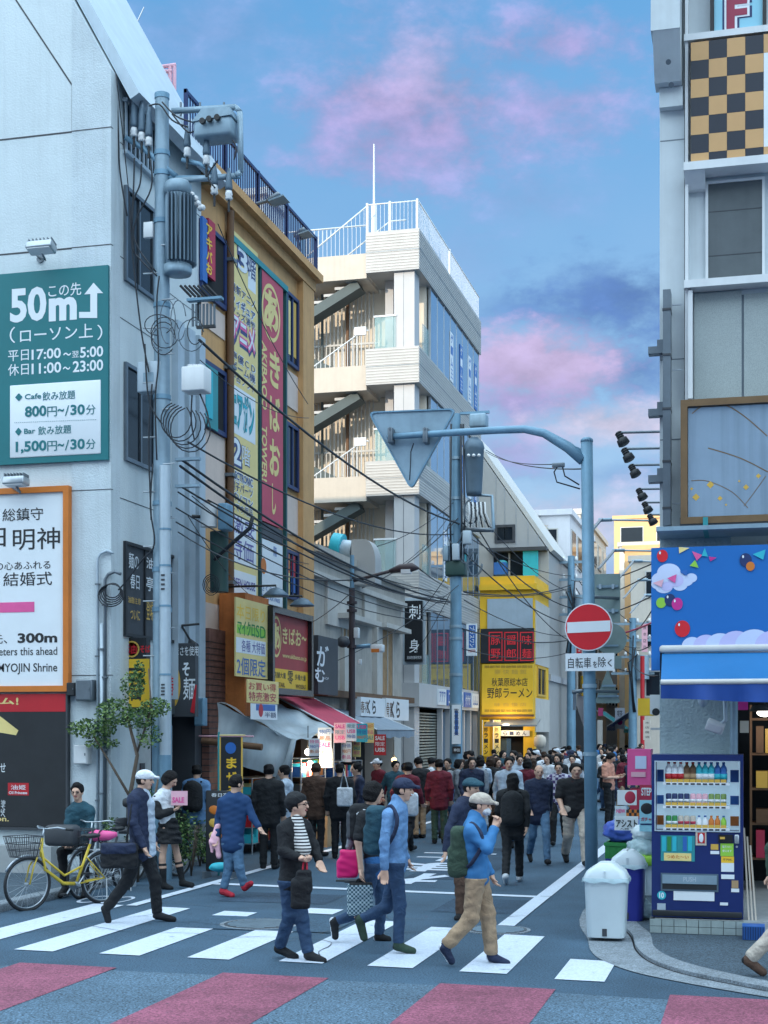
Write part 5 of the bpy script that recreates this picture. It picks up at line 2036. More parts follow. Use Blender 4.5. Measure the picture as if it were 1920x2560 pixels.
mat('mesh_panel', (.33, .37, .37), .5, .2, var=.06, speck=.2, bscale=120)
b = MB()
plate(b, FQ, 1736, 738, 1854, 1006, .04, M('mesh_panel'), .0)
plate(b, FQ, 1860, 738, 2010, 1006, .04, M('mesh_panel'), .0)
plate(b, FQ, 1854, 738, 1860, 1006, .02, M('steel_dark'), .0)
b.build('grille_panel', right)
b = MB(); plate(b, FQ, 1722, 738, 1733, 1006, .2, M('white'), .0); b.build('frame', right)
# checkerboard sign
S = thing('checker_sign', 'orange and black checkerboard signboard high on the right building', 'sign', FQ.at(1800, 432))
mat('checker_orange', (.56, .325, .145), .55, var=.05)
mat('checker_black', (.022, .026, .040), .5, var=.05)
P, w, h = rect(FQ.off(.22), 1727, 108, 1909, 432)
b = MB()
cw, ch_ = w / 4, h / 7
b.box(P + UY * .0, P + UX * (w + 3 * cw) + UZ * h + UY * .18, M('bronze'))
b.build('backing', S)
b = MB()
for i in range(7):
 for j in range(7):
  if j >= 4 and 0 < 6 - i < 6 and j < 7:
   continue
  b.box(P + UX * (cw * j + .001) + UZ * (ch_ * i + .001) - UY * .012, P + UX * (cw * (j + 1) - .001) + UZ * (ch_ * (i + 1) - .001), M('checker_orange' if (i + j) % 2 == 0 else 'checker_black'))
b.build('checker_field', S)
b = MB()
b.box(P + UX * (w + .002) + UZ * ch_ - UY * .012, P + UX * (w + 3 * cw) + UZ * (ch_ * 6), M('sign_white'))
b.build('white_field', S)
S, p2 = sign_panel('letter_sign', 'light blue sign with a big red outlined letter F', 'sign', FQ, 1786, -160, 1906, 106, .1, M('cyan') if False else mat('sky_blue', (.26, .55, .68), .5, var=.04), .05)
b = MB()
letters(b, p2, 1806, -14, 1880, 84, 'F', M('navy'), .003, .13)
letters(b, p2, 1811, -8, 1874, 79, 'F', M('sign_white'), .007, .09)
letters(b, p2, 1816, -3, 1868, 74, 'F', mat('dark_red', (.30, .03, .07), .5), .011, .04)
b.build('lettering', S)
b = MB(); plate(b, FQ, 1776, -160, 1785, 106, .14, M('black'), .05); plate(b, FQ, 1907, -160, 1916, 106, .14, M('black'), .05); b.build('frame', S)
# faded mirror sign in a gold frame
S = thing('faded_sign', 'faded silvery signboard in a bronze frame with tiny gold squares', 'sign', FQ.at(1800, 1310))
fq = FQ.off(.55)
mat('mirror_blue', (.36, .46, .56), .22, .55, var=.06, streak=.35)
P, w, h = rect(fq, 1702, 1003, 2010, 1312)
b = MB(); b.box(P + Vector((.08, 0, .08)), P + UX * (w - .08) + UZ * (h - .08) + UY * .3, M('mirror_blue')); b.build('panel', S)
b = MB()
for (a0, b0, a1, b1) in ((0, 0, w, .075), (0, h - .075, w, h), (0, .075, .075, h - .075), (w - .075, .075, w, h - .075)):
 b.box(P + UX * a0 + UZ * b0 - UY * .06, P + UX * a1 + UZ * b1 + UY * .34, M('bronze'))
b.build('frame', S)
b = MB()
for (px, py, s) in ((1776, 1212, 9), (1740, 1243, 9), (1729, 1222, 4), (1800, 1246, 6), (1865, 1218, 7), (1896, 1190, 6), (1815, 1262, 3), (1848, 1203, 3)):
 c = fq.at(px, py); k = s / 217
 b.poly([c + UX * k - UY * .003, c + UZ * k - UY * .003, c - UX * k - UY * .003, c - UZ * k - UY * .003], M('gold'))
def stroke(pts, m, wd=.006):
 q = [fq.at(*p) - UY * .002 for p in arc_smooth([(p[0], p[1]) for p in pts], 5)]
 for i in range(len(q) - 1):
  d = (q[i + 1] - q[i]); nn = Vector((-d.z, 0, d.x)).normalized() * wd
  b.poly([q[i] - nn, q[i] + nn, q[i + 1] + nn, q[i + 1] - nn], m)
stroke([(1730, 1034), (1760, 1014), (1810, 1012), (1860, 1040), (1918, 1090)], M('bronze'))
stroke([(1770, 1120), (1850, 1145), (1920, 1180)], M('bronze'))
stroke([(1728, 1202), (1770, 1203), (1830, 1230), (1870, 1270)], M('bronze'), .004)
stroke([(1860, 1265), (1890, 1225), (1915, 1190)], M('bronze'), .004)
b.build('ornament', S)
b = MB()
plate(b, FQ, 1706, 1313, 2010, 1342, .6, M('charcoal'), 0)
plate(b, FQ, 1762, 1313, 1774, 1345, .64, M('teal'), 0)
plate(b, FQ, 1650, 1338, 2010, 1348, .7, M('galv'), 0)
b.build('sign_shelf', right)
# vertical cable duct
r = thing('cable_duct', 'tall grey vertical duct clamped to the right building', 'duct', FQ.at(1670, 1335))
b = MB(); plate(b, FQ, 1660, 738, 1679, 1320, .22, M('steel_dark'), .08); b.build('duct', r)
b = MB()
for y in (785, 897, 1030, 1160, 1275): plate(b, FQ, 1659, y, 1680, y + 5, .24, M('charcoal'), .07)
for y in (762, 925, 1258): plate(b, FQ, 1680, y, 1706, y + 3, .02, M('steel'), .12)
b.build('clamp', r)
for i, y in enumerate((875, 1030, 1195)):
 p = FQ.at(1648, y)
 b = MB(); b.box((p.x - .12, QY - .1, p.z - .06), (p.x + .08, QY + .05, p.z + .02), M('steel_dark')); b.box((p.x - .02, QY - .08, p.z + .02), (p.x + .07, QY + .02, p.z + .1), M('steel_dark'))
 tag(b.build('bracket'), ['topmost small steel bracket on the edge of the right building', 'middle small steel bracket on the edge of the right building', 'lowest small steel bracket on the edge of the right building'][i], 'bracket', 'brackets on the building edge')
# spotlights on arms along the street side
labs = ['nearest black spotlight on its arm off the right building', 'second nearest black spotlight in the row of six', 'third black spotlight in the row off the right building', 'fourth black spotlight in the row, after the gap', 'fifth black spotlight in the receding row', 'farthest black spotlight just above the street lamp']
for i, (px, py) in enumerate(((1553, 1096), (1567, 1136), (1584, 1176), (1602, 1235), (1616, 1268), (1629, 1298))):
 p = onX(px, py, -1.72)
 r = thing('spotlight', labs[i], 'lamp', (QX, p.y, p.z), 'spotlights in a row off the right building')
 b = MB(); b.cyl((QX, p.y, p.z + .06), (p.x - .02, p.y, p.z + .08), .018, M('steel_dark')); b.build('arm', r)
 b = MB()
 ax = Vector((.42, -.1, -.8)).normalized()
 b.lathe(p - ax * .10, [(.035, 0), (.045, .02), (.045, .10), (.075, .115), (.085, .19), (.07, .2)], M('black'), 12, ax)
 for k in range(3):
  b.lathe(p - ax * (.085 - k * .03), [(.053, 0), (.053, .01)], M('black'), 12, ax)
 b.build('lamp_head', r)
# pop mural sign, figures left out
mat('mural_blue', (.010, .135, .44), .5, var=.05, vscale=.6)
mat('mural_cloud', (.55, .62, .82), .5, var=.05)
mat('mural_violet', (.52, .50, .78), .5, var=.04)
S = thing('mural_sign', 'bright blue sign painted with balloons, clouds and bunting', 'sign', FQ.at(1780, 1615))
fm = FQ.off(.72)
b = MB()
P, w, h = rect(fm, 1628, 1370, 2010, 1616); b.box(P, P + UX * w + UZ * h + UY * .10, M('mural_blue'))
P2, w2, h2 = rect(fm, 1628, 1616, 1650, 1676); b.box(P2, P2 + UX * w2 + UZ * h2 + UY * .10, M('mural_blue'))
b.build('panel', S)
b = MB()
_dn = [0]
def disc(px, py, rx, ry, m, o=.002, pl=None):
 pl = pl or fm
 _dn[0] += 1
 o += .00025 * _dn[0]
 c = pl.at(px, py) - UY * o
 k = 1 / 217.
 n = 22
 b.poly([c + Vector((math.cos(a) * rx * k, 0, math.sin(a) * ry * k)) for a in [-i * 2 * math.pi / n for i in range(n)]][::-1], m)
for (x, y, rr) in ((1650, 1448, 20), (1672, 1432, 28), (1690, 1450, 24), (1660, 1465, 22), (1700, 1462, 18), (1645, 1460, 16), (1728, 1445, 14), (1716, 1452, 16)):
 disc(x, y, rr, rr * .8, M('mural_cloud'), .002)
for (x, y, rr) in ((1690, 1452, 18), (1668, 1466, 14)):
 disc(x, y, rr, rr * .8, M('mural_violet'), .0035)
for i, (x, y, rr) in enumerate(((1730, 1612, 24), (1765, 1604, 30), (1800, 1600, 34), (1840, 1590, 40), (1885, 1584, 44), (1930, 1590, 40))):
 c = fm.at(x, 1615)
 k = 1 / 217.
 pts = [Vector((c.x + math.cos(a) * rr * k, c.y - .007 - i * .0006, c.z + math.sin(a) * rr * k * .9)) for a in [j * math.pi / 14 for j in range(15)]]
 b.poly(pts, M('mural_cloud' if i % 2 == 0 else 'mural_violet'))
b.build('cloud', S)
b = MB()
for (x, y, rx, ry, m) in ((1656, 1390, 13, 15, 'red_bright'), (1653, 1507, 12, 13, 'lime'), (1675, 1500, 13, 15, 'navy'), (1693, 1510, 13, 15, 'magenta'), (1706, 1572, 18, 20, 'red_bright'), (1864, 1400, 14, 16, 'navy'), (1876, 1416, 10, 11, 'orange')):
 disc(x, y, rx, ry, M(m), .0065 + (.001 if m in ('magenta', 'orange') else 0))
 if ry > 13: disc(x - rx * .45, y - ry * .5, 2.2, 3.5, M('sign_white'), .009)
b.build('balloon', S)
b = MB()
for pts, m in (([(1697, 1368), (1724, 1370), (1698, 1384)], 'yellow_pale'), ([(1730, 1378), (1756, 1388), (1742, 1402)], 'pink'), ([(1762, 1370), (1754, 1390), (1770, 1392)], 'cyan'), ([(1738, 1400), (1724, 1415), (1747, 1420)], 'lime'), ([(1772, 1392), (1792, 1394), (1776, 1404)], 'magenta'), ([(1668, 1446), (1692, 1436), (1688, 1458)], 'pink'), ([(1632, 1458), (1660, 1448), (1654, 1468)], 'pink_pale'), ([(1882, 1386), (1914, 1374), (1908, 1400)], 'cyan'), ([(1700, 1430), (1718, 1424), (1718, 1440)], 'blue')):
 q = [fm.at(*p) - UY * (.012 + .0003 * len(b.v)) for p in pts]
 n = (q[1] - q[0]).cross(q[2] - q[0])
 b.poly(q if n.y < 0 else q[::-1], M(m))
b.build('bunting', S)
# blue awning
r = thing('blue_shop_awning', 'bright blue canvas awning with white trim over the corner shop', 'awning', FQ.at(1780, 1640))
mat('awning_blue', (.012, .14, .36), .55, var=.08, vscale=1.2, bump=.1)
mat('awning_deep', (.01, .055, .26), .55, var=.12)
b = MB(); P, w, h = rect(FQ.off(.75), 1648, 1613, 2010, 1632); b.rbox(P, P + UX * w + UZ * h + UY * .2, M('offwhite'), .03); b.build('roller_box', r)
b = MB()
a, c = FY(QY - .72).at(1655, 1634), FY(QY - 1.35).at(1652, 1702)
XE = 2.2
n = 24
vs = []
for i in range(n + 1):
 t = i / n
 x = a.x + (XE - a.x) * t
 for j in range(6):
  s = j / 5
  vs.append((c.x * s + a.x * (1 - s) + (XE - a.x) * t, a.y + (c.y - a.y) * s, a.z + (c.z - a.z) * s - .03 * math.sin(math.pi * s)))
b.add(vs, [(i * 6 + j, i * 6 + j + 1, (i + 1) * 6 + j + 1, (i + 1) * 6 + j) for i in range(n) for j in range(5)], M('awning_blue'), True)
b.build('canopy', r)
b = MB(); b.cyl((c.x, c.y, c.z - .015), (XE, c.y, c.z - .015), .03, M('offwhite')); b.build('trim', r)
b = MB()
vs = []
for i in range(61):
 t = i / 60
 x = c.x + (XE - c.x) * t
 drop = .155 + .05 * math.exp(-((t - .35) / .22) ** 2)
 for j in range(4):
  s = j / 3
  vs.append((x, c.y - .01 + s * (.03 * math.sin(i * .55) + .015 * math.sin(i * 1.3)), c.z - .03 - drop * s))
b.add(vs, [(i * 4 + j, i * 4 + j + 1, (i + 1) * 4 + j + 1, (i + 1) * 4 + j) for i in range(60) for j in range(3)], M('awning_deep'), True)
b.build('valance', r)
b = MB(); P, w, h = rect(FQ.off(.7), 1650, 1632, 1660, 1700); b.box(P, P + UX * w + UZ * h + UY * .1, M('black')); b.build('side_arm', r)
# pipe, lamp, shop interior
b = MB(); p = FQ.at(1835, 1900); b.cyl((p.x, QY - .1, .2), (p.x, QY - .1, 3.2), .045, M('galv'), n=14)
tag(b.build('drain_pipe'), 'blue-grey drain pipe at the edge of the stucco pier', 'pipe')
r = thing('wall_lamp', 'white flood lamp tilted on a bracket under the blue awning', 'lamp', FQ.at(1800, 1810))
b = MB(); fl = FY(QY - .5); b.tube([fl.at(1812, 1740), fl.at(1814, 1800), fl.at(1800, 1812)], .025, M('galv_light')); b.build('bracket', r)
b = MB(); Mx = Matrix.Translation(fl.at(1788, 1816)) @ Matrix.Rotation(.35, 4, 'Y') @ Matrix.Rotation(.4, 4, 'X'); b.rbox((-.1, -.06, -.06), (.1, .06, .06), M('white'), .02, Mx); b.box((-.07, -.064, -.04), (.07, -.0605, .04), M('ceramic'), Mx); b.build('lamp_head', r)
r = thing('wall_speaker', 'small grey dome camera under the awning', 'camera', FQ.at(1757, 1745))
b = MB(); b.ell(FY(QY - .25).at(1757, 1748), (.06, .06, .09), M('galv_light'), 10, 8); b.build('housing', r)
b = MB(); q = FY(QY - .25).at(1757, 1740); b.cyl(q, q + UZ * .1 + UY * .25, .02, M('steel_dark')); b.build('bracket', r)
FI = FY(18.6)
b = MB()
for i, (px, py, w_, m) in enumerate(((1878, 1788, .16, 'charcoal'), (1912, 1785, .16, 'navy'))):
 pass
q = FI.at(1912, 1782)
ld = bpy.data.lights.new('shop_light', 'POINT'); ld.energy = 5; ld.color = (1, .85, .7); ld.shadow_soft_size = .1
lo = bpy.data.objects.new('shop_light', ld); COL.objects.link(lo); lo.location = q - UZ * .15
r = thing('ceiling_lamp', 'round glowing lamp inside the dark corner shop', 'lamp', q)
b = MB(); b.ell(q, (.10, .10, .05), M('lamp_white'), 14, 6); b.build('bulb', r)
b = MB(); b.lathe(q + UZ * .02, [(.19, 0), (.16, .06), (.05, .09)], M('black'), 14); b.cyl(q + UZ * .08, q + UZ * .8, .008, M('black')); b.build('shade', r)
b = MB()
for i in range(5):
 b.box((.0, 19.2, .6 + i * .45), (1.6, 19.7, .63 + i * .45), M('brown'))
b.box((-.03, 19.2, .2), (.0, 19.7, 2.6), M('brown'))
o = tag(b.build('shop_shelf'), 'dim shelf deep inside the corner shop', 'shelf')
b = MB()
rg = random.Random(8)
for i in range(4):
 x = .05
 while x < 1.45:
  w_ = rg.uniform(.08, .2)
  b.box((x, 19.18, .63 + i * .45), (x + w_, 19.6, .63 + i * .45 + rg.uniform(.15, .36)), M(rg.choice(['brown', 'crimson', 'gold', 'teal', 'charcoal', 'pink_pale'])))
  x += w_ + .02
b.build('goods', o)
b = MB(); plate(b, FQ, 1845, 1740, 1870, 1775, .02, M('magenta'), -.3); plate(b, FQ, 1850, 1802, 1872, 1832, .02, M('cream'), -.4)
tag(b.build('hung_posters'), 'pink and cream posters hung in the shop entrance', 'poster')
# tiled step below the vending machine
FSt = FY(QY - .92)
b = MB()
P, w, h = rect(FSt, 1624, 2299, 1860, 2348)
P.z = 0.04
rg = random.Random(3)
mat('step_tile', (.30, .36, .36), .6, var=.2, vscale=4, streak=.3)
x = P.x
b.box((x, FSt.y + .004, .0), (x + w, FSt.y + .25, .196), M('charcoal'))
while x < P.x + w - .05:
 ww = .128
 for k in range(2):
  zz = .045 + k * .077
  b.box((x + .003, FSt.y - .012, zz), (x + ww, FSt.y + .01, zz + .072), M('step_tile'))
 x += ww + .004
tag(b.build('tiled_step'), 'step faced with small grey-green tiles below the vending machine', 'step')
b = MB(); P, w, h = rect(FY(QY - 1.1), 1856, 2318, 1912, 2362)
b.box((P.x, QY - 1.25, .045), (P.x + w, QY - 1.0, .19), M('blue'))
for i in range(9): b.box((P.x + w * i / 9 + .004, QY - 1.26, .05), (P.x + w * i / 9 + .012, QY - 1.25, .185), M('navy'))
tag(b.build('plastic_ramp'), 'ribbed blue plastic step block beside the tiled step', 'ramp')
# vending machine
FV = FY(16.12)
mat('vend_blue', (.012, .026, .125), .3, var=.06)
mat('vend_inner', (.45, .66, .80), .4, var=0, emit=.28)
mat('pet_clear', (.50, .62, .70), .15, var=.05)
V = thing('vending_machine', 'dark navy drinks vending machine with three rows of bottles', 'vending machine', FV.at(1743, 2293))
P, w, h = rect(FV, 1629, 1887, 1858, 2292)
P.z = .215
b = MB()
wx0, wx1, wz0, wz1 = .045 * w, .955 * w, .535 * h, .955 * h
D = .72
b.box(P + UY * .0, P + Vector((w, D, wz0)), M('vend_blue'))
b.box(P + Vector((0, 0, wz1)), P + Vector((w, D, h)), M('vend_blue'))
b.box(P + Vector((0, 0, wz0)), P + Vector((wx0, D, wz1)), M('vend_blue'))
b.box(P + Vector((wx1, 0, wz0)), P + Vector((w, D, wz1)), M('vend_blue'))
b.box(P + Vector((wx0, .22, wz0)), P + Vector((wx1, D, wz1)), M('vend_inner'))
b.rbox(P + Vector((.01, -.012, .01)), P + Vector((w - .01, .01, .075)), M('black'), .01)
b.build('cabinet', V)
b = MB()
for x0, x1, z0, z1 in ((wx0, wx1, wz0 - .012, wz0), (wx0, wx1, wz1, wz1 + .012), (wx0 - .012, wx0, wz0 - .012, wz1 + .012), (wx1, wx1 + .012, wz0 - .012, wz1 + .012)):
 b.box(P + Vector((x0, -.014, z0)), P + Vector((x1, .0, z1)), M('galv_light'))
b.build('window_frame', V)
rows = [(.70, ['w', 'w', 'w', 'b', 'b', 'c', 'c', 'c', 'd', 'd'], .205, .040), (.36, ['k', 'k', 'k', 'k', 'p', 'p', 'p', 'g', 'g', 'g'], .13, .031), (.035, ['e', 'e', 'm', 'm', 'm', 's', 's', 'o', 'o', 'l'], .13, .031)]
colr = {'w': 'sign_white', 'b': 'brown', 'c': 'cyan', 'd': 'blue', 'k': 'navy', 'p': 'pink_pale', 'g': 'leaf_light', 'e': 'green', 'm': 'cream', 's': 'sign_white', 'o': 'orange', 'l': 'lime'}
hh = wz1 - wz0
nm = {'w': 'bottle', 'b': 'bottle', 'c': 'bottle', 'd': 'bottle'}
for ri, (f, ks, bh, br) in enumerate(rows):
 z = wz0 + f * hh
 b = MB()
 b.box(P + Vector((wx0 + .08, .03, z - .03)), P + Vector((wx1 - .10, .2, z)), M('sign_white'))
 for i in range(10):
  xx = wx0 + .135 + i * (wx1 - wx0 - .28) / 9.3
  b.box(P + Vector((xx - .022, .026, z - .026)), P + Vector((xx + .022, .0299, z - .008)), M('charcoal'))
  b.box(P + Vector((xx - .030, .036, z)), P + Vector((xx + .030, .04, z + .035)), M('gold'))
 b.build('shelf', V)
 for i, kx in enumerate(ks):
  xx = wx0 + .135 + i * (wx1 - wx0 - .28) / 9.3
  base = P + Vector((xx, .10, z))
  b = MB()
  if ri == 0:
   b.lathe(base, [(br * .9, 0), (br, .01), (br, .10), (br * .85, .115), (br, .13), (br * .8, .165), (br * .38, .19), (br * .38, bh)], M(colr[kx]), 12)
   b.lathe(base + UZ * bh, [(br * .42, 0), (br * .42, .018)], M('red' if kx in 'wb' else 'blue'), 10)
   b.lathe(base + UZ * .035, [(br * 1.03, 0), (br * 1.03, .06)], M('red' if kx == 'w' else 'cardboard' if kx == 'b' else 'cyan' if kx == 'd' else 'sign_white'), 12)
  elif kx in 'km pg' or kx in 'e':
   b.lathe(base, [(br * .85, 0), (br, .008), (br, bh - .012), (br * .8, bh)], M(colr[kx]), 12)
   b.lathe(base + UZ * .04, [(br * 1.02, 0), (br * 1.02, .03)], M('sign_white' if kx != 'm' else 'crimson'), 12)
  else:
   b.lathe(base, [(br * .9, 0), (br, .01), (br, .08), (br * .4, .11), (br * .4, bh)], M(colr[kx]), 12)
   b.lathe(base + UZ * (bh - .012), [(br * .45, 0), (br * .45, .016)], M('orange' if kx == 'o' else 'blue'), 10)
  b.build('drink_sample', V)
b = MB()
for x0, x1 in ((wx0 + .003, wx0 + .075), (wx1 - .095, wx1 - .003)):
 b.box(P + Vector((x0, .2, wz0 + .7 * hh)), P + Vector((x1, .219, wz0 + .88 * hh)), M('blue'))
 b.box(P + Vector((x0, .2, wz0 + .37 * hh)), P + Vector((x1, .219, wz0 + .5 * hh)), M('blue'))
 b.box(P + Vector((x0, .2, wz0 + .06 * hh)), P + Vector((x1, .219, wz0 + .2 * hh)), M('rust_orange'))
b.build('row_strip', V)
def vp(b, x0, y0, x1, y1, m, th=.01, off=0.0):
 """panel on the machine front given in photo pixels"""
 plate(b, FV, x0, y0, x1, y1, th, M(m), off)
b = MB()
vp(b, 1652, 2088, 1737, 2152, 'teal', .006);
for i in range(6): vp(b, 1655 + i * 13, 2091, 1665 + i * 13, 2128, ('cyan', 'green', 'cyan', 'teal', 'blue', 'cyan')[i], .003, .006)
vp(b, 1660, 2132, 1728, 2151, 'yellow_pale', .004, .006)
letters(b, FV.off(.011), 1666, 2137, 1722, 2146, 'つめた〜い', M('orange'), 0, .02)
b.build('picture_panel', V)
b = MB()
vp(b, 1739, 2077, 1766, 2113, 'cream', .008); vp(b, 1744, 2082, 1762, 2108, 'red', .003, .008); b.ell(FV.off(.012).at(1753, 2095), (.025, .004, .05), M('sign_white'), 10, 6)
vp(b, 1777, 2110, 1796, 2124, 'gold', .006); vp(b, 1776, 2127, 1798, 2135, 'sign_white', .006)
vp(b, 1801, 2108, 1834, 2140, 'lime', .006); vp(b, 1803, 2141, 1835, 2157, 'yellow', .006); vp(b, 1803, 2157, 1835, 2179, 'sign_white', .006)
letters(b, FV.off(.006), 1806, 2114, 1829, 2120, '電子マネー', M('sign_white'), .001, .02); letters(b, FV.off(.006), 1806, 2124, 1829, 2130, '使えます', M('sign_white'), .001, .02)
letters(b, FV.off(.006), 1807, 2146, 1831, 2152, '千円札', M('brown'), .001, .02)
vp(b, 1803, 2186, 1836, 2197, 'sign_white', .006); vp(b, 1829, 2201, 1846, 2220, 'cardboard', .01); vp(b, 1828, 2221, 1848, 2230, 'sign_white', .006)
vp(b, 1800, 2256, 1820, 2263, 'sign_white', .006); vp(b, 1643, 2258, 1664, 2274, 'galv_light', .006)
b.lathe(FV.at(1654, 2238), [(.048, 0), (.048, .006)], M('cyan'), 18, (0, -1, 0), False)
letters(b, FV.off(.006), 1648, 2231, 1660, 2245, '10', M('sign_white'), .001, .03)
vp(b, 1684, 2225, 1786, 2250, 'sign_white', .008)
letters(b, FV.off(.006), 1672 + 10, 2187, 1678 + 14, 2192, '注意', M('charcoal'), .012, .0)
b.build('sticker', V)
b = MB()
vp(b, 1652, 2182, 1796, 2226, 'transformer_fin', .012); vp(b, 1656, 2186, 1792, 2208, 'galv', .012, .012); vp(b, 1656, 2209, 1792, 2222, 'black', .004, .012)
letters(b, FV.off(.024), 1708, 2192, 1740, 2204, 'PUSH', M('galv_light'), .001, .02)
b.build('delivery_flap', V)
b = MB()
vp(b, 1796, 2086, 1832, 2106, 'black_gloss', .02); vp(b, 1800, 2092, 1812, 2098, 'gold', .004, .02); b.rbox(FV.at(1836, 2110) - UY * .03, FV.at(1848, 2086), M('steel'), .02)
b.cyl(FV.at(1842, 2117), FV.off(.02).at(1842, 2117), .012, M('steel'))
b.build('coin_panel', V)
# timber laths leaning beside it
for i in range(3):
 b = MB()
 p, q = FY(16.5).at(1858 + 8 * i, 2070 + i * 22), FY(16.2).at(1870 + 9 * i, 2280)
 q.z = .2
 d = (q - p)
 b.prism([p, p + UX * .018, p + UX * .018 + UY * .03, p + UY * .03], d, M('cream'))
 tag(b.build('wooden_lath'), ['longest pale lath leaning right of the vending machine', 'middle pale lath leaning right of the vending machine', 'shortest pale lath leaning right of the vending machine'][i], 'lath', 'laths leaning by the vending machine')
# bins, crates, bags left of the machine
mat('bin_white', (.60, .68, .72), .35, var=.04)
mat('bin_blue', (.03, .04, .30), .4, var=.06)
def bin_at(x, y, m, ml, label, hgt=.80, wd=.46, dp=.40, rz=0.0):
 r = thing('litter_bin', label, 'bin', (0, 0, 0), 'litter bins by the kerb')
 b = MB()
 def ring(z, sx, sy, rr=.07):
  pts = []
  for (cx, cy, a0) in ((sx - rr, sy - rr, 0), (-sx + rr, sy - rr, 90), (-sx + rr, -sy + rr, 180), (sx - rr, -sy + rr, 270)):
   for k in range(5):
    a = math.radians(a0 + k * 22.5)
    pts.append(Vector((cx + rr * math.cos(a), cy + rr * math.sin(a), z)))
  return pts
 def loft(levels, mm):
  n = 20
  vs = [p for lv in levels for p in ring(*lv)]
  fs = [(k * n + i, k * n + (i + 1) % n, (k + 1) * n + (i + 1) % n, (k + 1) * n + i) for k in range(len(levels) - 1) for i in range(n)]
  b.add(vs, fs, mm, True)
  b.add(ring(*levels[0])[::-1], [tuple(range(n))], mm); b.add(ring(*levels[-1]), [tuple(range(n))], mm)
 loft([(0, wd * .43, dp * .43), (.03, wd * .44, dp * .44), (hgt * .72, wd * .485, dp * .485), (hgt * .76, wd * .5, dp * .5)], m)
 b.build('tub', r)
 b = MB()
 loft([(hgt * .76, wd * .515, dp * .515), (hgt * .80, wd * .515, dp * .515), (hgt * .89, wd * .44, dp * .47), (hgt * .985, wd * .20, dp * .43), (hgt, wd * .16, dp * .38)], ml)
 b.box((-.012, -dp * .52, hgt * .8), (.012, -dp * .44, hgt * .9), ml)
 b.build('lid', r)
 b = MB()
 n = 30
 vs = []
 for i in range(n):
  a = 2 * math.pi * i / n
  sx, sy = wd * .53, dp * .55
  q = Vector((max(-sx, min(sx, math.cos(a) * sx * 1.3)), max(-sy, min(sy, math.sin(a) * sy * 1.3)), 0))
  vs += [q + UZ * hgt * .80, q * 1.03 + UZ * (hgt * .745 - .012 * math.sin(i * 1.9))]
 b.add(vs, [(2 * i, 2 * ((i + 1) % n), 2 * ((i + 1) % n) + 1, 2 * i + 1) for i in range(n)], M('bag_clear'), True)
 b.build('liner_bag', r)
 b = MB(); b.box((-.03, -dp * .46, .02), (.02, -dp * .44, .10), M('charcoal')); b.build('drain_hole', r)
 r.location = (x, y, .045); r.rotation_euler.z = rz
 return r
mat('bag_clear', (.50, .66, .72), .25, var=.2, vscale=8, alpha=.75)
p = onZ(1512, 2352, .02)
bin_at(p.x, p.y + .2, M('bin_white'), M('bin_white'), 'white plastic litter bin with a swing lid at the kerb')
p2_ = onZ(1566, 2310, .02)
bin_at(p2_.x, p2_.y + .25, M('bin_blue'), M('bin_white'), 'blue plastic litter bin with a white lid behind the white bin', .82, .40)
def crate(x0, x1, y0, y1, z0, z1, m, name, label, group=None):
 o = MB()
 o.box((x0, y0, z0), (x1, y0 + .03, z1), m); o.box((x0, y1 - .03, z0), (x1, y1, z1), m)
 o.box((x0, y0 + .03, z0), (x0 + .03, y1 - .03, z1), m); o.box((x1 - .03, y0 + .03, z0), (x1, y1 - .03, z1), m); o.box((x0 + .03, y0 + .03, z0), (x1 - .03, y1 - .03, z0 + .03), m)
 o.box((x0 - .015, y0 - .015, z1 - .05), (x1 + .015, y0, z1), m)
 for i in range(6):
  xx = x0 + (x1 - x0) * (i + .5) / 6
  o.box((xx - .01, y0 - .01, z0 + .03), (xx + .01, y0, z1 - .06), m)
 return tag(o.build(name), label, 'crate', group)
p = onZ(1495, 2200, .04); q = onZ(1585, 2200, .04)
xa_, ya_ = p.x + .02, p.y + .05
crate(xa_ + .1, xa_ + .68, ya_, ya_ + .5, .045, .36, M('bin_blue'), 'crate', 'dark blue plastic crate at the bottom of the stack by the pole')
crate(xa_ + .08, xa_ + .70, ya_ - .02, ya_ + .52, .362, .60, M('green'), 'crate', 'bright green plastic crate in the middle of the stack by the pole')
p = onZ(1566, 2238, .04); xb_, yb_ = p.x, p.y
crate(xb_, xb_ + .44, yb_, yb_ + .4, .045, .52, M('galv_light'), 'crate', 'pale translucent crate beside the vending machine')
def bag(c, r, m, label, seed, cat='bag'):
 bm = bmesh.new()
 bmesh.ops.create_icosphere(bm, subdivisions=4, radius=1)
 rg = random.Random(seed)
 from mathutils import noise
 off = Vector((seed * 3.1, 1, 2))
 for v in bm.verts:
  d = v.co.normalized()
  k = 1 + .16 * noise.noise(d * 2.2 + off) + .10 * noise.noise(d * 6 + off) + .05 * noise.noise(d * 13 + off)
  v.co = Vector((d.x * r[0] * k, d.y * r[1] * k, max(-r[2] * .8, d.z * r[2] * k)))
  if d.z > .93:
   v.co.z += r[2] * .25 * (d.z - .93) / .07
 bm.verts.index_update()
 b = MB(); b.add([Vector(c) + v.co for v in bm.verts], [tuple(v.index for v in f.verts) for f in bm.faces], m, True)
 bm.free()
 return tag(b.build('rubbish_bag'), label, cat)
mat('bag_blue', (.07, .13, .50), .3, var=.15, vscale=5)
bag((xa_ + .40, ya_ + .22, .76), (.36, .28, .20), M('bag_blue'), 'crumpled blue plastic sack on top of the green crate', 2)
bag((xb_ + .24, yb_ + .15, .66), (.26, .24, .17), M('bag_clear'), 'pale plastic sack with rubbish on the translucent crate', 3)
bag((xb_ + .27, yb_ + .15, .88), (.21, .2, .13), M('bin_white'), 'white plastic sack topmost beside the vending machine', 4)
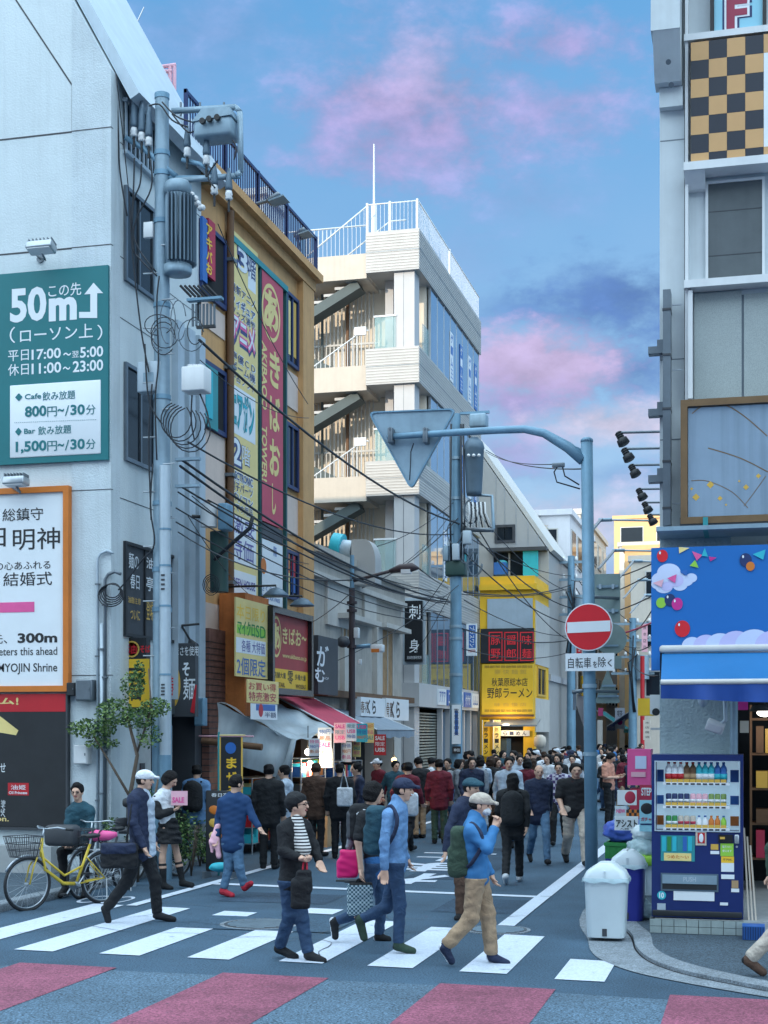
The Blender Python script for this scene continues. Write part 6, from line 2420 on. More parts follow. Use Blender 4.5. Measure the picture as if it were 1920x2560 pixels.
bag((xb_ + .2, yb_ - .02, .52), (.27, .1, .09), M('lime'), 'lime green plastic bag draped over the translucent crate', 5)
q = onZ(1612, 2300, .04)
bag((q.x, q.y + .1, .14), (.10, .10, .11), M('bag_clear'), 'small clear bag at the foot of the vending machine', 6)
# stand-up shop boards left of the machine
def board(px0, py0, px1, py1, y, m, label, rows):
 pl = FY(y)
 S, p2 = sign_panel('display_board', label, 'sign', pl, px0, py0, px1, py1, .04, m, 0)
 b = MB()
 for (a0, b0, a1, b1, kind, mm) in rows:
  x0, y0 = px0 + (px1 - px0) * a0, py0 + (py1 - py0) * b0
  x1, y1 = px0 + (px1 - px0) * a1, py0 + (py1 - py0) * b1
  if kind is None: plate(b, p2, x0, y0, x1, y1, .004, M(mm), 0)
  elif kind == 'o': b.ell(p2.at((x0 + x1) / 2, (y0 + y1) / 2), ((x1 - x0) / 2 / 180, .01, (y1 - y0) / 2 / 180), M(mm), 14, 8)
  else: letters(b, p2, x0, y0, x1, y1, kind, M(mm), .006, .03)
 if rows: b.build('print', S)
 return S
board(1544, 1975, 1592, 2012, 21.5, M('sign_white'), 'white board with a dark red round print beyond the crates', [(.35, .05, .95, .95, 'o', 'crimson')])
board(1537, 2040, 1596, 2075, 20.8, M('sign_white'), 'white low board with heavy black kana lettering', [(.05, .25, .95, .8, 'アシスト', 'black'), (.2, .85, .6, .97, '入荷', 'black')])
board(1538, 2015, 1566, 2040, 20.9, M('bin_white'), 'small pale blue board left of the orange checked one', [(.1, .3, .9, .7, 'NEW', 'pink')])
board(1566, 2024, 1598, 2040, 20.9, M('orange'), 'small orange and black checked board above the kana board', [(.0, .0, .2, .5, None, 'black'), (.4, .0, .6, .5, None, 'black'), (.8, .0, 1, .5, None, 'black'), (.2, .5, .4, 1, None, 'black'), (.6, .5, .8, 1, None, 'black')])
board(1599, 2000, 1632, 2078, 19.6, mat('board_blue', (.30, .60, .72), .5, var=.05), 'light blue upright board beside the vending machine', [(.1, .1, 1, .45, 'o', 'black'), (.1, .55, .9, .68, 'ガチャ', 'crimson'), (.05, .75, .95, .8, None, 'navy')])
board(1600, 1962, 1632, 1998, 19.9, M('crimson'), 'crimson board with white letters above the blue one', [(.1, .2, .9, .75, 'STEP', 'sign_white')])
r = thing('capsule_machine', 'bright pink capsule machine with a pale window beyond the vending machine', 'machine', onZ(1600, 2100))
pl = FY(23.0)
b = MB(); plate(b, pl, 1575, 1872, 1632, 1960, .5, M('pink'), -.5); P, w, h = rect(pl, 1575, 1960, 1632, 1975); b.box((P.x, 23.0, 0), (P.x + w, 23.5, P.z + .02), M('crimson')); b.build('body', r)
b = MB(); plate(b, pl, 1588, 1890, 1616, 1922, .012, M('mural_cloud'), 0); plate(b, pl, 1578, 1930, 1614, 1942, .015, M('pink_pale'), 0); b.build('window', r)
S, p2 = sign_panel('box_sign', 'yellow box sign jutting out beside the stucco pier', 'sign', FY(20), 1602, 1748, 1636, 1790, .5, M('yellow'), 0)
b = MB(); plate(b, FY(19.45), 1628, 1738, 1652, 1786, .25, M('white'), 0); q = FY(19.19).at(1640, 1780); b.cyl(q, q - UY * .03, .05, M('black'))
tag(b.build('security_camera'), 'white camera housing beside the yellow box sign', 'camera')
# main utility pole on the left pavement
PX = -8.82
pb_ = onX(405, 1900, PX)
PY = pb_.y
def pz(py): return onX(405, py, PX).z
pole = thing('utility_pole', 'tall pale blue utility pole with a finned transformer before the corner building', 'utility pole', (PX, PY, 0))
b = MB()
zt_ = pz(248)
b.cyl((PX, PY, 0), (PX, PY, 2.35), .155, M('galv_blue'), .155, n=18)
b.cyl((PX, PY, 2.35), (PX, PY, zt_), .148, M('galv'), .105, n=18)
b.cyl((PX, PY, zt_), (PX, PY, zt_ + .08), .115, M('galv_blue'), n=18)
for z in (pz(1430), pz(1530), pz(1265), pz(1000), pz(770), pz(560), pz(440), pz(390)):
 r_ = .155 - .05 * z / zt_
 b.cyl((PX, PY, z), (PX, PY, z + .07), r_ + .015, M('galv_blue'), n=18)
b.build('shaft', pole)
b = MB()
x1 = PX + .12
b.cyl((x1, PY - .16, 1.9), (x1, PY - .16, pz(1170)), .085, M('galv_light'), n=14)
b.cyl((x1, PY - .16, 0.0), (x1, PY - .16, 1.9), .10, M('galv_blue'), n=14)
for z in (pz(1330), pz(1420), pz(1520), pz(1690)):
 b.cyl((x1, PY - .16, z), (x1, PY - .16, z + .03), .092, M('galv_blue'), n=14)
o = b.build('riser_pipe', pole)
b = MB()
for i in range(4):
 b.box((x1 - .03, PY - .252, pz(1445) - i * .07), (x1 + .03, PY - .246, pz(1445) - i * .07 + .03), M('charcoal'))
 b.box((x1 - .03, PY - .252, pz(1715) - i * .05), (x1 + .03, PY - .246, pz(1715) - i * .05 + .025), M('charcoal'))
b.build('plate_number', o)
# finned transformer
def P_(px, py, y=None): return onY(px, py, PY if y is None else y)
tr0, tr1 = P_(448, 690), P_(448, 455)
b = MB()
c = Vector((tr0.x, PY - .05, 0))
R_ = .215
zb, zt2_ = tr0.z, tr1.z
b.lathe((c.x, c.y, zb), [(R_ * .92, 0), (R_, .03), (R_, .14)], M('galv'), 22)
b.lathe((c.x, c.y, zb + .14), [(R_ * .9, 0), (R_ * .9, zt2_ - zb - .35)], M('galv'), 22)
b.lathe((c.x, c.y, zt2_ - .22), [(R_ * .98, 0), (R_ * .98, .15), (R_ * .8, .20), (R_ * .3, .22)], M('galv'), 22)
o = b.build('transformer', pole)
b = MB()
for i in range(15):
 a = math.radians(-100 + i * 13)
 d = Vector((math.cos(a), math.sin(a), 0))
 n_ = Vector((-d.y, d.x, 0)) * .012
 p = c + d * R_ * .88
 q = c + d * (R_ + .07)
 b.prism([p - n_ + UZ * (zb + .16), q - n_ + UZ * (zb + .16), q + n_ + UZ * (zb + .16), p + n_ + UZ * (zb + .16)], (0, 0, zt2_ - zb - .42), M('transformer_fin'))
b.build('cooling_fin', o)
b = MB()
b.cyl((PX, PY, zb + .3), (c.x, c.y, zb + .3), .05, M('galv_blue'), n=8); b.cyl((PX, PY, zt2_ - .3), (c.x, c.y, zt2_ - .3), .05, M('galv_blue'), n=8)
b.build('mount', pole)
# crossarms and square frame at the top
b = MB()
fr = [P_(430, 278), P_(590, 268), P_(600, 280), P_(602, 430), P_(590, 440), P_(440, 452)]
for i in range(5):
 b.tube([fr[i], fr[i + 1]], .05, M('galv'), 4)
o = b.build('frame_arm', pole)
b = MB()
for px in (452, 500, 560): b.cyl(P_(px, 256), P_(px, 290), .018, M('steel_dark'), n=6)
b.build('bolt', o)
b = MB()
b.rbox(P_(495, 358) - UY * .22, P_(590, 300) + UY * .2, M('galv'), .05)
b.prism([P_(493, 320) - UY * .24, P_(520, 286) - UY * .24, P_(588, 284) - UY * .24, P_(592, 302) - UY * .24], (0, .46, 0), M('galv'))
sw = b.build('switch_box', pole)
b = MB()
for px, py in ((508, 305), (525, 300), (545, 296)):
 p = P_(px, py, PY - .25); b.cyl(p, p - UY * .06, .045, M('black'), n=12)
b.build('bushing', sw)
b = MB()
b.tube([P_(315, 345), P_(360, 372), P_(405, 412), P_(440, 440)], .055, M('galv_blue'), 4)
b.tube([P_(455, 400), P_(500, 410), P_(535, 435)], .04, M('galv_blue'), 4)
b.tube([P_(400, 445), P_(600, 442)], .035, M('galv_blue'), 4)
b.build('crossarm', pole)
def insulator(p, name='insulator', L=.42, par=pole, flip=False):
 b = MB()
 p = Vector(p)
 b.lathe(p, [(.045, 0), (.06, .02), (.05, .06), (.06, .08), (.05, .12), (.045, .14)], M('ceramic'), 10)
 b.lathe(p + UZ * .14, [(.05, 0), (.06, .05), (.045, L - .14), (.02, L)], M('transformer_fin'), 10)
 b.cyl(p - UZ * .18, p, .02, M('black'), n=6)
 return b.build(name, par)
for px, py in ((335, 342), (354, 354), (372, 366), (468, 392), (516, 412), (536, 486), (572, 500)):
 insulator(P_(px, py, PY - .05), L=.50 if px < 400 else .34)
for px, py in ((480, 500), (486, 512), (496, 522), (470, 490)):
 b = MB(); p = P_(px, py); b.lathe(p, [(.03, 0), (.05, .03), (.035, .05), (.05, .08), (.03, .11)], M('ceramic'), 10, (1, -.2, .1)); b.build('insulator', pole)
b = MB(); b.rbox(P_(350, 985) - UY * .12, P_(412, 905) + UY * .1, M('galv_light'), .02); o = b.build('junction_box', pole)
b = MB(); b.box(P_(366, 960) - UY * .125, P_(392, 935) - UY * .121, M('galv')); b.build('door', o)
b = MB(); b.rbox(P_(465, 985, PY - .1) - UY * .2, P_(522, 920, PY - .1) + UY * .12, M('white'), .02)
for i in range(3): b.cyl(P_(476 + i * 12, 922, PY - .2), P_(476 + i * 12, 912, PY - .2), .05, M('ceramic'), n=8)
b.build('junction_box', pole)
b = MB(); b.rbox(P_(364, 600) - UY * .1, P_(388, 558) - UY * .02, M('ceramic'), .015); b.build('terminal_box', pole)
b = MB()
for y in (1148, 1215):
 b.box(P_(440, y + 5) - UY * .05, P_(500, y - 5) + UY * .05, M('galv'))
b.box(P_(470, 755) - UY * .06, P_(556, 742) + UY * .06, M('galv_blue'))
b.build('bracket', pole)
b = MB()
for i in range(7):
 p = P_(478 + i * 11, 742); b.cyl(p, p + Vector((-.16, -.05, .17)), .022, M('black'), n=6)
 q = P_(482 + i * 9, 760); b.cyl(q, q - UZ * .34, .02, M('cable_grey'), n=6)
b.box(P_(492, 822) - UY * .03, P_(538, 812) + UY * .03, M('black'))
b.build('fuse_rack', pole)
b = MB()
for i in range(16):
 z = pz(1640) + i * .42
 s_ = 1 if i % 2 else -1
 b.cyl((PX, PY - .1, z), (PX + .26 * s_, PY - .12, z), .012, M('steel'), n=5)
b.build('step_peg', pole)
# cables tied to the pole: loops, drops
b = MB()
rg = random.Random(21)
for i in range(8):
 cx, cy = rg.uniform(395, 500), rg.uniform(790, 850)
 rx, ry = rg.uniform(18, 45), rg.uniform(24, 55)
 a0 = rg.uniform(0, 2)
 b.tube([P_(cx + math.cos(a0 + t) * rx, cy + math.sin(a0 + t) * ry, PY - .18 - .03 * i) for t in [k * .35 for k in range(17)]], .008, M('cable_grey' if i % 2 else 'cable'), 5)
for i in range(5):
 cx, cy = 440 + i * 9, 1050 + i * 6
 rx, ry = 38 + i * 3, 44 + i * 3
 b.tube([P_(cx + math.cos(t) * rx, cy + math.sin(t) * ry, PY - .2 - .02 * i) for t in [-.8 + k * .35 for k in range(16)]], .010, M('cable'), 5)
for pts in ([(336, 395), (334, 470), (330, 560), (345, 620), (390, 680)], [(354, 410), (350, 460), (335, 500), (330, 560)], [(376, 400), (378, 470), (340, 550), (332, 620), (352, 650), (392, 690)],
   [(405, 255), (440, 290), (480, 305), (505, 310)], [(372, 265), (400, 262), (430, 300), (470, 318)], [(430, 285), (470, 330), (500, 318)], [(380, 960), (372, 1100), (378, 1300)], [(362, 860), (372, 1000), (405, 1060)],
   [(398, 690), (392, 760), (396, 900), (388, 1000), (392, 1150)], [(382, 1160), (376, 1270), (386, 1360), (355, 1400), (318, 1450), (296, 1475)], [(480, 988), (478, 1050), (486, 1100)], [(500, 985), (520, 1040), (512, 1075)],
   [(585, 400), (590, 370), (582, 350)], [(290, 190), (296, 330), (300, 430), (318, 540)], [(538, 470), (520, 440), (545, 400)], [(322, 480), (332, 640), (352, 820), (372, 930)]):
 q = [P_(px, py, PY - .17) for px, py in arc_smooth(pts, 5)]
 b.tube(q, .013, M('cable'), 5)
b.build('cable_bundle', pole)
# second item: dark green drum post with white cylinder and blue box behind the pole
r = thing('street_cabinet_post', 'dark green post topped by a white drum and a blue box', 'post', onX(548, 1500, LX + .5))
q = lambda px, py: onX(px, py, LX + .5)
b = MB(); a, c = q(548, 1480), q(548, 1330); b.cyl(a, (a.x, a.y, c.z), .16, M('leaf_dark') if False else mat('post_green', (.03, .07, .065), .5), n=16); b.build('shaft', r)
y0 = a.y
b = MB(); b.cyl(FY(y0 - .3).at(522, 1318), FY(y0 - .3).at(522, 1260), .145, M('ceramic'), n=18); b.build('drum', r)
b = MB(); b.rbox(FY(y0 - .4).at(543, 1325), FY(y0 - .1).at(584, 1263), M('cyan') if False else M('galv_blue'), .03); b.build('box', r)
b = MB()
b.tube([FY(y0 - .3).at(442, 1300), FY(y0 - .3).at(470, 1290), FY(y0 - .3).at(500, 1292)], .03, M('black'), 6); b.build('arm', r)
b = MB()
for i in range(4): b.tube([FY(y0 - .35).at(528 + math.cos(t) * (9 + i * 4), 1462 + math.sin(t) * (11 + i * 5)) for t in [k * .45 for k in range(14)]], .008, M('cable'), 5, True)
b.tube([FY(y0 - .35).at(535, 1400), FY(y0 - .35).at(590, 1350), FY(y0 - .35).at(625, 1320), FY(y0 - .35).at(632, 1290)], .035, M('cable'), 6)
b.build('cable_reel', r)

# second utility pole by the stair building
QX2 = -7.95
s_ = onX(1140, 1900, QX2)
QY2 = s_.y
R2 = lambda px, py, dy=0: onY(px, py, QY2 + dy)
pole2 = thing('utility_pole', 'blue-grey utility pole crowded with cables in front of the glass facade', 'utility pole', (s_.x, QY2, 0))
top = R2(1140, 1035).z
b = MB(); b.cyl((s_.x, QY2, 0), (s_.x, QY2, top), .19, M('galv_blue'), .13, n=16)
for py in (1765, 1690, 1600, 1570, 1420, 1250, 1150): b.cyl((s_.x, QY2, R2(1140, py).z), (s_.x, QY2, R2(1140, py).z + .08), .205 - .004 * R2(1140, py).z, M('galv'), n=16)
b.build('shaft', pole2)
b = MB(); c = R2(1187, 1240); z1 = R2(1187, 1105).z
b.lathe((c.x, QY2 - .1, c.z), [(.20, 0), (.22, .1), (.27, z1 - c.z - .25), (.29, z1 - c.z - .2), (.24, z1 - c.z - .02), (.1, z1 - c.z + .1)], M('transformer_fin'), 18)
o = b.build('transformer', pole2)
b = MB()
for i in range(3):
 p = R2(1172 + i * 13, 1140, -.4); b.lathe(p, [(.03, 0), (.05, .04), (.03, .08)], M('ceramic'), 8, (0, -1, .3))
b.build('bushing', o)
b = MB()
b.rbox(R2(1172, 1068, -.25), R2(1222, 1040, .2), M('galv'), .05); b.box(R2(1150, 1036, -.05), R2(1224, 1028, .05), M('galv_blue'))
b.tube([R2(1170, 1236), R2(1230, 1240), R2(1234, 1320), R2(1228, 1330)], .05, M('galv'), 5); b.tube([R2(1150, 1325), R2(1235, 1325)], .06, M('steel_dark'), 6)
b.build('crossarm', pole2)
b = MB(); b.rbox(R2(1156, 1360, -.3), R2(1180, 1328, -.1), M('galv_light'), .02); b.rbox(R2(1108, 1402, -.3), R2(1124, 1365, -.1), M('galv'), .02); b.rbox(R2(1130, 1400, -.4), R2(1152, 1362, -.1), M('galv_light'), .02)
b.build('junction_box', pole2)
b = MB(); b.rbox(R2(1112, 1440, -.25), R2(1170, 1405, .2), M('post_green'), .05); b.build('splice_case', pole2)
b = MB()
for i in range(9):
 p = R2(1172 + i * 5, 1255, -.3); b.tube([p, p + Vector((.02, 0, -.3)), p + Vector((-.05 + .03 * i, 0, -.7))], .02, M('cable' if i % 2 else 'ceramic'), 5)
for i in range(7):
 cx = 1150 + rg.uniform(-22, 40); cy = 1300 + rg.uniform(-60, 130)
 b.tube([R2(cx + math.cos(t) * 18, cy + math.sin(t) * 30, -.25) for t in [k * .4 for k in range(13)]], .016, M('cable_grey'), 5)
for x in (-12, 12, 18): b.tube([R2(1140 + x, 1060, -.2), R2(1140 + x * 1.2, 1300, -.2), R2(1140 + x, 1420, -.2)], .03, M('cable'), 6)
b.build('cable_bundle', pole2)
b = MB(); plate(b, FY(QY2 - .22), 1130, 1762, 1152, 1860, .02, M('sign_white')); plate(b, FY(QY2 - .24), 1131, 1866, 1152, 1884, .02, M('black'))
letters(b, FY(QY2 - .24), 1137, 1776, 1145, 1838, 'I', M('blue'), .002, .0); letters(b, FY(QY2 - .26), 1134, 1871, 1149, 1879, '神田', M('sign_white'), .003, .02)
for i, ch in enumerate('電気街中央'): letters(b, FY(QY2 - .24), 1135, 1772 + i * 14, 1147, 1783 + i * 14, ch, M('charcoal'), .006, .0)
b.build('pole_sign', pole2)

# far poles
def far_pole(px, x, ytop, rr, label, seed):
 s = onX(px, 1850, x)
 r = thing('utility_pole', label, 'utility pole', (s.x, s.y, 0))
 z = onY(px, ytop, s.y).z
 b = MB(); b.cyl((s.x, s.y, 0), (s.x, s.y, z), rr, M('galv_blue'), rr * .7, n=12); b.build('shaft', r)
 b = MB(); g = random.Random(seed)
 for i in range(4):
  zz = z - .3 - i * .7
  b.box((s.x - .9, s.y - .05, zz), (s.x + .9, s.y + .05, zz + .1), M('galv'))
  for k in range(4): b.lathe((s.x - .8 + k * .5, s.y, zz + .1), [(.05, 0), (.07, .05), (.04, .18)], M('ceramic'), 6)
 b.build('crossarm', r)
 b = MB(); b.cyl((s.x + .42, s.y - .1, z - 2.6), (s.x + .42, s.y - .1, z - 1.6), .28, M('galv'), n=12); b.build('transformer', r)
 b = MB()
 for i in range(3): b.tube([(s.x + g.uniform(-.25, .25), s.y - .2, z - g.uniform(.6, 1.6)), (s.x + g.uniform(-.2, .2), s.y - .25, z - g.uniform(1.8, 3)), (s.x + g.uniform(-.2, .2), s.y - .2, z - 4)], .03, M('cable'), 5)
 b.build('cable_bundle', r)
 return s, z
fp1 = far_pole(1428, -7.05, 1390, .20, 'farther utility pole beside the white kanji-sign building', 1)
fp2 = far_pole(1582, -4.9, 1545, .20, 'farther utility pole standing near the orange buildings', 2)

# street lamps
lx = -8.92
s_ = onX(880, 1800, lx)
L1 = lambda px, py, dy=0: onY(px, py, s_.y + dy)
r = thing('street_lamp', 'dark brown street lamp post with a long arm before the old shop house', 'street lamp', (s_.x, s_.y, 0))
mat('lamp_brown', (.055, .04, .045), .5, var=.15)
b = MB(); b.cyl((s_.x, s_.y, 0), (s_.x, s_.y, L1(880, 1470).z), .085, M('lamp_brown'), .07, n=12); b.cyl((s_.x, s_.y, L1(880, 1470).z), (s_.x, s_.y, L1(880, 1388).z), .05, M('galv_blue'), n=10)
for py in (1510, 1530, 1620): b.cyl((s_.x, s_.y, L1(880, py).z), (s_.x, s_.y, L1(880, py).z + .06), .12, M('lamp_brown'), n=12)
b.build('post', r)
b = MB(); b.tube([L1(884, 1452), L1(930, 1440), L1(985, 1425)], .04, M('lamp_brown'), 8); b.build('arm', r)
b = MB()
pts = [L1(975, 1428), L1(1000, 1421), L1(1030, 1418), L1(1048, 1421)]
b.tube(pts, [.05, .10, .11, .02], M('lamp_brown'), 10); b.build('lamp_head', r)
b = MB(); b.box(L1(1002, 1434, -.1), L1(1030, 1425, .1), M('ceramic')); b.build('lens', r)
b = MB(); b.rbox(L1(884, 1595, -.15), L1(900, 1570, 0), M('white'), .01); b.rbox(L1(896, 1648, -.1), L1(905, 1662, 0), M('white'), .01)
b.ell(L1(858, 1605, -.2), (.16, .16, .13), M('charcoal'), 12, 8); b.build('box', r)
r2 = thing('traffic_beacon', 'small white and orange beacon on a blue arm from the lamp post', 'beacon', L1(920, 1615))
b = MB(); b.tube([L1(884, 1618), L1(925, 1614)], .05, M('galv_blue'), 6); b.build('arm', r2)
b = MB(); b.rbox(L1(926, 1630, -.2), L1(962, 1612, .05), M('white'), .02); b.box(L1(928, 1631, -.215), L1(948, 1622, -.2005), M('orange')); b.build('housing', r2)
labs = ['nearest white street lamp head overlapping the no-entry pole', 'second white street lamp arm reaching from the right', 'third white street lamp arm, half hidden by the pole sign', 'fourth white street lamp arm down the street', 'farthest white street lamp arm above the round mirror']
for i, (px, py, ax_) in enumerate(((1478, 1322, 1640), (1512, 1398, 1650), (1560, 1425, 1650), (1574, 1472, 1650), (1590, 1510, 1650))):
 p = onX(px, py, -2.9)
 q = onY(ax_, py - 20, p.y)
 r = thing('street_lamp', labs[i], 'street lamp', (q.x, q.y, q.z), 'white lamp arms along the right side')
 b = MB(); k = onY(px + 25, py - 22, p.y); b.tube([q, k + UX * .1, k], .018, M('galv_light'), 8); b.build('arm', r)
 b = MB(); d = (onY(px - 14, py + 24, p.y) - k); b.prism([k + Vector((-.035, -.07, 0)), k + Vector((.03, -.07, .02)), k + Vector((.03, .07, .02)), k + Vector((-.035, .07, 0))], d, M('ceramic')); b.cyl(k - UX * .05, k + UX * .2, .035, M('galv'), n=8); b.build('lamp_head', r)
 if i == 0:
  pass
# no-entry post with the overhead triangle
NX, NY = None, None
s_ = dep(1480, 2270, 18.2)
NX, NY = s_.x, s_.y
FN = FY(NY)
post = thing('sign_post', 'blue-grey sign post with a curved overhead arm beside the bins', 'sign post', (NX, NY, .04))
ztop = FN.at(1467, 1105).z
b = MB()
xt = FN.at(1467, 1105).x
b.tube([(NX, NY, .0), (xt, NY, ztop)], [.082, .075], M('galv_blue'), 18)
b.lathe((xt, NY, ztop), [(.08, 0), (.078, .03), (.05, .055), (.01, .06)], M('galv_blue'), 18)
for py in (1560, 1720, 1890):
 z = FN.at(1470, py).z; xx = NX + (xt - NX) * z / ztop
 b.cyl((xx, NY, z), (xx, NY, z + .05), .092, M('galv'), n=18)
b.build('shaft', post)
b = MB()
arm = [FN.at(x, y) for x, y in ((1458, 1150), (1420, 1118), (1360, 1083), (1312, 1073), (1250, 1075), (1160, 1080), (1060, 1086), (975, 1092))]
b.tube(arm_s := [Vector(p) for p in [a for a in arm]], [.075, .07, .055, .05, .048, .046, .043, .040], M('galv_blue'), 14)
b.lathe(FN.at(968, 1092), [(.03, 0), (.045, .02), (.045, .06)], M('galv_blue'), 12, (1, 0, 0))
b.prism([FN.at(1392, 1098) - UY * .02, FN.at(1462, 1125) - UY * .02, FN.at(1462, 1170) - UY * .02], (0, .04, 0), M('galv_blue'))
b.cyl(FN.at(1444, 1139) - UY * .03, FN.at(1444, 1139) - UY * .06, .035, M('steel_dark'))
b.build('overhead_arm', post)
tri = thing('triangle_sign', 'big inverted triangular stop sign seen from behind on the overhead arm', 'sign', FN.at(1025, 1120))
def rounded(pts, rad, n=5):
 out = []
 k = len(pts)
 for i in range(k):
  p, a, c = Vector(pts[i]), Vector(pts[i - 1]), Vector(pts[(i + 1) % k])
  p0, p1 = p + (a - p).normalized() * rad, p + (c - p).normalized() * rad
  for j in range(n + 1):
   t = j / n
   out.append(p0.lerp(p, t).lerp(p.lerp(p1, t), t))
 return out
FT = FY(NY + .10)
corners = [FT.at(920, 1030), FT.at(1142, 1021), FT.at(1028, 1226)]
b = MB(); b.prism(rounded(corners, .10), (0, .05, 0), M('galv')); b.build('plate', tri)
b = MB()
cc = sum(corners, Vector()) / 3
rr_ = rounded(corners, .10)
for i in range(len(rr_)):
 p, q = rr_[i], rr_[(i + 1) % len(rr_)]
 pi_, qi = cc + (p - cc) * .95, cc + (q - cc) * .95
 b.add([p - UY * .02, q - UY * .02, qi - UY * .02, pi_ - UY * .02, p, q, qi, pi_], [(0, 1, 2, 3), (3, 2, 6, 7), (1, 0, 4, 5)], M('galv_blue'))
b.build('rim', tri)
b = MB()
for x in (982, 1069):
 b.rbox(FT.at(x - 6, 1112) - UY * .16, FT.at(x + 6, 1074) - UY * .0, M('steel_dark'), .01)
 b.cyl(FT.at(x, 1078) - UY * .17, FT.at(x, 1078) - UY * .13, .02, M('steel_dark'), n=6)
b.build('clamp', tri)
b = MB(); b.tube([FT.at(1034, 1108) - UY * .004, FT.at(1027, 1130) - UY * .004, FT.at(1026, 1165) - UY * .004, FT.at(1024, 1200) - UY * .004], .006, M('cable'), 5); b.build('cable', tri)
# no entry disc
FNs = FY(NY - .12)
c = FNs.at(1472, 1568); r_ = 59.5 * depth_of(c) / F
S = thing('no_entry_sign', 'round red no-entry sign with a white bar', 'sign', c)
b = MB(); b.lathe(c, [(r_, -.015), (r_, .012), (r_ * .99, .014)], M('sign_white'), 40, (0, -1, 0), False); b.build('plate', S)
b = MB(); b.lathe(c - UY * .0142, [(r_ * .955, 0), (r_ * .955, .003)], M('red_bright'), 40, (0, -1, 0), False); b.build('red_disc', S)
b = MB(); b.prism([FNs.off(.0182).at(*q) for q in ((1418, 1556), (1526, 1551), (1526, 1578), (1418, 1583))], (0, -.003, 0), M('sign_white')); b.build('white_bar', S)
S, p2 = sign_panel('plate_sign', 'white plate below the red disc exempting bicycles', 'sign', FNs, 1414, 1634, 1536, 1678, .015, M('sign_white'), 0)
b = MB()
letters(b, p2, 1420, 1644, 1478, 1671, '自転車', M('black'), .002, .02); letters(b, p2, 1482, 1653, 1493, 1669, 'を', M('black'), .002, .01); letters(b, p2, 1495, 1642, 1515, 1668, '除', M('black'), .002, .02); letters(b, p2, 1519, 1648, 1530, 1667, 'く', M('black'), .002, .02)
b.build('lettering', S)
# backs of signs on brackets behind the post
FB = FY(NY + .35)
S, p2 = sign_panel('road_sign', 'tall grey-green rectangular sign seen from behind on the post', 'sign', FB, 1486, 1436, 1551, 1558, .02, mat('sign_back', (.24, .31, .30), .5, .2, var=.12), 0)
b = MB()
for py in (1464, 1525):
 plate(b, p2, 1492, py, 1546, py + 6, .03, M('galv'), 0)
 for px in (1498, 1530): plate(b, p2, px, py - 3, px + 6, py + 9, .045, M('galv_light'), 0)
b.build('bracket', S)
c = FB.at(1528, 1598)
S = thing('road_sign', 'round grey sign back just right of the red no-entry disc', 'sign', c)
b = MB(); b.lathe(c, [(.20, 0), (.20, .02)], M('sign_back'), 28, (0, -1, 0), False); b.build('plate', S)
b = MB(); plate(b, FB.off(.02), 1508, 1612, 1546, 1617, .02, M('galv')); b.build('bracket', S)
S, p2 = sign_panel('road_sign', 'small round-cornered grey sign back beside the bicycle plate', 'sign', FB, 1530, 1640, 1554, 1672, .02, M('sign_back'), 0)
S = thing('road_sign', 'grey triangular sign back low on the post', 'sign', FB.at(1520, 1740))
b = MB(); b.prism(rounded([FB.at(1486, 1758), FB.at(1552, 1758), FB.at(1519, 1672)], .05), (0, .02, 0), M('sign_back')); b.build('plate', S)
b = MB(); plate(b, FB, 1495, 1738, 1548, 1743, .02, M('galv')); plate(b, FB, 1505, 1712, 1540, 1717, .02, M('galv')); b.build('bracket', S)
b = MB()
for py in (1492, 1728):
 z = FN.at(1470, py).z
 b.tube([(NX - .08, NY, z), (NX + .1, NY + .1, z), (NX + .3, NY + .33, z)], .022, M('steel_dark'), 6)
b.tube([FN.at(1430, 1730), FN.at(1470, 1725)], .025, M('steel_dark'), 6); b.box(FN.at(1432, 1775), FN.at(1440, 1730) + UY * .04, M('steel_dark'))
b.build('bracket', post)

# overhead wires
wires = []
def wire(a, c, sag, rad=.012, m='cable', n=14):
 wires.append((catenary(a, c, sag * .45, n), rad * .72, m))
A2 = lambda px, py: onX(px, py, PX)
B2 = lambda px, py: R2(px, py)
# main thick cables from the first pole to the second
main = [((498, 850), (1150, 1310), .9, .034), ((470, 1105), (1135, 1335), 1.0, .022), ((455, 1150), (1120, 1500), .8, .03), ((450, 1165), (1125, 1505), 1.0, .03), ((455, 1218), (1120, 1510), .7, .022),
  ((445, 1230), (1110, 1530), .9, .018), ((440, 1270), (1115, 1545), .8, .016), ((440, 1305), (1120, 1550), 1.0, .016), ((520, 1250), (1100, 1480), .5, .018)]
for a, c, s, rr in main:
 wire(P_(*a), B2(*c), s, rr)
# from the second pole on to the farther ones
for (a, c, s, rr) in (((1150, 1300), (1428, 1520), .9, .03), ((1150, 1330), (1428, 1440), .6, .02), ((1160, 1480), (1428, 1462), .5, .028), ((1150, 1485), (1428, 1470), .4, .02), ((1160, 1380), (1428, 1560), .8, .03), ((1160, 1500), (1428, 1590), .6, .02), ((1200, 1330), (1420, 1600), .9, .025), ((1170, 1250), (1425, 1480), .9, .02), ((1150, 1570), (1425, 1600), .5, .03), ((1150, 1620), (1425, 1630), .6, .02)):
 wire(R2(*a), onY(c[0], c[1], fp1[0].y), s, rr)
for (a, c, s, rr) in (((1440, 1440), (1582, 1600), .6, .025), ((1440, 1470), (1582, 1640), .7, .025), ((1440, 1410), (1582, 1560), .5, .02), ((1440, 1600), (1582, 1680), .6, .025), ((1440, 1560), (1600, 1620), .5, .02)):
 wire(onY(a[0], a[1], fp1[0].y), onY(c[0], c[1], fp2[0].y), s, rr)
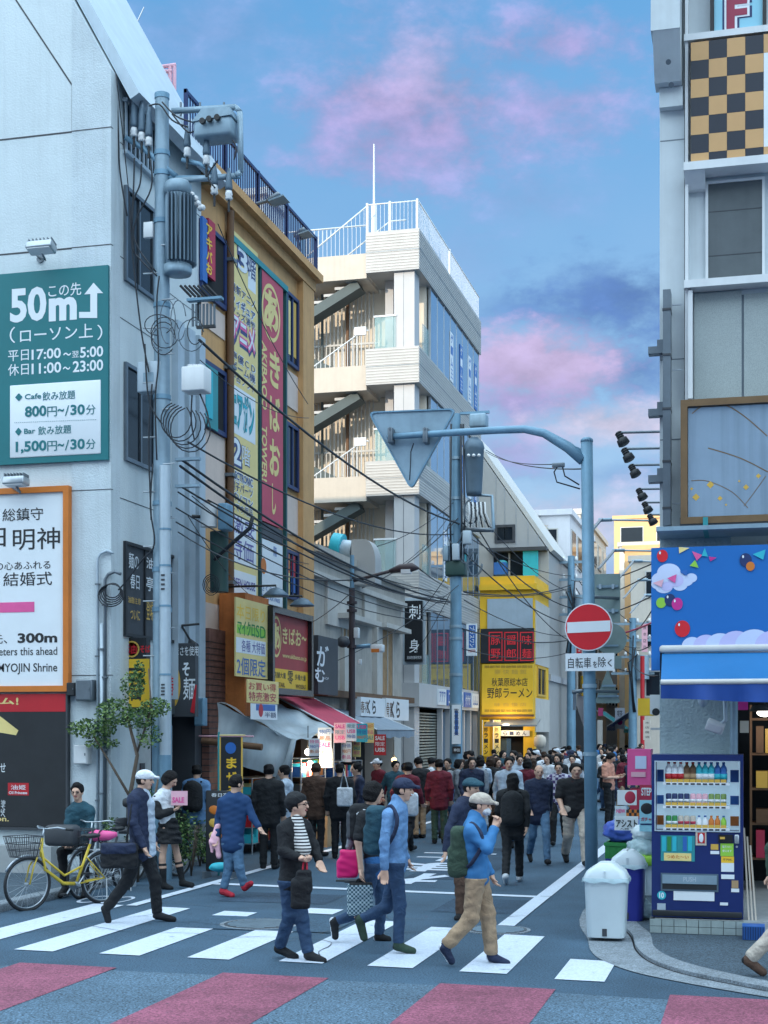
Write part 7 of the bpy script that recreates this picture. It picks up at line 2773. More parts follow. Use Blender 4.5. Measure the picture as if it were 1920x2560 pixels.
# drops to the buildings
for (a, c, s, rr) in (((1150, 1290), (905, 1470), .5, .02), ((1150, 1460), (772, 1680), .5, .014), ((1140, 1400), (1020, 1560), .3, .014), ((1150, 1430), (1040, 1630), .3, .014), ((1140, 1250), (935, 1368), .4, .014), ((1130, 1280), (990, 1420), .4, .012)):
 wire(R2(*a), onX(c[0], c[1], LX + .15), s, rr)
for (a, c, s, rr) in (((545, 560), (770, 1010), .4, .012), ((500, 900), (772, 1045), .5, .01), ((480, 1240), (772, 1410), .4, .012), ((470, 1290), (640, 1500), .3, .01)):
 wire(P_(*a), onX(c[0], c[1], LX + .2), s, rr)
wire(L1(880, 1445), R2(1115, 1490), .3, .015); wire(L1(880, 1450), P_(445, 1330), .5, .014); wire(L1(1048, 1422), R2(1120, 1470), .05, .014); wire(L1(880, 1480), onX(770, 1560, LX + .2), .1, .01)
wire(R2(1215, 1125), FN.at(1468, 1172), .35, .014); wire(R2(1215, 1130), FN.at(1400, 1160), .25, .01)
k = FN.at(1396, 1163)
wires.append(([k + UX * .0, FN.at(1385, 1180), FN.at(1392, 1205), FN.at(1450, 1222)], .010, 'cable')); wires.append(([FN.at(1405, 1163), FN.at(1412, 1190), FN.at(1448, 1212)], .010, 'cable'))
wire(FN.at(1470, 1600), onY(1640, 1552, NY + 4), .1, .02, 'crimson')
for (a, c, s) in (((1428, 1450), (1650, 1400), .5), ((1428, 1490), (1650, 1420), .6), ((1428, 1530), (1650, 1480), .6), ((1582, 1580), (1645, 1500), .3), ((1582, 1620), (1645, 1600), .3), ((1582, 1660), (1645, 1690), .3)):
 wire(onY(a[0], a[1], fp1[0].y if a[0] < 1500 else fp2[0].y), onX(c[0], c[1], -1.6), s, .02)
wire(onX(290, 185, LX + .3), onX(345, 720, LX + .3), -.2, .012)
for i, (pts, rr, m) in enumerate(wires):
 b = MB(); b.tube(pts, rr, M(m), 5)
 a_, c_ = pts[0], pts[-1]
 wl_ = ['thick black cable sagging between the two utility poles', 'thin overhead wire strung between street poles and buildings'][0 if i in (0, 2) else 1]
 tag(b.build('overhead_wire'), wl_, 'wire', 'thin overhead wires' if i not in (0, 2) else 'thick cables between the poles')
b = MB(); q = k; b.rbox(q - Vector((.08, .02, .03)), q + Vector((.08, .02, .03)), M('steel_dark'), .01)
tag(b.build('wire_clamp'), 'small dark clamp on the wire left of the sign post', 'clamp')

# bicycles
def make_bike(name, label, fcol, cat='bicycle', basket=True, wheel=.33, base=1.05, child_seat=False, bundle=False, folding=False):
 """local frame: x forward, z up, rear wheel centre at x=0"""
 r = thing(name, label, cat, (0, 0, 0))
 def wh(cx, par):
  b = MB()
  b.tube([(cx + math.cos(a) * wheel, 0, wheel + math.sin(a) * wheel) for a in [i * 2 * math.pi / 36 for i in range(36)]], .020, M('black'), 6, True)
  o = b.build('wheel', par)
  b = MB()
  b.tube([(cx + math.cos(a) * (wheel - .03), 0, wheel + math.sin(a) * (wheel - .03)) for a in [i * 2 * math.pi / 36 for i in range(36)]], .010, M('steel'), 5, True)
  b.cyl((cx, -.04, wheel), (cx, .04, wheel), .022, M('steel'))
  for i in range(20):
   a = i * 2 * math.pi / 20
   b.cyl((cx, .02 * (-1) ** i, wheel), (cx + math.cos(a) * (wheel - .03), 0, wheel + math.sin(a) * (wheel - .03)), .0028, M('steel'), n=4, caps=False)
  b.build('rim', o)
  b = MB()
  b.tube([(cx + math.cos(a) * (wheel + .035), 0, wheel + math.sin(a) * (wheel + .035)) for a in [math.radians(d) for d in (range(20, 171, 10) if cx < .1 else range(30, 140, 10))]], .016, M(fcol) if not basket else M('steel'), 4)
  b.build('mudguard', o)
 wh(0, r); wh(base, r)
 bb = Vector((.42, 0, .28)); seat = Vector((.20, 0, .78)); head = Vector((base - .20, 0, .78)); fork = Vector((base - .12, 0, .62))
 b = MB()
 b.tube([head, Vector((base - .26, 0, .5)), Vector((.62, 0, .30)), bb], .024, M(fcol), 8)
 b.tube([Vector((base - .22, 0, .66)), Vector((.60, 0, .40)), Vector((.33, 0, .50))], .016, M(fcol), 8)
 b.tube([bb, seat], .018, M(fcol), 8)
 for s in (-1, 1):
  b.tube([(0, .05 * s, wheel), (.42, .03 * s, .28)], .010, M(fcol), 6)
  b.tube([(0, .05 * s, wheel), (.27, .02 * s, .62)], .009, M(fcol), 6)
  b.tube([(base, .05 * s, wheel), (base - .06, .05 * s, .55), (base - .14, .02 * s, .68)], .011, M('steel' if folding else fcol), 6)
 b.tube([head - UZ * .12, head + Vector((-.02, 0, .12))], .02, M(fcol), 8)
 b.build('frame', r)
 b = MB(); b.tube([head + Vector((-.02, 0, .10)), head + Vector((-.05, 0, .24))], .013, M('steel'), 6)
 hb = head + Vector((-.05, 0, .24))
 b.tube([hb + Vector((-.22, -.28, -.02)), hb + Vector((-.05, -.22, .02)), hb + Vector((.02, -.08, .0)), hb, hb + Vector((.02, .08, 0)), hb + Vector((-.05, .22, .02)), hb + Vector((-.22, .28, -.02))], .011, M('steel'), 6)
 o = b.build('handlebar', r)
 b = MB()
 for s in (-1, 1): b.tube([hb + Vector((-.14, .26 * s, -.005)), hb + Vector((-.24, .28 * s, -.02))], .016, M('black'), 6)
 b.build('grip', o)
 b = MB(); b.cyl(seat, seat + Vector((-.02, 0, .08)), .012, M('steel'), n=8)
 b.ell(seat + Vector((-.03, 0, .11)), (.13, .08, .035), M('black'), 14, 8); b.ell(seat + Vector((.06, 0, .115)), (.09, .03, .025), M('black'), 10, 6)
 b.build('saddle', r)
 b = MB(); b.cyl(bb - UY * .05, bb + UY * .05, .03, M('steel'), n=10); b.lathe(bb + UY * -.045, [(.085, 0), (.085, .006)], M('steel_dark'), 20, (0, -1, 0), False)
 b.cyl(bb + UY * -.06, bb + Vector((.10, -.06, -.13)), .010, M('steel'), n=6); b.cyl(bb + UY * .06, bb + Vector((-.10, .06, .13)), .010, M('steel'), n=6)
 b.box(bb + Vector((.06, -.15, -.15)), bb + Vector((.14, -.06, -.125)), M('black')); b.box(bb + Vector((-.14, .06, .12)), bb + Vector((-.06, .15, .145)), M('black'))
 b.tube([bb + Vector((0, -.05, .08)), Vector((0, -.05, wheel + .04))], .006, M('black'), 4); b.tube([bb + Vector((0, -.05, -.08)), Vector((0, -.05, wheel - .04))], .006, M('black'), 4)
 b.build('crankset', r)
 b = MB(); b.tube([(-.02, .06, wheel), (.0, .10, .03), (.05, .13, .0)], .009, M('steel'), 5); b.build('kickstand', r)
 if not folding:
  b = MB()
  for s in (-1, 1): b.tube([(-.22, .06 * s, .70), (.20, .06 * s, .70)], .007, M('steel'), 5); b.tube([(-.18, .06 * s, .70), (0, .06 * s, wheel)], .006, M('steel'), 5)
  for k in range(5): b.tube([(-.22 + .1 * k, -.06, .70), (-.22 + .1 * k, .06, .70)], .005, M('steel'), 4)
  b.build('carrier', r)
 if basket:
  b = MB()
  x0, x1, z0, z1 = base - .08, base + .24, .68, .94
  q = [(x0, -.12, z0), (x1 - .06, -.12, z0), (x1 - .06, .12, z0), (x0, .12, z0)]; t_ = [(x0 - .03, -.18, z1), (x1, -.18, z1), (x1, .18, z1), (x0 - .03, .18, z1)]
  for lv in (0, .33, .66, 1):
   b.tube([Vector(q[i]).lerp(Vector(t_[i]), lv) for i in range(4)], .006, M('charcoal'), 4, True)
  for i in range(4):
   a0, a1, c0, c1 = Vector(q[i]), Vector(q[(i + 1) % 4]), Vector(t_[i]), Vector(t_[(i + 1) % 4])
   for k in range(10): b.cyl(a0.lerp(a1, k / 10), c0.lerp(c1, k / 10), .0035, M('charcoal'), n=4, caps=False)
  for k in range(6): b.cyl(Vector(q[0]).lerp(Vector(q[1]), k / 6), Vector(q[3]).lerp(Vector(q[2]), k / 6), .0035, M('charcoal'), n=4, caps=False)
  b.build('basket', r)
 if child_seat:
  b = MB()
  b.rbox((-.30, -.16, .80), (.02, .16, .88), M('charcoal'), .04); b.rbox((-.34, -.16, .86), (-.27, .16, 1.22), M('charcoal'), .04); b.rbox((-.28, -.18, .88), (-.02, -.14, 1.02), M('charcoal'), .02); b.rbox((-.28, .14, .88), (-.02, .18, 1.02), M('charcoal'), .02); b.rbox((-.36, -.20, 1.16), (-.22, .20, 1.30), M('black'), .05)
  b.build('child_seat', r)
 return r
def place_bike(r, pr, pf):
 """wheel contact points as photo pixels on the ground: rear, front"""
 a, c = onZ(*pr), onZ(*pf)
 d = (c - a); d.z = 0
 r.location = a
 r.rotation_euler = (0, 0, math.atan2(d.y, d.x))
 return d.length
d = (onZ(78, 2272) - onZ(252, 2244)).length
bk = make_bike('bicycle', 'yellow city bicycle with a wire front basket at the kerb', 'yellow_bike' if mat('yellow_bike', (.62, .45, .05), .35) else '', base=1.16)
place_bike(bk, (256, 2256), (80, 2275))
d2 = make_bike('bicycle', 'dark bicycle with a child seat parked behind the yellow one', 'charcoal', base=1.08, child_seat=True)
place_bike(d2, (312, 2226), (155, 2256))
d3 = make_bike('bicycle', 'small-wheeled bicycle parked behind the schoolgirl', 'cyan', basket=False, wheel=.28, base=.98, folding=True)
place_bike(d3, (330, 2203), (462, 2188))
b = MB()
c = onZ(256, 2250) + Vector((-.02, 0, .86))
b.tube([c + Vector((-.17, 0, -.02)), c + Vector((-.08, .02, .0)), c + Vector((.1, .05, .0)), c + Vector((.2, .06, .02))], [.06, .08, .065, .03], M('pink'), 12)
for x in (-.10, .0): b.tube([c + Vector((x, math.cos(t) * .083, math.sin(t) * .083 - .01)) for t in [i * .52 for i in range(12)]], .010, M('black'), 5, True)
tag(b.build('rolled_bundle'), 'pink rolled bundle strapped on the bicycle carrier', 'bundle')
b = MB(); c = onZ(152, 2252) + Vector((0, .05, .95)); b.rbox(c - Vector((.22, .14, .22)), c + Vector((.22, .14, .06)), M('charcoal'), .06)
tag(b.build('basket_cover'), 'dark cloth cover over the rear bicycle basket', 'cover')
b = MB(); c = onZ(325, 2215); b.cyl((c.x, c.y, 0), (c.x, c.y, .42), .09, M('galv_light'), .10, n=14); b.cyl((c.x, c.y, .42), (c.x, c.y, .44), .11, M('white'), n=14)
tag(b.build('plant_pot'), 'pale cylindrical planter between bicycle and schoolgirl', 'pot')
# people: limbs, heads and clothes grown as smooth surfaces from tapered bones
def surface_nets(f, org, h):
 s = f < 0
 n = np.array(f.shape) - 1
 c = [(i, j, k) for i in (0, 1) for j in (0, 1) for k in (0, 1)]
 cs = [s[i:n[0] + i, j:n[1] + j, k:n[2] + k] for i, j, k in c]
 act = np.logical_or.reduce(cs) & ~np.logical_and.reduce(cs)
 idx = np.argwhere(act)
 if not len(idx):
  return None
 vals = [f[idx[:, 0] + i, idx[:, 1] + j, idx[:, 2] + k] for i, j, k in c]
 pos, cnt = np.zeros((len(idx), 3)), np.zeros(len(idx))
 for a in range(8):
  for b in range(a + 1, 8):
   if sum(abs(c[a][q] - c[b][q]) for q in range(3)) != 1:
    continue
   m = (vals[a] < 0) != (vals[b] < 0)
   t = np.where(m, vals[a] / np.where(m, vals[a] - vals[b], 1), 0)
   p = np.array(c[a])[None] + t[:, None] * (np.array(c[b]) - np.array(c[a]))[None]
   pos += np.where(m[:, None], p, 0)
   cnt += m
 pos = (idx + pos / cnt[:, None]) * h + org
 vid = -np.ones(n, int)
 vid[idx[:, 0], idx[:, 1], idx[:, 2]] = np.arange(len(idx))
 quads = []
 for ax in range(3):
  u, v = (ax + 1) % 3, (ax + 2) % 3
  sl0, sl1 = [slice(1, -1)] * 3, [slice(1, -1)] * 3
  sl0[ax], sl1[ax] = slice(0, -1), slice(1, None)
  a, b = s[tuple(sl0)], s[tuple(sl1)]
  e = np.argwhere(a != b)
  if not len(e):
   continue
  flip = a[e[:, 0], e[:, 1], e[:, 2]]
  e = e + np.array([0 if q == ax else 1 for q in range(3)])
  def g(du, dv):
   k = e.copy()
   k[:, u] -= du
   k[:, v] -= dv
   return vid[k[:, 0], k[:, 1], k[:, 2]]
  q = np.stack([g(1, 1), g(0, 1), g(0, 0), g(1, 0)], 1)
  q[~flip] = q[~flip][:, ::-1]
  quads.append(q)
 q = np.concatenate(quads)
 return pos, q[(q >= 0).all(1)]


def A3(*v): return np.array(v[0] if len(v) == 1 else v, float)


def grow(prims, h=.01, k=.025, cuts=(), wr=0.0, seed=0):
 """prims: ('c', p0, p1, r0, r1, mat) tapered bone or ('e', centre, radii, yaw, mat) ellipsoid -> verts, quads, face material"""
 lo, hi = A3(9, 9, 9), A3(-9, -9, -9)
 for p in prims:
  if p[0] == 'c':
   r = max(p[3], p[4])
   lo, hi = np.minimum(lo, np.minimum(p[1], p[2]) - r), np.maximum(hi, np.maximum(p[1], p[2]) + r)
  else:
   lo, hi = np.minimum(lo, p[1] - max(p[2])), np.maximum(hi, p[1] + max(p[2]))
 lo, hi = lo - 4 * h - .02, hi + 4 * h + .02
 n = np.ceil((hi - lo) / h).astype(int) + 1
 f = np.full(n, .5)
 def dist(p, X):
  if p[0] == 'c':
   d = p[2] - p[1]
   t = np.clip(((X - p[1]) @ d) / max(d @ d, 1e-9), 0, 1)
   return np.linalg.norm(X - p[1] - t[..., None] * d, axis=-1) - (p[3] + (p[4] - p[3]) * t)
  q = X - p[1]
  c, s = math.cos(p[3]), math.sin(p[3])
  q = np.stack([q[..., 0] * c + q[..., 1] * s, -q[..., 0] * s + q[..., 1] * c, q[..., 2]], -1)
  r = A3(p[2])
  if p[0] == 'b':
   o = r.min() * .6
   q = np.abs(q) - (r - o)
   return np.linalg.norm(np.maximum(q, 0), axis=-1) + np.minimum(q.max(-1), 0) - o
  return (np.linalg.norm(q / r, axis=-1) - 1) * r.min()
 for p in prims:
  m = .09
  if p[0] == 'c':
   r = max(p[3], p[4]); a, b = np.minimum(p[1], p[2]) - r - m, np.maximum(p[1], p[2]) + r + m
  else:
   r = max(p[2]) * (1.8 if p[0] == 'b' else 1); a, b = p[1] - r - m, p[1] + r + m
  i0 = np.maximum(((a - lo) / h).astype(int), 0)
  i1 = np.minimum(((b - lo) / h).astype(int) + 2, n)
  g = np.stack(np.meshgrid(*[lo[q] + h * np.arange(i0[q], i1[q]) for q in range(3)], indexing='ij'), -1)
  d = dist(p, g)
  if wr:
   w = sum(np.sin(g @ A3(np.cos(seed + i * 2.1) * 30, np.sin(seed * 1.3 + i) * 30, 44 + 17 * i) + i * 1.7 + seed) for i in range(3))
   d = d + wr * w * .5
  S = tuple(slice(i0[q], i1[q]) for q in range(3))
  o = f[S]
  kk = k if len(p) < 7 else p[6]
  hh = np.clip(.5 + .5 * (o - d) / kk, 0, 1)
  f[S] = o * (1 - hh) + d * hh - kk * hh * (1 - hh)
 for (pt, nr) in cuts:
  g = np.stack(np.meshgrid(*[lo[q] + h * np.arange(n[q]) for q in range(3)], indexing='ij'), -1)
  f = np.maximum(f, (g - pt) @ A3(nr))
 out = surface_nets(f, lo, h)
 v, q = out
 c = v[q].mean(1)
 best, lab = np.full(len(c), 9.), np.zeros(len(c), int)
 ms = []
 for p in prims:
  m = p[5] if p[0] == 'c' else p[4]
  if m not in ms:
   ms.append(m)
  d = dist(p, c)
  k_ = d < best
  best[k_] = d[k_]
  lab[k_] = ms.index(m)
 return v, q, lab, ms


def mesh_of(name, geo):
 v, q, lab, ms = geo
 me = bpy.data.meshes.new(name)
 me.vertices.add(len(v)); me.vertices.foreach_set('co', v.ravel())
 me.loops.add(q.size); me.loops.foreach_set('vertex_index', q.ravel())
 me.polygons.add(len(q)); me.polygons.foreach_set('loop_start', np.arange(0, q.size, 4)); me.polygons.foreach_set('material_index', lab)
 me.polygons.foreach_set('use_smooth', np.ones(len(q), bool))
 for m in ms:
  me.materials.append(M(m))
 me.update(calc_edges=True)
 return me


def child(name, me, parent):
 o = bpy.data.objects.new(name, me)
 COL.objects.link(o)
 o.parent = parent
 return o


mat('skin', (.60, .37, .27), .55, var=.06, vscale=12)
mat('skin_tan', (.40, .22, .14), .55, var=.06)
mat('hair', (.010, .009, .010), .6, var=.5, vscale=40, spec=.15, bump=.8, bscale=60)
mat('hair_brown', (.045, .026, .018), .6, var=.5, vscale=40, spec=.15, bump=.8, bscale=60)
mat('eye', (.02, .015, .015), .2)
mat('lip', (.36, .13, .11), .5)
mat('c_black', (.012, .013, .016), .85, var=.3, vscale=7, bump=1, bscale=9)
mat('c_navy', (.018, .027, .062), .85, var=.3, vscale=7, bump=1, bscale=9)
mat('c_blue', (.03, .13, .33), .85, var=.3, vscale=7, bump=1, bscale=9)
mat('c_sky', (.13, .26, .47), .85, var=.3, vscale=7, bump=1, bscale=9)
mat('c_denim', (.03, .065, .135), .85, var=.3, vscale=7, bump=1, bscale=9)
mat('c_jean', (.085, .17, .28), .85, var=.3, vscale=7, bump=1, bscale=9)
mat('c_khaki', (.36, .25, .16), .85, var=.3, vscale=7, bump=1, bscale=9)
mat('c_white', (.62, .65, .70), .85, var=.3, vscale=7, bump=1, bscale=9)
mat('c_grey', (.20, .22, .25), .85, var=.3, vscale=7, bump=1, bscale=9)
mat('c_maroon', (.13, .012, .025), .85, var=.3, vscale=7, bump=1, bscale=9)
mat('c_peach', (.58, .27, .19), .85, var=.3, vscale=7, bump=1, bscale=9)
mat('c_green', (.035, .065, .045), .85, var=.3, vscale=7, bump=1, bscale=9)
mat('c_pale', (.42, .50, .60), .85, var=.3, vscale=7, bump=1, bscale=9)
mat('c_red', (.40, .02, .04), .85, var=.3, vscale=7, bump=1, bscale=9)
mat('c_brown', (.09, .05, .035), .85, var=.3, vscale=7, bump=1, bscale=9)
mat('c_beige', (.48, .42, .36), .85, var=.3, vscale=7, bump=1, bscale=9)
mat('c_teal', (.02, .07, .10), .85, var=.3, vscale=7, bump=1, bscale=9)
m = mat('c_plaid', (.42, .44, .60), .85, var=0)
t = m.node_tree
ck = nd(t, 'ShaderNodeTexChecker'); ck.inputs['Scale'].default_value = 16; ck.inputs[1].default_value = (.5, .5, .6, 1); ck.inputs[2].default_value = (.07, .05, .15, 1)
tc = nd(t, 'ShaderNodeTexCoord'); t.links.new(tc.outputs['Object'], ck.inputs[0]); t.links.new(ck.outputs[0], t.nodes['Principled BSDF'].inputs['Base Color'])
m = mat('c_stripe', (.6, .6, .6), .85, var=0)
t = m.node_tree
wv = nd(t, 'ShaderNodeTexWave', bands_direction='Z'); wv.inputs['Scale'].default_value = 10
tc = nd(t, 'ShaderNodeTexCoord'); t.links.new(tc.outputs['Object'], wv.inputs[0])
rp = nd(t, 'ShaderNodeValToRGB'); rp.color_ramp.interpolation = 'CONSTANT'; rp.color_ramp.elements[0].color = (.02, .02, .03, 1); rp.color_ramp.elements[1].color = (.7, .7, .68, 1); rp.color_ramp.elements[1].position = .4
t.links.new(wv.outputs[0], rp.inputs[0]); t.links.new(rp.outputs[0], t.nodes['Principled BSDF'].inputs['Base Color'])
m = mat('c_weave', (.1, .2, .25), .8, var=0)
t = m.node_tree
ck = nd(t, 'ShaderNodeTexChecker'); ck.inputs['Scale'].default_value = 46; ck.inputs[1].default_value = (.40, .50, .55, 1); ck.inputs[2].default_value = (.03, .09, .13, 1)
tc = nd(t, 'ShaderNodeTexCoord'); t.links.new(tc.outputs['Object'], ck.inputs[0]); t.links.new(ck.outputs[0], t.nodes['Principled BSDF'].inputs['Base Color'])
Z3 = A3(0, 0, 1)


def unit(v):
 return v / max(np.linalg.norm(v), 1e-9)


def C(p0, p1, r0, r1, m, k=.025): return ('c', A3(p0), A3(p1), r0, r1, m, k)
def E(c, r, yaw, m, k=.025): return ('e', A3(c), r, yaw, m, None, k)
def B(c, r, yaw, m, k=.02): return ('b', A3(c), r, yaw, m, None, k)


def hand_prims(wr, el, skin, curl=.5, side=None):
 d = unit(wr - el)
 s = unit(np.cross(d, Z3)) if side is None else unit(A3(side) - d * (A3(side) @ d))
 if np.linalg.norm(s) < .1:
  s = A3(0, 1, 0)
 n = np.cross(s, d)
 pr = [C(wr - d * .03, wr + d * .02, .027, .027, skin, .015)]
 for i in range(4):
  o = s * (-.030 + .020 * i)
  b = wr + d * .082 + o
  pr.append(C(wr + d * .02 + o * .7, b, .019, .016, skin, .012))
  L = (.030, .036, .038, .032)[i]
  c1 = curl * (.7 + .1 * i)
  d1 = d * math.cos(c1) + n * math.sin(c1)
  d2 = d * math.cos(c1 * 2) + n * math.sin(c1 * 2)
  pr.append(C(b, b + d1 * L, .0105, .0095, skin, .006))
  pr.append(C(b + d1 * L, b + d1 * L + d2 * L * .8, .0095, .008, skin, .006))
 b = wr + d * .025 + s * .034
 pr.append(C(b, b + unit(s * .55 + d * .75 + n * .35) * .045, .013, .011, skin, .01))
 b2 = b + unit(s * .55 + d * .75 + n * .35) * .045
 pr.append(C(b2, b2 + unit(d * .8 + n * .5) * .03, .011, .009, skin, .006))
 return pr


def head_prims(hd, nk, fc, skin, detail=True):
 f = unit(A3(fc)); yaw = math.atan2(f[1], f[0])
 s = unit(np.cross(Z3, f)); up = unit(np.cross(f, s))
 pr = [E(hd + up * .022 - f * .008, (.092, .074, .098), yaw, skin), C(hd - up * .03 + f * .02, hd - up * .075 + f * .035, .060, .038, skin, .03),
    C(nk - Z3 * .03, hd - up * .04 - f * .02, .056, .052, skin, .02)]
 if detail:
  pr += [C(hd + up * .012 + f * .084, hd - up * .022 + f * .099, .010, .0145, skin, .012), C(hd + up * .028 + f * .075 - s * .03, hd + up * .028 + f * .075 + s * .03, .016, .016, skin, .015)]
  for q in (-1, 1):
   pr += [E(hd - up * .005 - f * .008 + s * q * .074, (.022, .011, .032), yaw, skin, .008), E(hd + up * .008 + f * .078 + s * q * .031, (.006, .010, .0042), yaw, 'eye', .004),
       C(hd + up * .034 + f * .085 + s * q * .016, hd + up * .034 + f * .076 + s * q * .043, .004, .0035, 'hair', .004)]
  pr.append(C(hd - up * .052 + f * .083 - s * .018, hd - up * .052 + f * .083 + s * .018, .0075, .0075, 'lip', .006))
 return pr


def hair_geo(hd, fc, style, m, h):
 f = unit(A3(fc)); yaw = math.atan2(f[1], f[0]); s = unit(np.cross(Z3, f)); up = unit(np.cross(f, s))
 cuts = [(hd + f * .052 + up * .03, unit(f * .92 - up * .42))]
 pr = [E(hd + up * .034 - f * .016, (.106, .090, .104), yaw, m)]
 if style == 'short':
  cuts.append((hd - up * .045, -up))
 elif style == 'bob':
  pr += [E(hd - f * .02 - up * .02, (.11, .102, .115), yaw, m)]
  cuts.append((hd - up * .095, -up))
 elif style == 'long':
  pr += [C(hd - f * .04, hd - f * .085 - Z3 * .34, .098, .075, m)]
 elif style == 'bald':
  cuts.append((hd + up * .05, up)); cuts.append((hd - up * .045, -up))
  pr = [E(hd + up * .022 - f * .012, (.094, .079, .09), yaw, m)]
 elif style == 'under':
  pr = [E(hd + up * .02 - f * .014, (.099, .083, .098), yaw, m)]
  cuts = [(hd + f * .03, f), (hd - up * .05, -up)]
 return grow(pr, h, .02, cuts, .006, 3)


def cap_geo(hd, fc, kind, m, h):
 f = unit(A3(fc)); yaw = math.atan2(f[1], f[0]); s = unit(np.cross(Z3, f)); up = unit(np.cross(f, s))
 if kind == 'beanie':
  return grow([E(hd + up * .045 - f * .018, (.116, .10, .108), yaw, m)], h, .02, [(hd + up * .02 + f * .02, unit(f * .35 - up * .94))], .004, 1)
 pr = [E(hd + up * .048 - f * .006, (.112, .096, .082), yaw, m)]
 if kind == 'cap':
  pr += [C(hd + f * .10 + up * .045 + s * .04, hd + f * .10 + up * .045 - s * .04, .016, .016, m, .02), C(hd + f * .155 + up * .036 + s * .032, hd + f * .155 + up * .036 - s * .032, .012, .012, m, .03), C(hd + f * .1 + up * .045, hd + f * .16 + up * .036, .013, .012, m, .03)]
 else:
  pr += [E(hd + up * .066 + f * .045, (.10, .10, .03), yaw, m), E(hd + f * .10 + up * .042, (.06, .075, .012), yaw, m)]
 return grow(pr, h, .015, [(hd + up * .022, -up)] if kind != 'cap' else [(hd + up * .018, -up)])


def torso(J, m, grow_=0.0, hem=.0, k=.05):
 nk, pl = A3(J['nk']), (A3(J['hpL']) + A3(J['hpR'])) / 2
 pr = [C(nk - Z3 * .08, pl + Z3 * .02, .104 + grow_, .100 + grow_, m, k)]
 for s in 'LR':
  sh, hp = A3(J['sh' + s]), A3(J['hp' + s])
  i = sh * .72 + nk * .28 - Z3 * .055
  pr += [C(i, hp * .8 + pl * .2 + Z3 * .06, .076 + grow_, .078 + grow_, m, k), C(nk * .6 + sh * .4 + Z3 * .005, sh - Z3 * .015, .044 + grow_, .050 + grow_, m, k)]
  if hem:
   pr.append(C(hp + Z3 * .03, hp * .8 + pl * .2 - Z3 * hem, .086 + grow_, .092 + grow_, m, k))
 return pr


def sleeves(J, m, g=0.0, length=1.0):
 pr = []
 for s in 'LR':
  sh, el, wr = A3(J['sh' + s]), A3(J['el' + s]), A3(J['wr' + s])
  if length >= 1:
   pr += [C(sh, el, .053 + g, .044 + g, m), C(el, wr - unit(wr - el) * .03, .044 + g, .036 + g, m)]
  else:
   pr += [C(sh, sh + (el - sh) * length * 1.6, .056 + g, .055 + g, m)]
 return pr


def legs(J, m, g=0.0, end=1.0):
 hpL, hpR = A3(J['hpL']), A3(J['hpR'])
 pr = [C(hpL + Z3 * .04, hpR + Z3 * .04, .094 + g, .094 + g, m, .04)]
 for s in 'LR':
  hp, kn, an = A3(J['hp' + s]), A3(J['kn' + s]), A3(J['an' + s])
  pr += [C(hp, kn, .080 + g, .058 + g, m, .04), C(kn, kn + (an - kn) * end, .058 + g, .050 + g, m, .03)]
 return pr


def shoe(J, s, m, sole='c_black'):
 an, toe = A3(J['an' + s]), A3(J['toe' + s])
 d = unit(toe - an)
 toe = toe + d * .02
 h = an - d * .0 + unit(an - A3(J['kn' + s])) * .045
 pr = [C(an + unit(an - A3(J['kn' + s])) * .01, h, .045, .042, m, .03), C(h, toe, .046, .037, m, .03)]
 dn = unit(np.cross(unit(np.cross(d, unit(an - A3(J['kn' + s])))), d))
 if dn @ unit(an - A3(J['kn' + s])) < 0:
  dn = -dn
 pr += [C(h + dn * .028 - d * .02, toe + dn * .022, .026, .022, sole, .01)]
 return pr


def skin_body(J, skin, detail):
 hd, nk = A3(J['hd']), A3(J['nk'])
 pr = head_prims(hd, nk, J['f'], skin, detail)
 pr += torso(J, skin, -.02)
 for s in 'LR':
  sh, el, wr = A3(J['sh' + s]), A3(J['el' + s]), A3(J['wr' + s])
  hp, kn, an = A3(J['hp' + s]), A3(J['kn' + s]), A3(J['an' + s])
  pr += [C(sh, el, .046, .038, skin), C(el, wr, .038, .027, skin), C(hp, kn, .066, .046, skin), C(kn, kn * .65 + an * .35, .048, .050, skin), C(kn * .65 + an * .35, an, .050, .036, skin)]
  pr += hand_prims(wr, el, skin, J.get('curl' + s, .45), J.get('side' + s)) if detail else [C(wr, wr + unit(wr - el) * .11, .03, .02, skin)]
 return pr


def person(label, J, spec, loc, rz, h=.0105, group=None):
 """spec: list of (part name, prims, wrinkle, cuts) plus hair/cap entries"""
 r = thing('person', label, 'person', loc, group)
 r.rotation_euler = (0, 0, rz)
 child('body', mesh_of('body', grow(skin_body(J, spec.get('skin', 'skin'), True), h * .8, .02)), r)
 if spec.get('hair'):
  child('hair', mesh_of('hair', hair_geo(A3(J['hd']), J['f'], spec['hair'], spec.get('hairm', 'hair'), h)), r)
 if spec.get('cap'):
  child('cap', mesh_of('cap', cap_geo(A3(J['hd']), J['f'], *spec['cap'], h)), r)
 pl = (A3(J['hpL']) + A3(J['hpR'])) / 2
 for nm, pr, w, cuts in spec['wear']:
  if nm == 'trousers':
   cuts = [(pl + Z3 * spec.get('rise', .04), Z3)]
  child(nm, mesh_of(nm, grow(pr, h, .03, cuts, w, len(pr))), r)
 for s in 'LR':
  child('shoe', mesh_of('shoe', grow(shoe(J, s, *spec.get('shoe', ('c_black',))), h, .02)), r)
 return r


def px_joints(px0, py0, conv, tbl, f):
 """joints traced in photo pixels: name -> (x, y, depth offset in metres)"""
 s = (py0 - HY) / CZ
 J = {'f': f}
 for k, (x, y, d) in tbl.items():
  px, py = conv(x, y)
  J[k] = A3((px - px0) / s, d, (py0 - py) / s)
 return J


def put(px, py):
 p = onZ(px, py)
 return (p.x, p.y, .008)


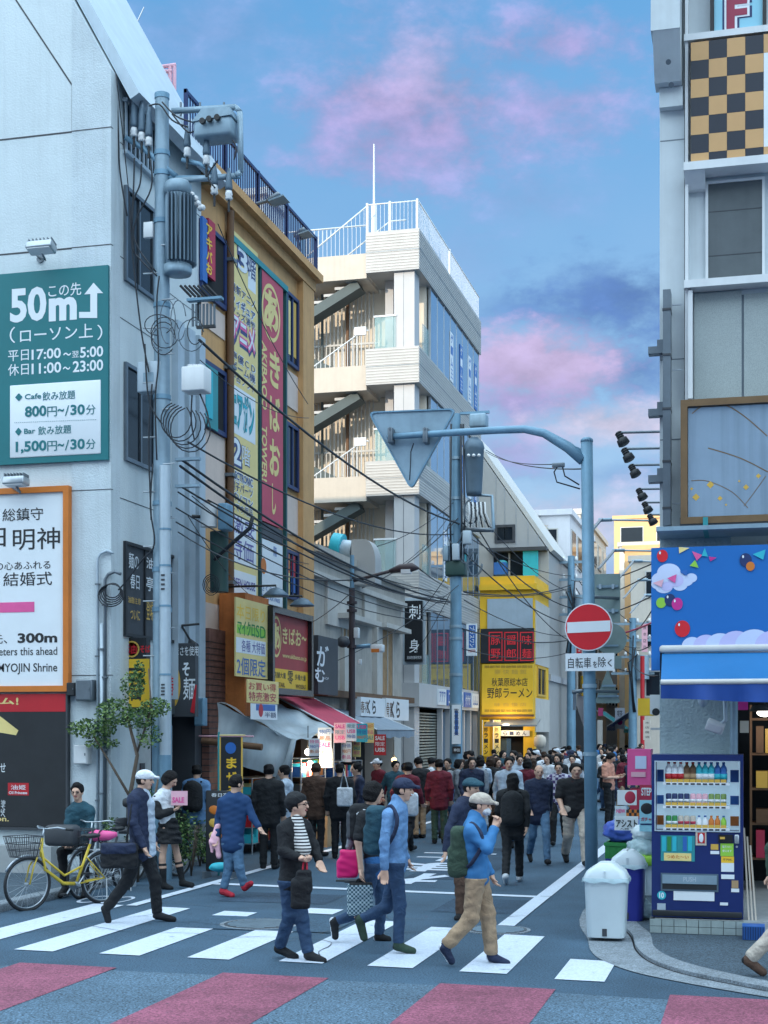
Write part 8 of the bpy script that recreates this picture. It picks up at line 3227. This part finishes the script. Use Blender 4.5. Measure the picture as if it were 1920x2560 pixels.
def carried(name, label, cat, prims, loc, rz, h=.011, w=.003, k=.03, cuts=()):
 o = bpy.data.objects.new(name, mesh_of(name, grow(prims, h, k, cuts, w, 2)))
 COL.objects.link(o)
 o.location = loc; o.rotation_euler = (0, 0, rz)
 return tag(o, label, cat)


def strap(o, pts, r, m, name='strap'):
 b = MB(); b.tube([tuple(p) for p in arc3(pts)], r, M(m), 6)
 me = b.build(name); me.parent = o
 return me


def arc3(pts, n=5):
 pts = [Vector(p) for p in pts]
 out = []
 for i in range(len(pts) - 1):
  p0, p1, p2, p3 = pts[max(i - 1, 0)], pts[i], pts[i + 1], pts[min(i + 2, len(pts) - 1)]
  for q in range(n):
   t = q / n
   out.append(.5 * ((2 * p1) + (p2 - p0) * t + (2 * p0 - 5 * p1 + 4 * p2 - p3) * t * t + (3 * p1 - p0 - 3 * p2 + p3) * t ** 3))
 return out + [pts[-1]]


cw = lambda x, y: (240 + x / 3.19, 1880 + y / 3.19)
ch2 = lambda x, y: (640 + x / 3.95, 1900 + y / 3.95)
cb3 = lambda x, y: (1040 + x / 3.686, 1850 + y / 3.686)
# --- man with white cap
p0 = (340, 2306); loc = put(*p0)
J = px_joints(*p0, cw, dict(hd=(392, 232, 0), nk=(352, 318, 0), shR=(318, 372, -.17), shL=(345, 372, .17), elR=(322, 560, -.25), elL=(380, 570, .24), wrR=(412, 752, -.26), wrL=(440, 740, .25),
 hpR=(345, 790, -.09), hpL=(372, 790, .09), knL=(462, 1030, .08), anL=(478, 1282, .08), toeL=(600, 1340, .06), knR=(250, 1040, -.09), anR=(108, 1228, -.10), toeR=(112, 1330, -.10)), (1, -.12, -.03))
P1 = person('man in a white cap and dark suit striding right across the crossing', J, dict(hair='under', cap=('cap', 'c_white'), shoe=('c_black',), wear=[
 ('jacket', torso(J, 'c_navy', .018, .03) + sleeves(J, 'c_navy', .012), .003, ()), ('trousers', legs(J, 'c_black', .014, .96), .003, ()),
 ('shirt', [C(A3(J['nk']) + A3(.04, 0, -.01), A3(J['nk']) + A3(.10, 0, -.16), .062, .07, 'c_pale'), C(A3(J['nk']) + A3(.10, 0, -.16), A3(J['hpL']) + A3(.08, -.07, -.02), .07, .075, 'c_pale')], .004, ())]), loc, YAW)
s_ = lambda x, y, d: A3((cw(x, y)[0] - p0[0]) / ((p0[1] - HY) / CZ), d, (p0[1] - cw(x, y)[1]) / ((p0[1] - HY) / CZ))
o = carried('shoulder_bag', 'black shoulder bag at the hip of the white-capped man', 'bag', [B(s_(226, 812, -.32), (.215, .07, .15), 0, 'c_black'), B(s_(226, 755, -.34), (.20, .07, .06), 0, 'c_navy')], loc, YAW, w=.006)
strap(o, [s_(280, 740, -.32), s_(300, 560, -.30), s_(330, 330, -.17), s_(370, 340, .05)], .014, 'c_black')
# --- man with black hat
p0 = (745, 2400); loc = put(*p0)
q_ = lambda x, y, d: A3((ch2(x, y)[0] - p0[0]) / ((p0[1] - HY) / CZ), d, (p0[1] - ch2(x, y)[1]) / ((p0[1] - HY) / CZ))
J = px_joints(*p0, ch2, dict(hd=(415, 465, 0), nk=(385, 600, .02), shR=(275, 680, -.05), shL=(480, 665, .06), elR=(275, 900, -.12), elL=(565, 850, .05), wrR=(450, 955, -.22), wrL=(628, 1010, -.05),
 hpR=(320, 1230, -.02), hpL=(410, 1230, .05), knR=(330, 1555, .0), anR=(230, 1850, .12), toeR=(370, 1950, .06), knL=(455, 1590, -.02), anL=(515, 1880, -.06), toeL=(655, 1960, -.14)), (.94, -.28, .16))
J['curlR'] = 1.2
P2 = person('man in a black beanie and blazer holding a black bag on the crossing', J, dict(hair='under', cap=('beanie', 'c_black'), shoe=('c_black',), wear=[
 ('jacket', torso(J, 'c_black', .008, .02) + sleeves(J, 'c_black', .008), .003, ()), ('trousers', legs(J, 'c_denim', .010, .97), .0035, ()),
 ('striped_shirt', [C(A3(J['nk']) + A3(.02, -.05, .0), A3(J['nk']) + A3(.08, -.09, -.28), .06, .085, 'c_stripe')], .003, ())]), loc, YAW)
b = MB(); hd = A3(J['hd']); f = unit(A3(J['f'])); s2 = unit(np.cross(Z3, f))
for sgn in (-1, 1):
 c = Vector(hd + f * .094 + s2 * sgn * .033 + Z3 * .012); b.tube([c + Vector(s2) * .022 * math.cos(a) + UZ * .017 * math.sin(a) for a in [i * .6 for i in range(11)]], .003, M('black'), 4, True); b.cyl(c + Vector(s2) * sgn * .022, Vector(hd + s2 * sgn * .078 + Z3 * .012), .003, M('black'), n=4)
o = b.build('glasses'); o.parent = P2
o = carried('tote_bag', 'tall soft black bag hanging from the hand of the beanie man', 'bag', [B(q_(487, 1180, -.25), (.075, .05, .11), 0, 'c_black', .05), B(q_(455, 1300, -.25), (.095, .06, .15), 0, 'c_black', .05)], loc, YAW, w=.003)
strap(o, [q_(475, 1090, -.25), q_(482, 1010, -.24), q_(500, 985, -.23), q_(515, 1010, -.24), q_(515, 1100, -.25)], .010, 'c_red', 'handle')
# --- man in blue shirt
p0 = (1000, 2382); loc = put(*p0)
q_ = lambda x, y, d: A3((ch2(x, y)[0] - p0[0]) / ((p0[1] - HY) / CZ), d, (p0[1] - ch2(x, y)[1]) / ((p0[1] - HY) / CZ))
J = px_joints(*p0, ch2, dict(hd=(1455, 305, 0), nk=(1395, 435, 0), shR=(1310, 530, -.18), shL=(1395, 525, .17), elR=(1268, 800, -.24), elL=(1400, 800, .22), wrR=(1268, 1075, -.25), wrL=(1495, 1010, .22),
 hpR=(1375, 1045, -.09), hpL=(1400, 1045, .09), knR=(1420, 1420, -.08), anR=(1405, 1790, -.08), toeR=(1530, 1868, -.10), knL=(1290, 1470, .09), anL=(1062, 1580, .10), toeL=(1068, 1760, .10)), (1, -.15, -.05))
person('man in a blue shirt, navy cap and jeans walking right', J, dict(hair='under', cap=('cap', 'c_navy'), shoe=('c_green',), wear=[
 ('shirt', torso(J, 'c_sky', .008, .01) + sleeves(J, 'c_sky', .008) + [C(A3(J['nk']) - Z3 * .02, A3(J['nk']) + Z3 * .035, .07, .066, 'c_sky')], .003, ()), ('trousers', legs(J, 'c_denim', .006, .97), .003, ())]), loc, YAW)
o = carried('backpack', 'dark teal backpack worn by the man in the blue shirt', 'backpack', [B(q_(1195, 700, 0), (.115, .15, .25), 0, 'c_teal', .05), B(q_(1130, 790, 0), (.07, .12, .14), 0, 'c_teal', .03)], loc, YAW)
strap(o, [q_(1260, 520, -.17), q_(1330, 455, -.17), q_(1390, 560, -.25), q_(1370, 700, -.26), q_(1290, 850, -.20)], .022, 'c_navy')
# --- woman with backpack
p0 = (945, 2354); loc = put(*p0)
q_ = lambda x, y, d: A3((ch2(x, y)[0] - p0[0]) / ((p0[1] - HY) / CZ), d, (p0[1] - ch2(x, y)[1]) / ((p0[1] - HY) / CZ))
J = px_joints(*p0, ch2, dict(hd=(1170, 335, 0), nk=(1130, 470, 0), shR=(1060, 560, -.16), shL=(1140, 555, .15), elR=(1012, 800, -.21), elL=(1160, 800, .2), wrR=(1040, 1070, -.22), wrL=(1200, 1030, .2),
 hpR=(1160, 1050, -.09), hpL=(1180, 1050, .09), knL=(1240, 1430, .08), anL=(1215, 1730, .08), toeL=(1290, 1775, .06), knR=(1060, 1490, -.09), anR=(815, 1580, -.10), toeR=(790, 1720, -.10)), (.95, .25, -.10))
person('person with black bobbed hair, jeans and several bags walking right', J, dict(hair='bob', shoe=('c_black', 'c_white'), wear=[
 ('top', torso(J, 'c_black', .010) + sleeves(J, 'c_black', .012, .5), .003, ()), ('shirt', torso(J, 'c_blue', .002, .06), .004, ()), ('trousers', legs(J, 'c_denim', .004, .96), .003, ())]), loc, YAW)
o = carried('backpack', 'black and grey backpack with a white stripe on the bobbed-hair person', 'backpack', [B(q_(1030, 620, 0), (.12, .15, .20), 0, 'c_black', .05), B(q_(950, 650, 0), (.06, .12, .15), 0, 'charcoal', .03), C(q_(960, 740, -.02), q_(920, 860, -.02), .05, .04, 'c_grey'), C(q_(1010, 535, -.16), q_(1080, 490, -.15), .014, .012, 'c_white', .01)], loc, YAW)
strap(o, [q_(1060, 500, -.13), q_(1110, 480, -.16), q_(1130, 600, -.21), q_(1080, 760, -.18)], .018, 'c_black')
o = carried('pink_bag', 'bright pink flat bag behind the bobbed-hair person', 'bag', [B(q_(935, 985, -.12), (.115, .05, .11), 0, 'pink_hot' if mat('pink_hot', (.70, .012, .16), .5, var=.05) else '', .03), B(q_(905, 1070, -.12), (.115, .05, .10), 0, 'pink_hot', .03)], loc, YAW, w=.004)
o = carried('tote_bag', 'patterned blue and white tote held low by the bobbed-hair person', 'bag', [B(q_(1040, 1230, -.24), (.125, .045, .04), 0, 'c_black', .01), B(q_(1030, 1360, -.24), (.135, .05, .17), 0, 'c_weave', .01)], loc, YAW)
strap(o, [q_(985, 1215, -.24), q_(1010, 1165, -.24), q_(1060, 1165, -.24), q_(1100, 1215, -.24)], .010, 'c_black', 'handle')
b = MB(); b.cyl(q_(795, 1178, -.22), q_(1060, 1182, -.22), .012, M('black'), n=8); b.cyl(q_(880, 1180, -.22), q_(1020, 1181, -.22), .022, M('charcoal'), n=8)
o = tag(b.build('umbrella'), 'folded black umbrella held level by the bobbed-hair person', 'umbrella'); o.location = loc; o.rotation_euler = (0, 0, YAW)
# --- man with beige cap and mask
p0 = (1200, 2412); loc = put(*p0)
q_ = lambda x, y, d: A3((cb3(x, y)[0] - p0[0]) / ((p0[1] - HY) / CZ), d, (p0[1] - cb3(x, y)[1]) / ((p0[1] - HY) / CZ))
J = px_joints(*p0, cb3, dict(hd=(595, 612, 0), nk=(545, 735, 0), shR=(500, 830, -.18), shL=(565, 830, .17), elR=(640, 985, -.26), elL=(600, 1060, .22), wrR=(712, 800, -.18), wrL=(705, 1270, .20),
 hpR=(545, 1270, -.09), hpL=(580, 1270, .09), knL=(665, 1620, .08), anL=(700, 1975, .08), toeL=(825, 2062, .05), knR=(500, 1640, -.09), anR=(285, 1875, -.10), toeR=(318, 2010, -.10)), (.97, -.22, -.10))
J['curlR'] = 1.3
P5 = person('man in a beige cap, face mask and bright blue jacket on the crossing', J, dict(rise=.0, hair='under', cap=('cap', 'c_beige'), shoe=('c_navy', 'c_white'), wear=[
 ('jacket', torso(J, 'c_bright' if mat('c_bright', (.035, .17, .39), .7, var=.18, vscale=6) else '', .012, .01) + sleeves(J, 'c_bright', .012) + [C(A3(J['nk']) - Z3 * .02, A3(J['nk']) + Z3 * .03, .078, .072, 'c_bright')], .003, ()), ('trousers', legs(J, 'c_khaki', .018, .94), .0035, ())]), loc, YAW)
hd = A3(J['hd']); f = unit(A3(J['f']))
child('face_mask', mesh_of('face_mask', grow([E(hd - Z3 * .05 + f * .055, (.05, .062, .042), math.atan2(f[1], f[0]), 'c_white')], .008)), P5)
o = carried('backpack', 'mottled green backpack on the beige-capped man', 'backpack', [B(q_(415, 1030, 0), (.10, .15, .24), 0, 'c_green', .05), B(q_(360, 1130, 0), (.07, .12, .14), 0, 'c_green', .04)], loc, YAW)
strap(o, [q_(455, 850, -.16), q_(505, 765, -.17), q_(580, 850, -.25), q_(590, 960, -.26), q_(510, 1110, -.22), q_(470, 1160, -.15)], .02, 'c_navy')
# --- man with flat cap behind
p0 = (1148, 2296); loc = put(*p0)
J = px_joints(*p0, cb3, dict(hd=(510, 450, 0), nk=(455, 545, 0), shR=(375, 630, -.14), shL=(480, 625, .12), elR=(300, 820, -.2), elL=(520, 800, .2), wrR=(268, 1020, -.2), wrL=(545, 960, .2),
 hpR=(395, 1130, -.08), hpL=(430, 1130, .08), knR=(410, 1400, -.07), anR=(405, 1590, -.07), toeR=(375, 1625, -.16), knL=(440, 1400, .07), anL=(440, 1600, .1), toeL=(470, 1625, 0)), (.8, -.5, -.05))
person('older man in a flat cap and navy jacket just behind the beige cap', J, dict(hair='under', cap=('flat', 'c_teal'), shoe=('c_black',), wear=[
 ('jacket', torso(J, 'c_navy', .014, .07) + sleeves(J, 'c_navy', .012), .003, ()), ('trousers', legs(J, 'c_brown', .01, .97), .003, ())]), loc, YAW)
# --- man in navy sweater with red shoes
p0 = (590, 2243); loc = put(*p0)
J = px_joints(*p0, cw, dict(hd=(1122, 262, 0), nk=(1100, 340, 0), shL=(1010, 400, -.02), shR=(1195, 390, .0), elL=(975, 540, .05), elR=(1250, 520, -.05), wrL=(960, 680, .0), wrR=(1308, 605, -.1),
 hpL=(1055, 745, 0), hpR=(1125, 745, 0), knL=(1055, 930, .05), anL=(1015, 1095, .05), toeL=(1080, 1140, -.02), knR=(1145, 930, -.03), anR=(1180, 1060, .0), toeR=(1230, 1050, -.06)), (.75, .62, -.05))
person('man in a navy sweater, jeans and red shoes walking away past the shops', J, dict(hair='short', shoe=('c_red',), wear=[
 ('sweater', torso(J, 'c_ink' if mat('c_ink', (.012, .045, .13), .85, var=.2) else '', .012, .02) + sleeves(J, 'c_ink', .010), .003, ()), ('trousers', legs(J, 'c_jean', .006, .92), .003, ())]), loc, YAW)
q_ = lambda x, y, d: A3((cw(x, y)[0] - p0[0]) / ((p0[1] - HY) / CZ), d, (p0[1] - cw(x, y)[1]) / ((p0[1] - HY) / CZ))
carried('folded_jacket', 'pale pink jacket draped from the arm of the navy sweater man', 'jacket', [C(q_(975, 590, .02), q_(930, 720, .0), .045, .05, 'pink_pale'), C(q_(960, 700, 0), q_(980, 840, 0), .045, .035, 'pink_pale'), C(q_(920, 720, 0), q_(925, 800, 0), .03, .02, 'pink_pale')], loc, YAW)
carried('blue_sheet', 'bright blue plastic sheet on the ground beside the stall', 'sheet', [E(q_(960, 950, .5), (.16, .12, .07), 0, 'cyan')], loc, YAW)
# --- schoolgirl
p0 = (440, 2222); loc = put(*p0)
q_ = lambda x, y, d: A3((cw(x, y)[0] - p0[0]) / ((p0[1] - HY) / CZ), d, (p0[1] - cw(x, y)[1]) / ((p0[1] - HY) / CZ))
J = px_joints(*p0, cw, dict(hd=(592, 228, 0), nk=(548, 302, 0), shR=(490, 372, -.14), shL=(565, 368, .13), elR=(520, 500, -.19), elL=(580, 490, .18), wrR=(612, 470, -.12), wrL=(640, 450, .06),
 hpR=(565, 610, -.07), hpL=(590, 610, .07), knR=(535, 850, -.07), anR=(545, 1040, -.08), toeR=(600, 1078, -.12), knL=(645, 845, .07), anL=(680, 1030, .07), toeL=(755, 1062, .03)), (.85, -.15, -.5))
pl_ = (A3(J['hpL']) + A3(J['hpR'])) / 2
person('schoolgirl in white blouse, dark skirt and knee socks reading a pink flyer', J, dict(hair='bob', shoe=('c_black',), wear=[
 ('blouse', torso(J, 'c_white', .004), .003, ()), ('cardigan', [C(J['shR'], J['elR'], .05, .065, 'c_black'), C(J['elR'], J['wrR'], .065, .05, 'c_black'), C(J['shL'], J['elL'], .05, .06, 'c_black'), C(J['elL'], J['wrL'], .06, .05, 'c_black')], .003, ()),
 ('skirt', [C(pl_ + Z3 * .14, pl_ - Z3 * .20, .12, .20, 'c_black', .04)], .012, [(pl_ - Z3 * .22, -Z3), (pl_ + Z3 * .15, Z3)]),
 ('sock', [C(A3(J['kn' + s]) * .72 + A3(J['an' + s]) * .28, J['an' + s], .056, .042, 'c_black') for s in 'LR'], 0, ())]), loc, YAW)
b = MB(); P = q_(612, 425, -.16); b.box(tuple(P), tuple(q_(742, 312, -.16) + A3(0, .012, 0)), M('pink_pale')); b.text('SALE', Vector(q_(622, 405, -.164)), UX, UZ, M('pink'), .04, .17, .08)
o = tag(b.build('pink_flyer'), 'pink and white flyer held up by the schoolgirl', 'flyer'); o.location = loc; o.rotation_euler = (0, 0, YAW)
# --- crouching man
cs = lambda x, y: (x / 3.318, 1780 + y / 3.318)
p0 = (205, 2238); loc = put(*p0)
J = px_joints(*p0, cs, dict(hd=(640, 670, 0), nk=(648, 772, .06), shR=(585, 830, .04), shL=(735, 825, .08), elR=(560, 1000, -.05), elL=(745, 980, 0), wrR=(600, 1090, -.30), wrL=(640, 1090, -.25),
 hpR=(610, 1120, .12), hpL=(700, 1120, .14), knR=(560, 1150, -.35), anR=(570, 1420, -.22), toeR=(560, 1490, -.42), knL=(740, 1150, -.33), anL=(735, 1420, -.22), toeL=(745, 1490, -.42)), (-.12, -1, -.08))
P9 = person('man in glasses and dark jacket crouching behind the parked bicycles', J, dict(hair='short', shoe=('c_black',), wear=[('jacket', torso(J, 'c_teal', .022, .03) + sleeves(J, 'c_teal', .016), .0035, ()), ('trousers', legs(J, 'c_black', .01, .97), .003, ())]), loc, YAW)
b = MB(); hd = A3(J['hd']); f = unit(A3(J['f'])); s2 = unit(np.cross(Z3, f))
for sgn in (-1, 1): c = Vector(hd + f * .094 + s2 * sgn * .033 + Z3 * .008); b.tube([c + Vector(s2) * .022 * math.cos(a) + UZ * .017 * math.sin(a) for a in [i * .6 for i in range(11)]], .003, M('black'), 4, True)
o = b.build('glasses'); o.parent = P9

# the crowd: a few poses shared, each person dressed and placed one by one
def pose(kind, s=0.0):
 a = dict(hd=(0, -.02, 1.56), nk=(0, .02, 1.41), shL=(.18, .02, 1.36), shR=(-.18, .02, 1.36), hpL=(.09, 0, .90), hpR=(-.09, 0, .90), knL=(.09, -.03, .48), knR=(-.09, -.03, .48), anL=(.09, 0, .09), anR=(-.09, 0, .09),
    toeL=(.11, -.17, .045), toeR=(-.11, -.17, .045), elL=(.24, .05, 1.10), elR=(-.24, .05, 1.10), wrL=(.23, -.03, .86), wrR=(-.23, -.03, .86), f=(0, -1, -.05))
 if kind in ('walk', 'walkb'):
  q = 1 if kind == 'walk' else -1
  F_, B_ = ('L', 'R') if q > 0 else ('R', 'L')
  x = lambda n: .09 if n == 'L' else -.09
  a['kn' + F_] = (x(F_), -.20, .50); a['an' + F_] = (x(F_), -.27, .10); a['toe' + F_] = (x(F_), -.43, .07)
  a['kn' + B_] = (x(B_), .06, .49); a['an' + B_] = (x(B_), .36, .17); a['toe' + B_] = (x(B_), .27, .05)
  a['el' + F_] = (x(F_) * 2.5, .16, 1.12); a['wr' + F_] = (x(F_) * 2.4, .16, .88); a['el' + B_] = (x(B_) * 2.5, -.04, 1.10); a['wr' + B_] = (x(B_) * 2.2, -.20, .92)
 if kind == 'phone':
  a['elL'] = (.23, .0, 1.10); a['wrL'] = (.08, -.24, 1.14); a['elR'] = (-.23, 0, 1.10); a['wrR'] = (-.08, -.22, 1.10); a['f'] = (0, -1, -.45); a['hd'] = (0, -.05, 1.55)
 return {k: A3(v) for k, v in a.items()}


CR = {}
HC = .0125
for kd in ('stand', 'walk', 'walkb', 'phone'):
 J = pose(kd)
 CR[kd] = dict(body=mesh_of('body', grow(skin_body(J, 'skin', True), HC * .8, .02)), coat=mesh_of('coat', grow(torso(J, 'c_black', .02, .14) + sleeves(J, 'c_black', .012), HC, .03, (), .003, 1)),
      shirt=mesh_of('shirt', grow(torso(J, 'c_black', .008, .05) + sleeves(J, 'c_black', .010, .55), HC, .03, (), .003, 2)), trousers=mesh_of('trousers', grow(legs(J, 'c_black', .010, .97), HC, .03, (), .003, 3)),
      shoes=mesh_of('shoe', grow(shoe(J, 'L', 'c_black') + shoe(J, 'R', 'c_black'), HC, .02)))
 for hs in ('short', 'bob', 'long', 'bald'):
  CR[kd][hs] = mesh_of('hair', hair_geo(A3(J['hd']), J['f'], hs, 'hair', HC))
 CR[kd]['cap'] = mesh_of('cap', cap_geo(A3(J['hd']), J['f'], 'cap', 'c_white', HC))
J = pose('stand')
CR['pack'] = mesh_of('backpack', grow([C((0, .19, 1.32), (0, .20, 1.02), .11, .12, 'c_black', .06), C((.07, .18, 1.28), (.07, .19, 1.0), .10, .11, 'c_black', .06), C((-.07, .18, 1.28), (-.07, .19, 1.0), .10, .11, 'c_black', .06), C((.12, .1, 1.40), (.12, -.1, 1.34), .02, .02, 'c_black'), C((-.12, .1, 1.40), (-.12, -.1, 1.34), .02, .02, 'c_black')], HC))
NAMES = {'c_black': 'black', 'c_navy': 'navy', 'c_blue': 'blue', 'c_sky': 'light blue', 'c_denim': 'dark denim', 'c_jean': 'faded denim', 'c_khaki': 'khaki', 'c_white': 'white', 'c_grey': 'grey', 'c_maroon': 'maroon', 'c_peach': 'peach', 'c_green': 'dark green', 'c_pale': 'pale grey', 'c_red': 'red', 'c_brown': 'brown', 'c_beige': 'beige', 'c_teal': 'dark teal', 'c_plaid': 'plaid'}
used_labels = set()


def dress(o, m):
 for sl in o.material_slots:
  sl.link = 'OBJECT'
  sl.material = M(m)


def crowd(px, D, kd, rz, top, tm, pm, hs='short', hm='hair', sc=1.0, label=None, where='', pack=None, wide=1.0, shoe_m='c_black', capm=None):
 """one person at photo column px, D metres from the camera; rz 0 faces the camera"""
 p = dep(px, HY + CZ * F / D, D)
 fac = 'facing the camera' if abs(rz) < 60 else 'seen from behind' if abs(rz) > 120 else ('heading left' if rz < 0 else 'heading right')
 lab = label or f"person in a {NAMES[tm]} {top} and {NAMES[pm]} trousers {fac} {where}"
 lab = ' '.join(lab.split()[:16])
 while lab in used_labels and not label:
  return None
 used_labels.add(lab)
 r = thing('person', lab, 'person', (p.x, p.y, .004), 'people in the street crowd')
 r.rotation_euler = (0, 0, YAW + math.radians(rz)); r.scale = (sc * wide, sc * wide, sc)
 g = CR[kd]
 child('body', g['body'], r)
 if hs == 'cap':
  dress(child('cap', g['cap'], r), capm or 'c_white'); dress(child('hair', g['short'], r), hm)
 else:
  dress(child('hair', g[hs], r), hm)
 dress(child('jacket' if top not in ('shirt', 'polo', 'T-shirt') else 'shirt', g['coat' if top not in ('polo', 'T-shirt') else 'shirt'], r), tm)
 dress(child('trousers', g['trousers'], r), pm)
 dress(child('shoes', g['shoes'], r), shoe_m)
 if pack:
  o = bpy.data.objects.new('backpack', CR['pack']); COL.objects.link(o)
  o.matrix_basis = Matrix.Translation(r.location) @ Matrix.Rotation(r.rotation_euler.z, 4, 'Z') @ Matrix.Diagonal((*r.scale, 1))
  dress(o, pack); tag(o, f"{NAMES[pack]} backpack on the {lab[:1].lower() + lab[1:]}"[:110].rsplit(' ', 0)[0], 'backpack')
  o['label'] = ' '.join(o['label'].split()[:15])
 return r


crowd(492, 24.6, 'stand', 165, 'shirt', 'c_sky', 'c_grey', label='boy in a light blue shirt entering the dark shop doorway', pack='c_black')
crowd(672, 23.6, 'stand', 175, 'coat', 'c_black', 'c_black', 'short', label='person in a black hooded coat looking at the stall goods', sc=1.02)
crowd(712, 24.4, 'stand', -100, 'jacket', 'c_pale', 'c_black', 'short', label='person in a pale jacket beside the black hooded coat', sc=1.0)
crowd(1098, 29.0, 'stand', 178, 'hoodie', 'c_maroon', 'c_green', label='person in a maroon hoodie and dark green trousers seen from behind', sc=1.01)
crowd(1180, 29.5, 'walk', 5, 'jacket', 'c_navy', 'c_black', label='man in an open navy jacket walking forward by the second pole', sc=1.03)
crowd(1272, 27.5, 'walkb', 0, 'shirt', 'c_pale', 'c_jean', label='man in a pale shirt facing the camera mid-street', sc=1.05)
crowd(1282, 21.4, 'walkb', 172, 'coat', 'c_black', 'c_black', 'long', label='woman with long black hair and black backpack walking away', sc=.97, pack='c_black', shoe_m='c_white')
crowd(1347, 24.6, 'walk', 5, 'cardigan', 'c_navy', 'c_jean', 'bald', label='balding man in a navy cardigan and faded jeans walking forward', sc=1.0)
crowd(1397, 28.6, 'walkb', -12, 'shirt', 'c_plaid', 'c_black', label='young man in a plaid shirt left of the sign post', sc=.98)
crowd(1440, 24.4, 'walk', 0, 'polo', 'c_black', 'c_beige', label='heavy man in a black polo and beige trousers behind the post', wide=1.28, sc=1.02)
crowd(1522, 35.0, 'phone', 60, 'T-shirt', 'c_peach', 'c_black', label='person in a peach T-shirt looking down right of the post', sc=1.04, wide=1.1)
crowd(1318, 30.5, 'stand', 170, 'jacket', 'c_maroon', 'c_black', 'bob', label='person with dark hair in a maroon jacket behind the pale-shirted man')
crowd(790, 26.0, 'stand', 150, 'jacket', 'c_brown', 'c_black', 'short', 'hair_brown', label='person in a brown jacket browsing the wire rack')
crowd(850, 25.6, 'stand', 175, 'coat', 'c_black', 'c_black', 'short', label='person in a black coat with a white bag under the awning')
b = MB(); p = dep(862, HY + CZ * F / 25.2, 25.2); b.rbox((p.x - .14, p.y - .05, .95), (p.x + .14, p.y + .05, 1.28), M('c_white'), .03); b.tube([(p.x - .08, p.y, 1.27), (p.x - .02, p.y, 1.6), (p.x + .06, p.y, 1.27)], .012, M('c_white'), 5)
tag(b.build('shoulder_bag'), 'white shoulder bag hanging on the black coat under the awning', 'bag')
crowd(893, 26.4, 'stand', -80, 'jacket', 'c_navy', 'c_black', label='dark-haired man in a navy jacket beside the hanging flyers')
crowd(945, 30.5, 'stand', -60, 'jacket', 'c_maroon', 'c_black', 'cap', label='person in a white cap and maroon jacket under the awning end', capm='c_white')
crowd(1020, 26.8, 'walk', 150, 'coat', 'c_maroon', 'c_black', label='person in a maroon coat carrying a white bag left of the hoodie')
b = MB(); p = dep(1028, HY + CZ * F / 26.2, 26.2); b.rbox((p.x - .13, p.y - .07, .72), (p.x + .13, p.y + .07, 1.15), M('c_white'), .06)
tag(b.build('carrier_bag'), 'white plastic carrier bag beside the maroon coat', 'bag')
WHERE = {0: 'under the shop awnings', 1: 'near the second utility pole', 2: 'before the noodle restaurant', 3: 'in mid-street', 4: 'beside the sign post', 5: 'at the far right of the crowd', 6: 'by the shuttered shopfront', 7: 'far down the street'}
rg = random.Random(77)
tops = ['c_black', 'c_navy', 'c_grey', 'c_white', 'c_pale', 'c_maroon', 'c_black', 'c_brown', 'c_blue', 'c_black', 'c_teal', 'c_black', 'c_navy', 'c_white']
bots = ['c_black', 'c_denim', 'c_grey', 'c_brown', 'c_navy', 'c_khaki', 'c_jean']
slots = []
for D, x0, x1, n in ((30.5, 960, 1120, 4), (32, 1195, 1260, 3), (33, 1070, 1170, 3), (34.5, 1225, 1420, 6), (37, 1080, 1440, 8), (40, 1100, 1460, 9), (41, 1495, 1590, 4), (44, 1180, 1450, 9), (46, 1500, 1610, 5), (48.5, 1215, 1460, 8), (52, 1490, 1630, 7), (55, 1380, 1470, 5), (58, 1490, 1635, 8), (64, 1400, 1640, 10), (72, 1440, 1640, 9)):
 for i in range(n):
  slots.append((x0 + (x1 - x0) * (i + rg.uniform(.15, .85)) / n, D + rg.uniform(-.7, .7)))
for px, D in slots:
 if px / 1 < 1160 and D > 39:
  px += 40
 w = 7 if D > 56 else 0 if px < 960 else 6 if px < 1110 else 1 if px < 1200 else 2 if px < 1340 else 3 if px < 1440 else 4 if px < 1530 else 5
 for tr in range(12):
  back = rg.random() < .45
  ok = crowd(px, D, rg.choice(['stand', 'walk', 'walkb', 'phone']), (180 if back else 0) + rg.uniform(-45, 45) if rg.random() < .85 else rg.choice([-90, 90]), rg.choice(['jacket', 'jacket', 'shirt', 'T-shirt', 'coat']), rg.choice(tops), rg.choice(bots),
       rg.choice(['short', 'short', 'short', 'bob', 'long', 'cap']), rg.choice(['hair', 'hair', 'hair', 'hair_brown']), rg.uniform(.88, 1.06), where=WHERE[w], pack=rg.choice(['c_black', 'c_navy', 'c_grey']) if back and rg.random() < .3 and D < 45 else None, capm=rg.choice(['c_white', 'c_black', 'c_navy']))
  if ok:
   break
# a passer-by half out of the frame on the right
J = pose('walk'); p = onZ(1962, 2440, .04)
r = person('person in green jacket and pale trousers cut off by the right edge', J, dict(hair='short', shoe=('c_brown',), wear=[('jacket', torso(J, 'c_green', .02, .1) + sleeves(J, 'c_green', .012), .003, ()), ('trousers', legs(J, 'c_beige', .014, .97), .003, ())]), (p.x + .06, p.y, .05), YAW + math.radians(80), .013)
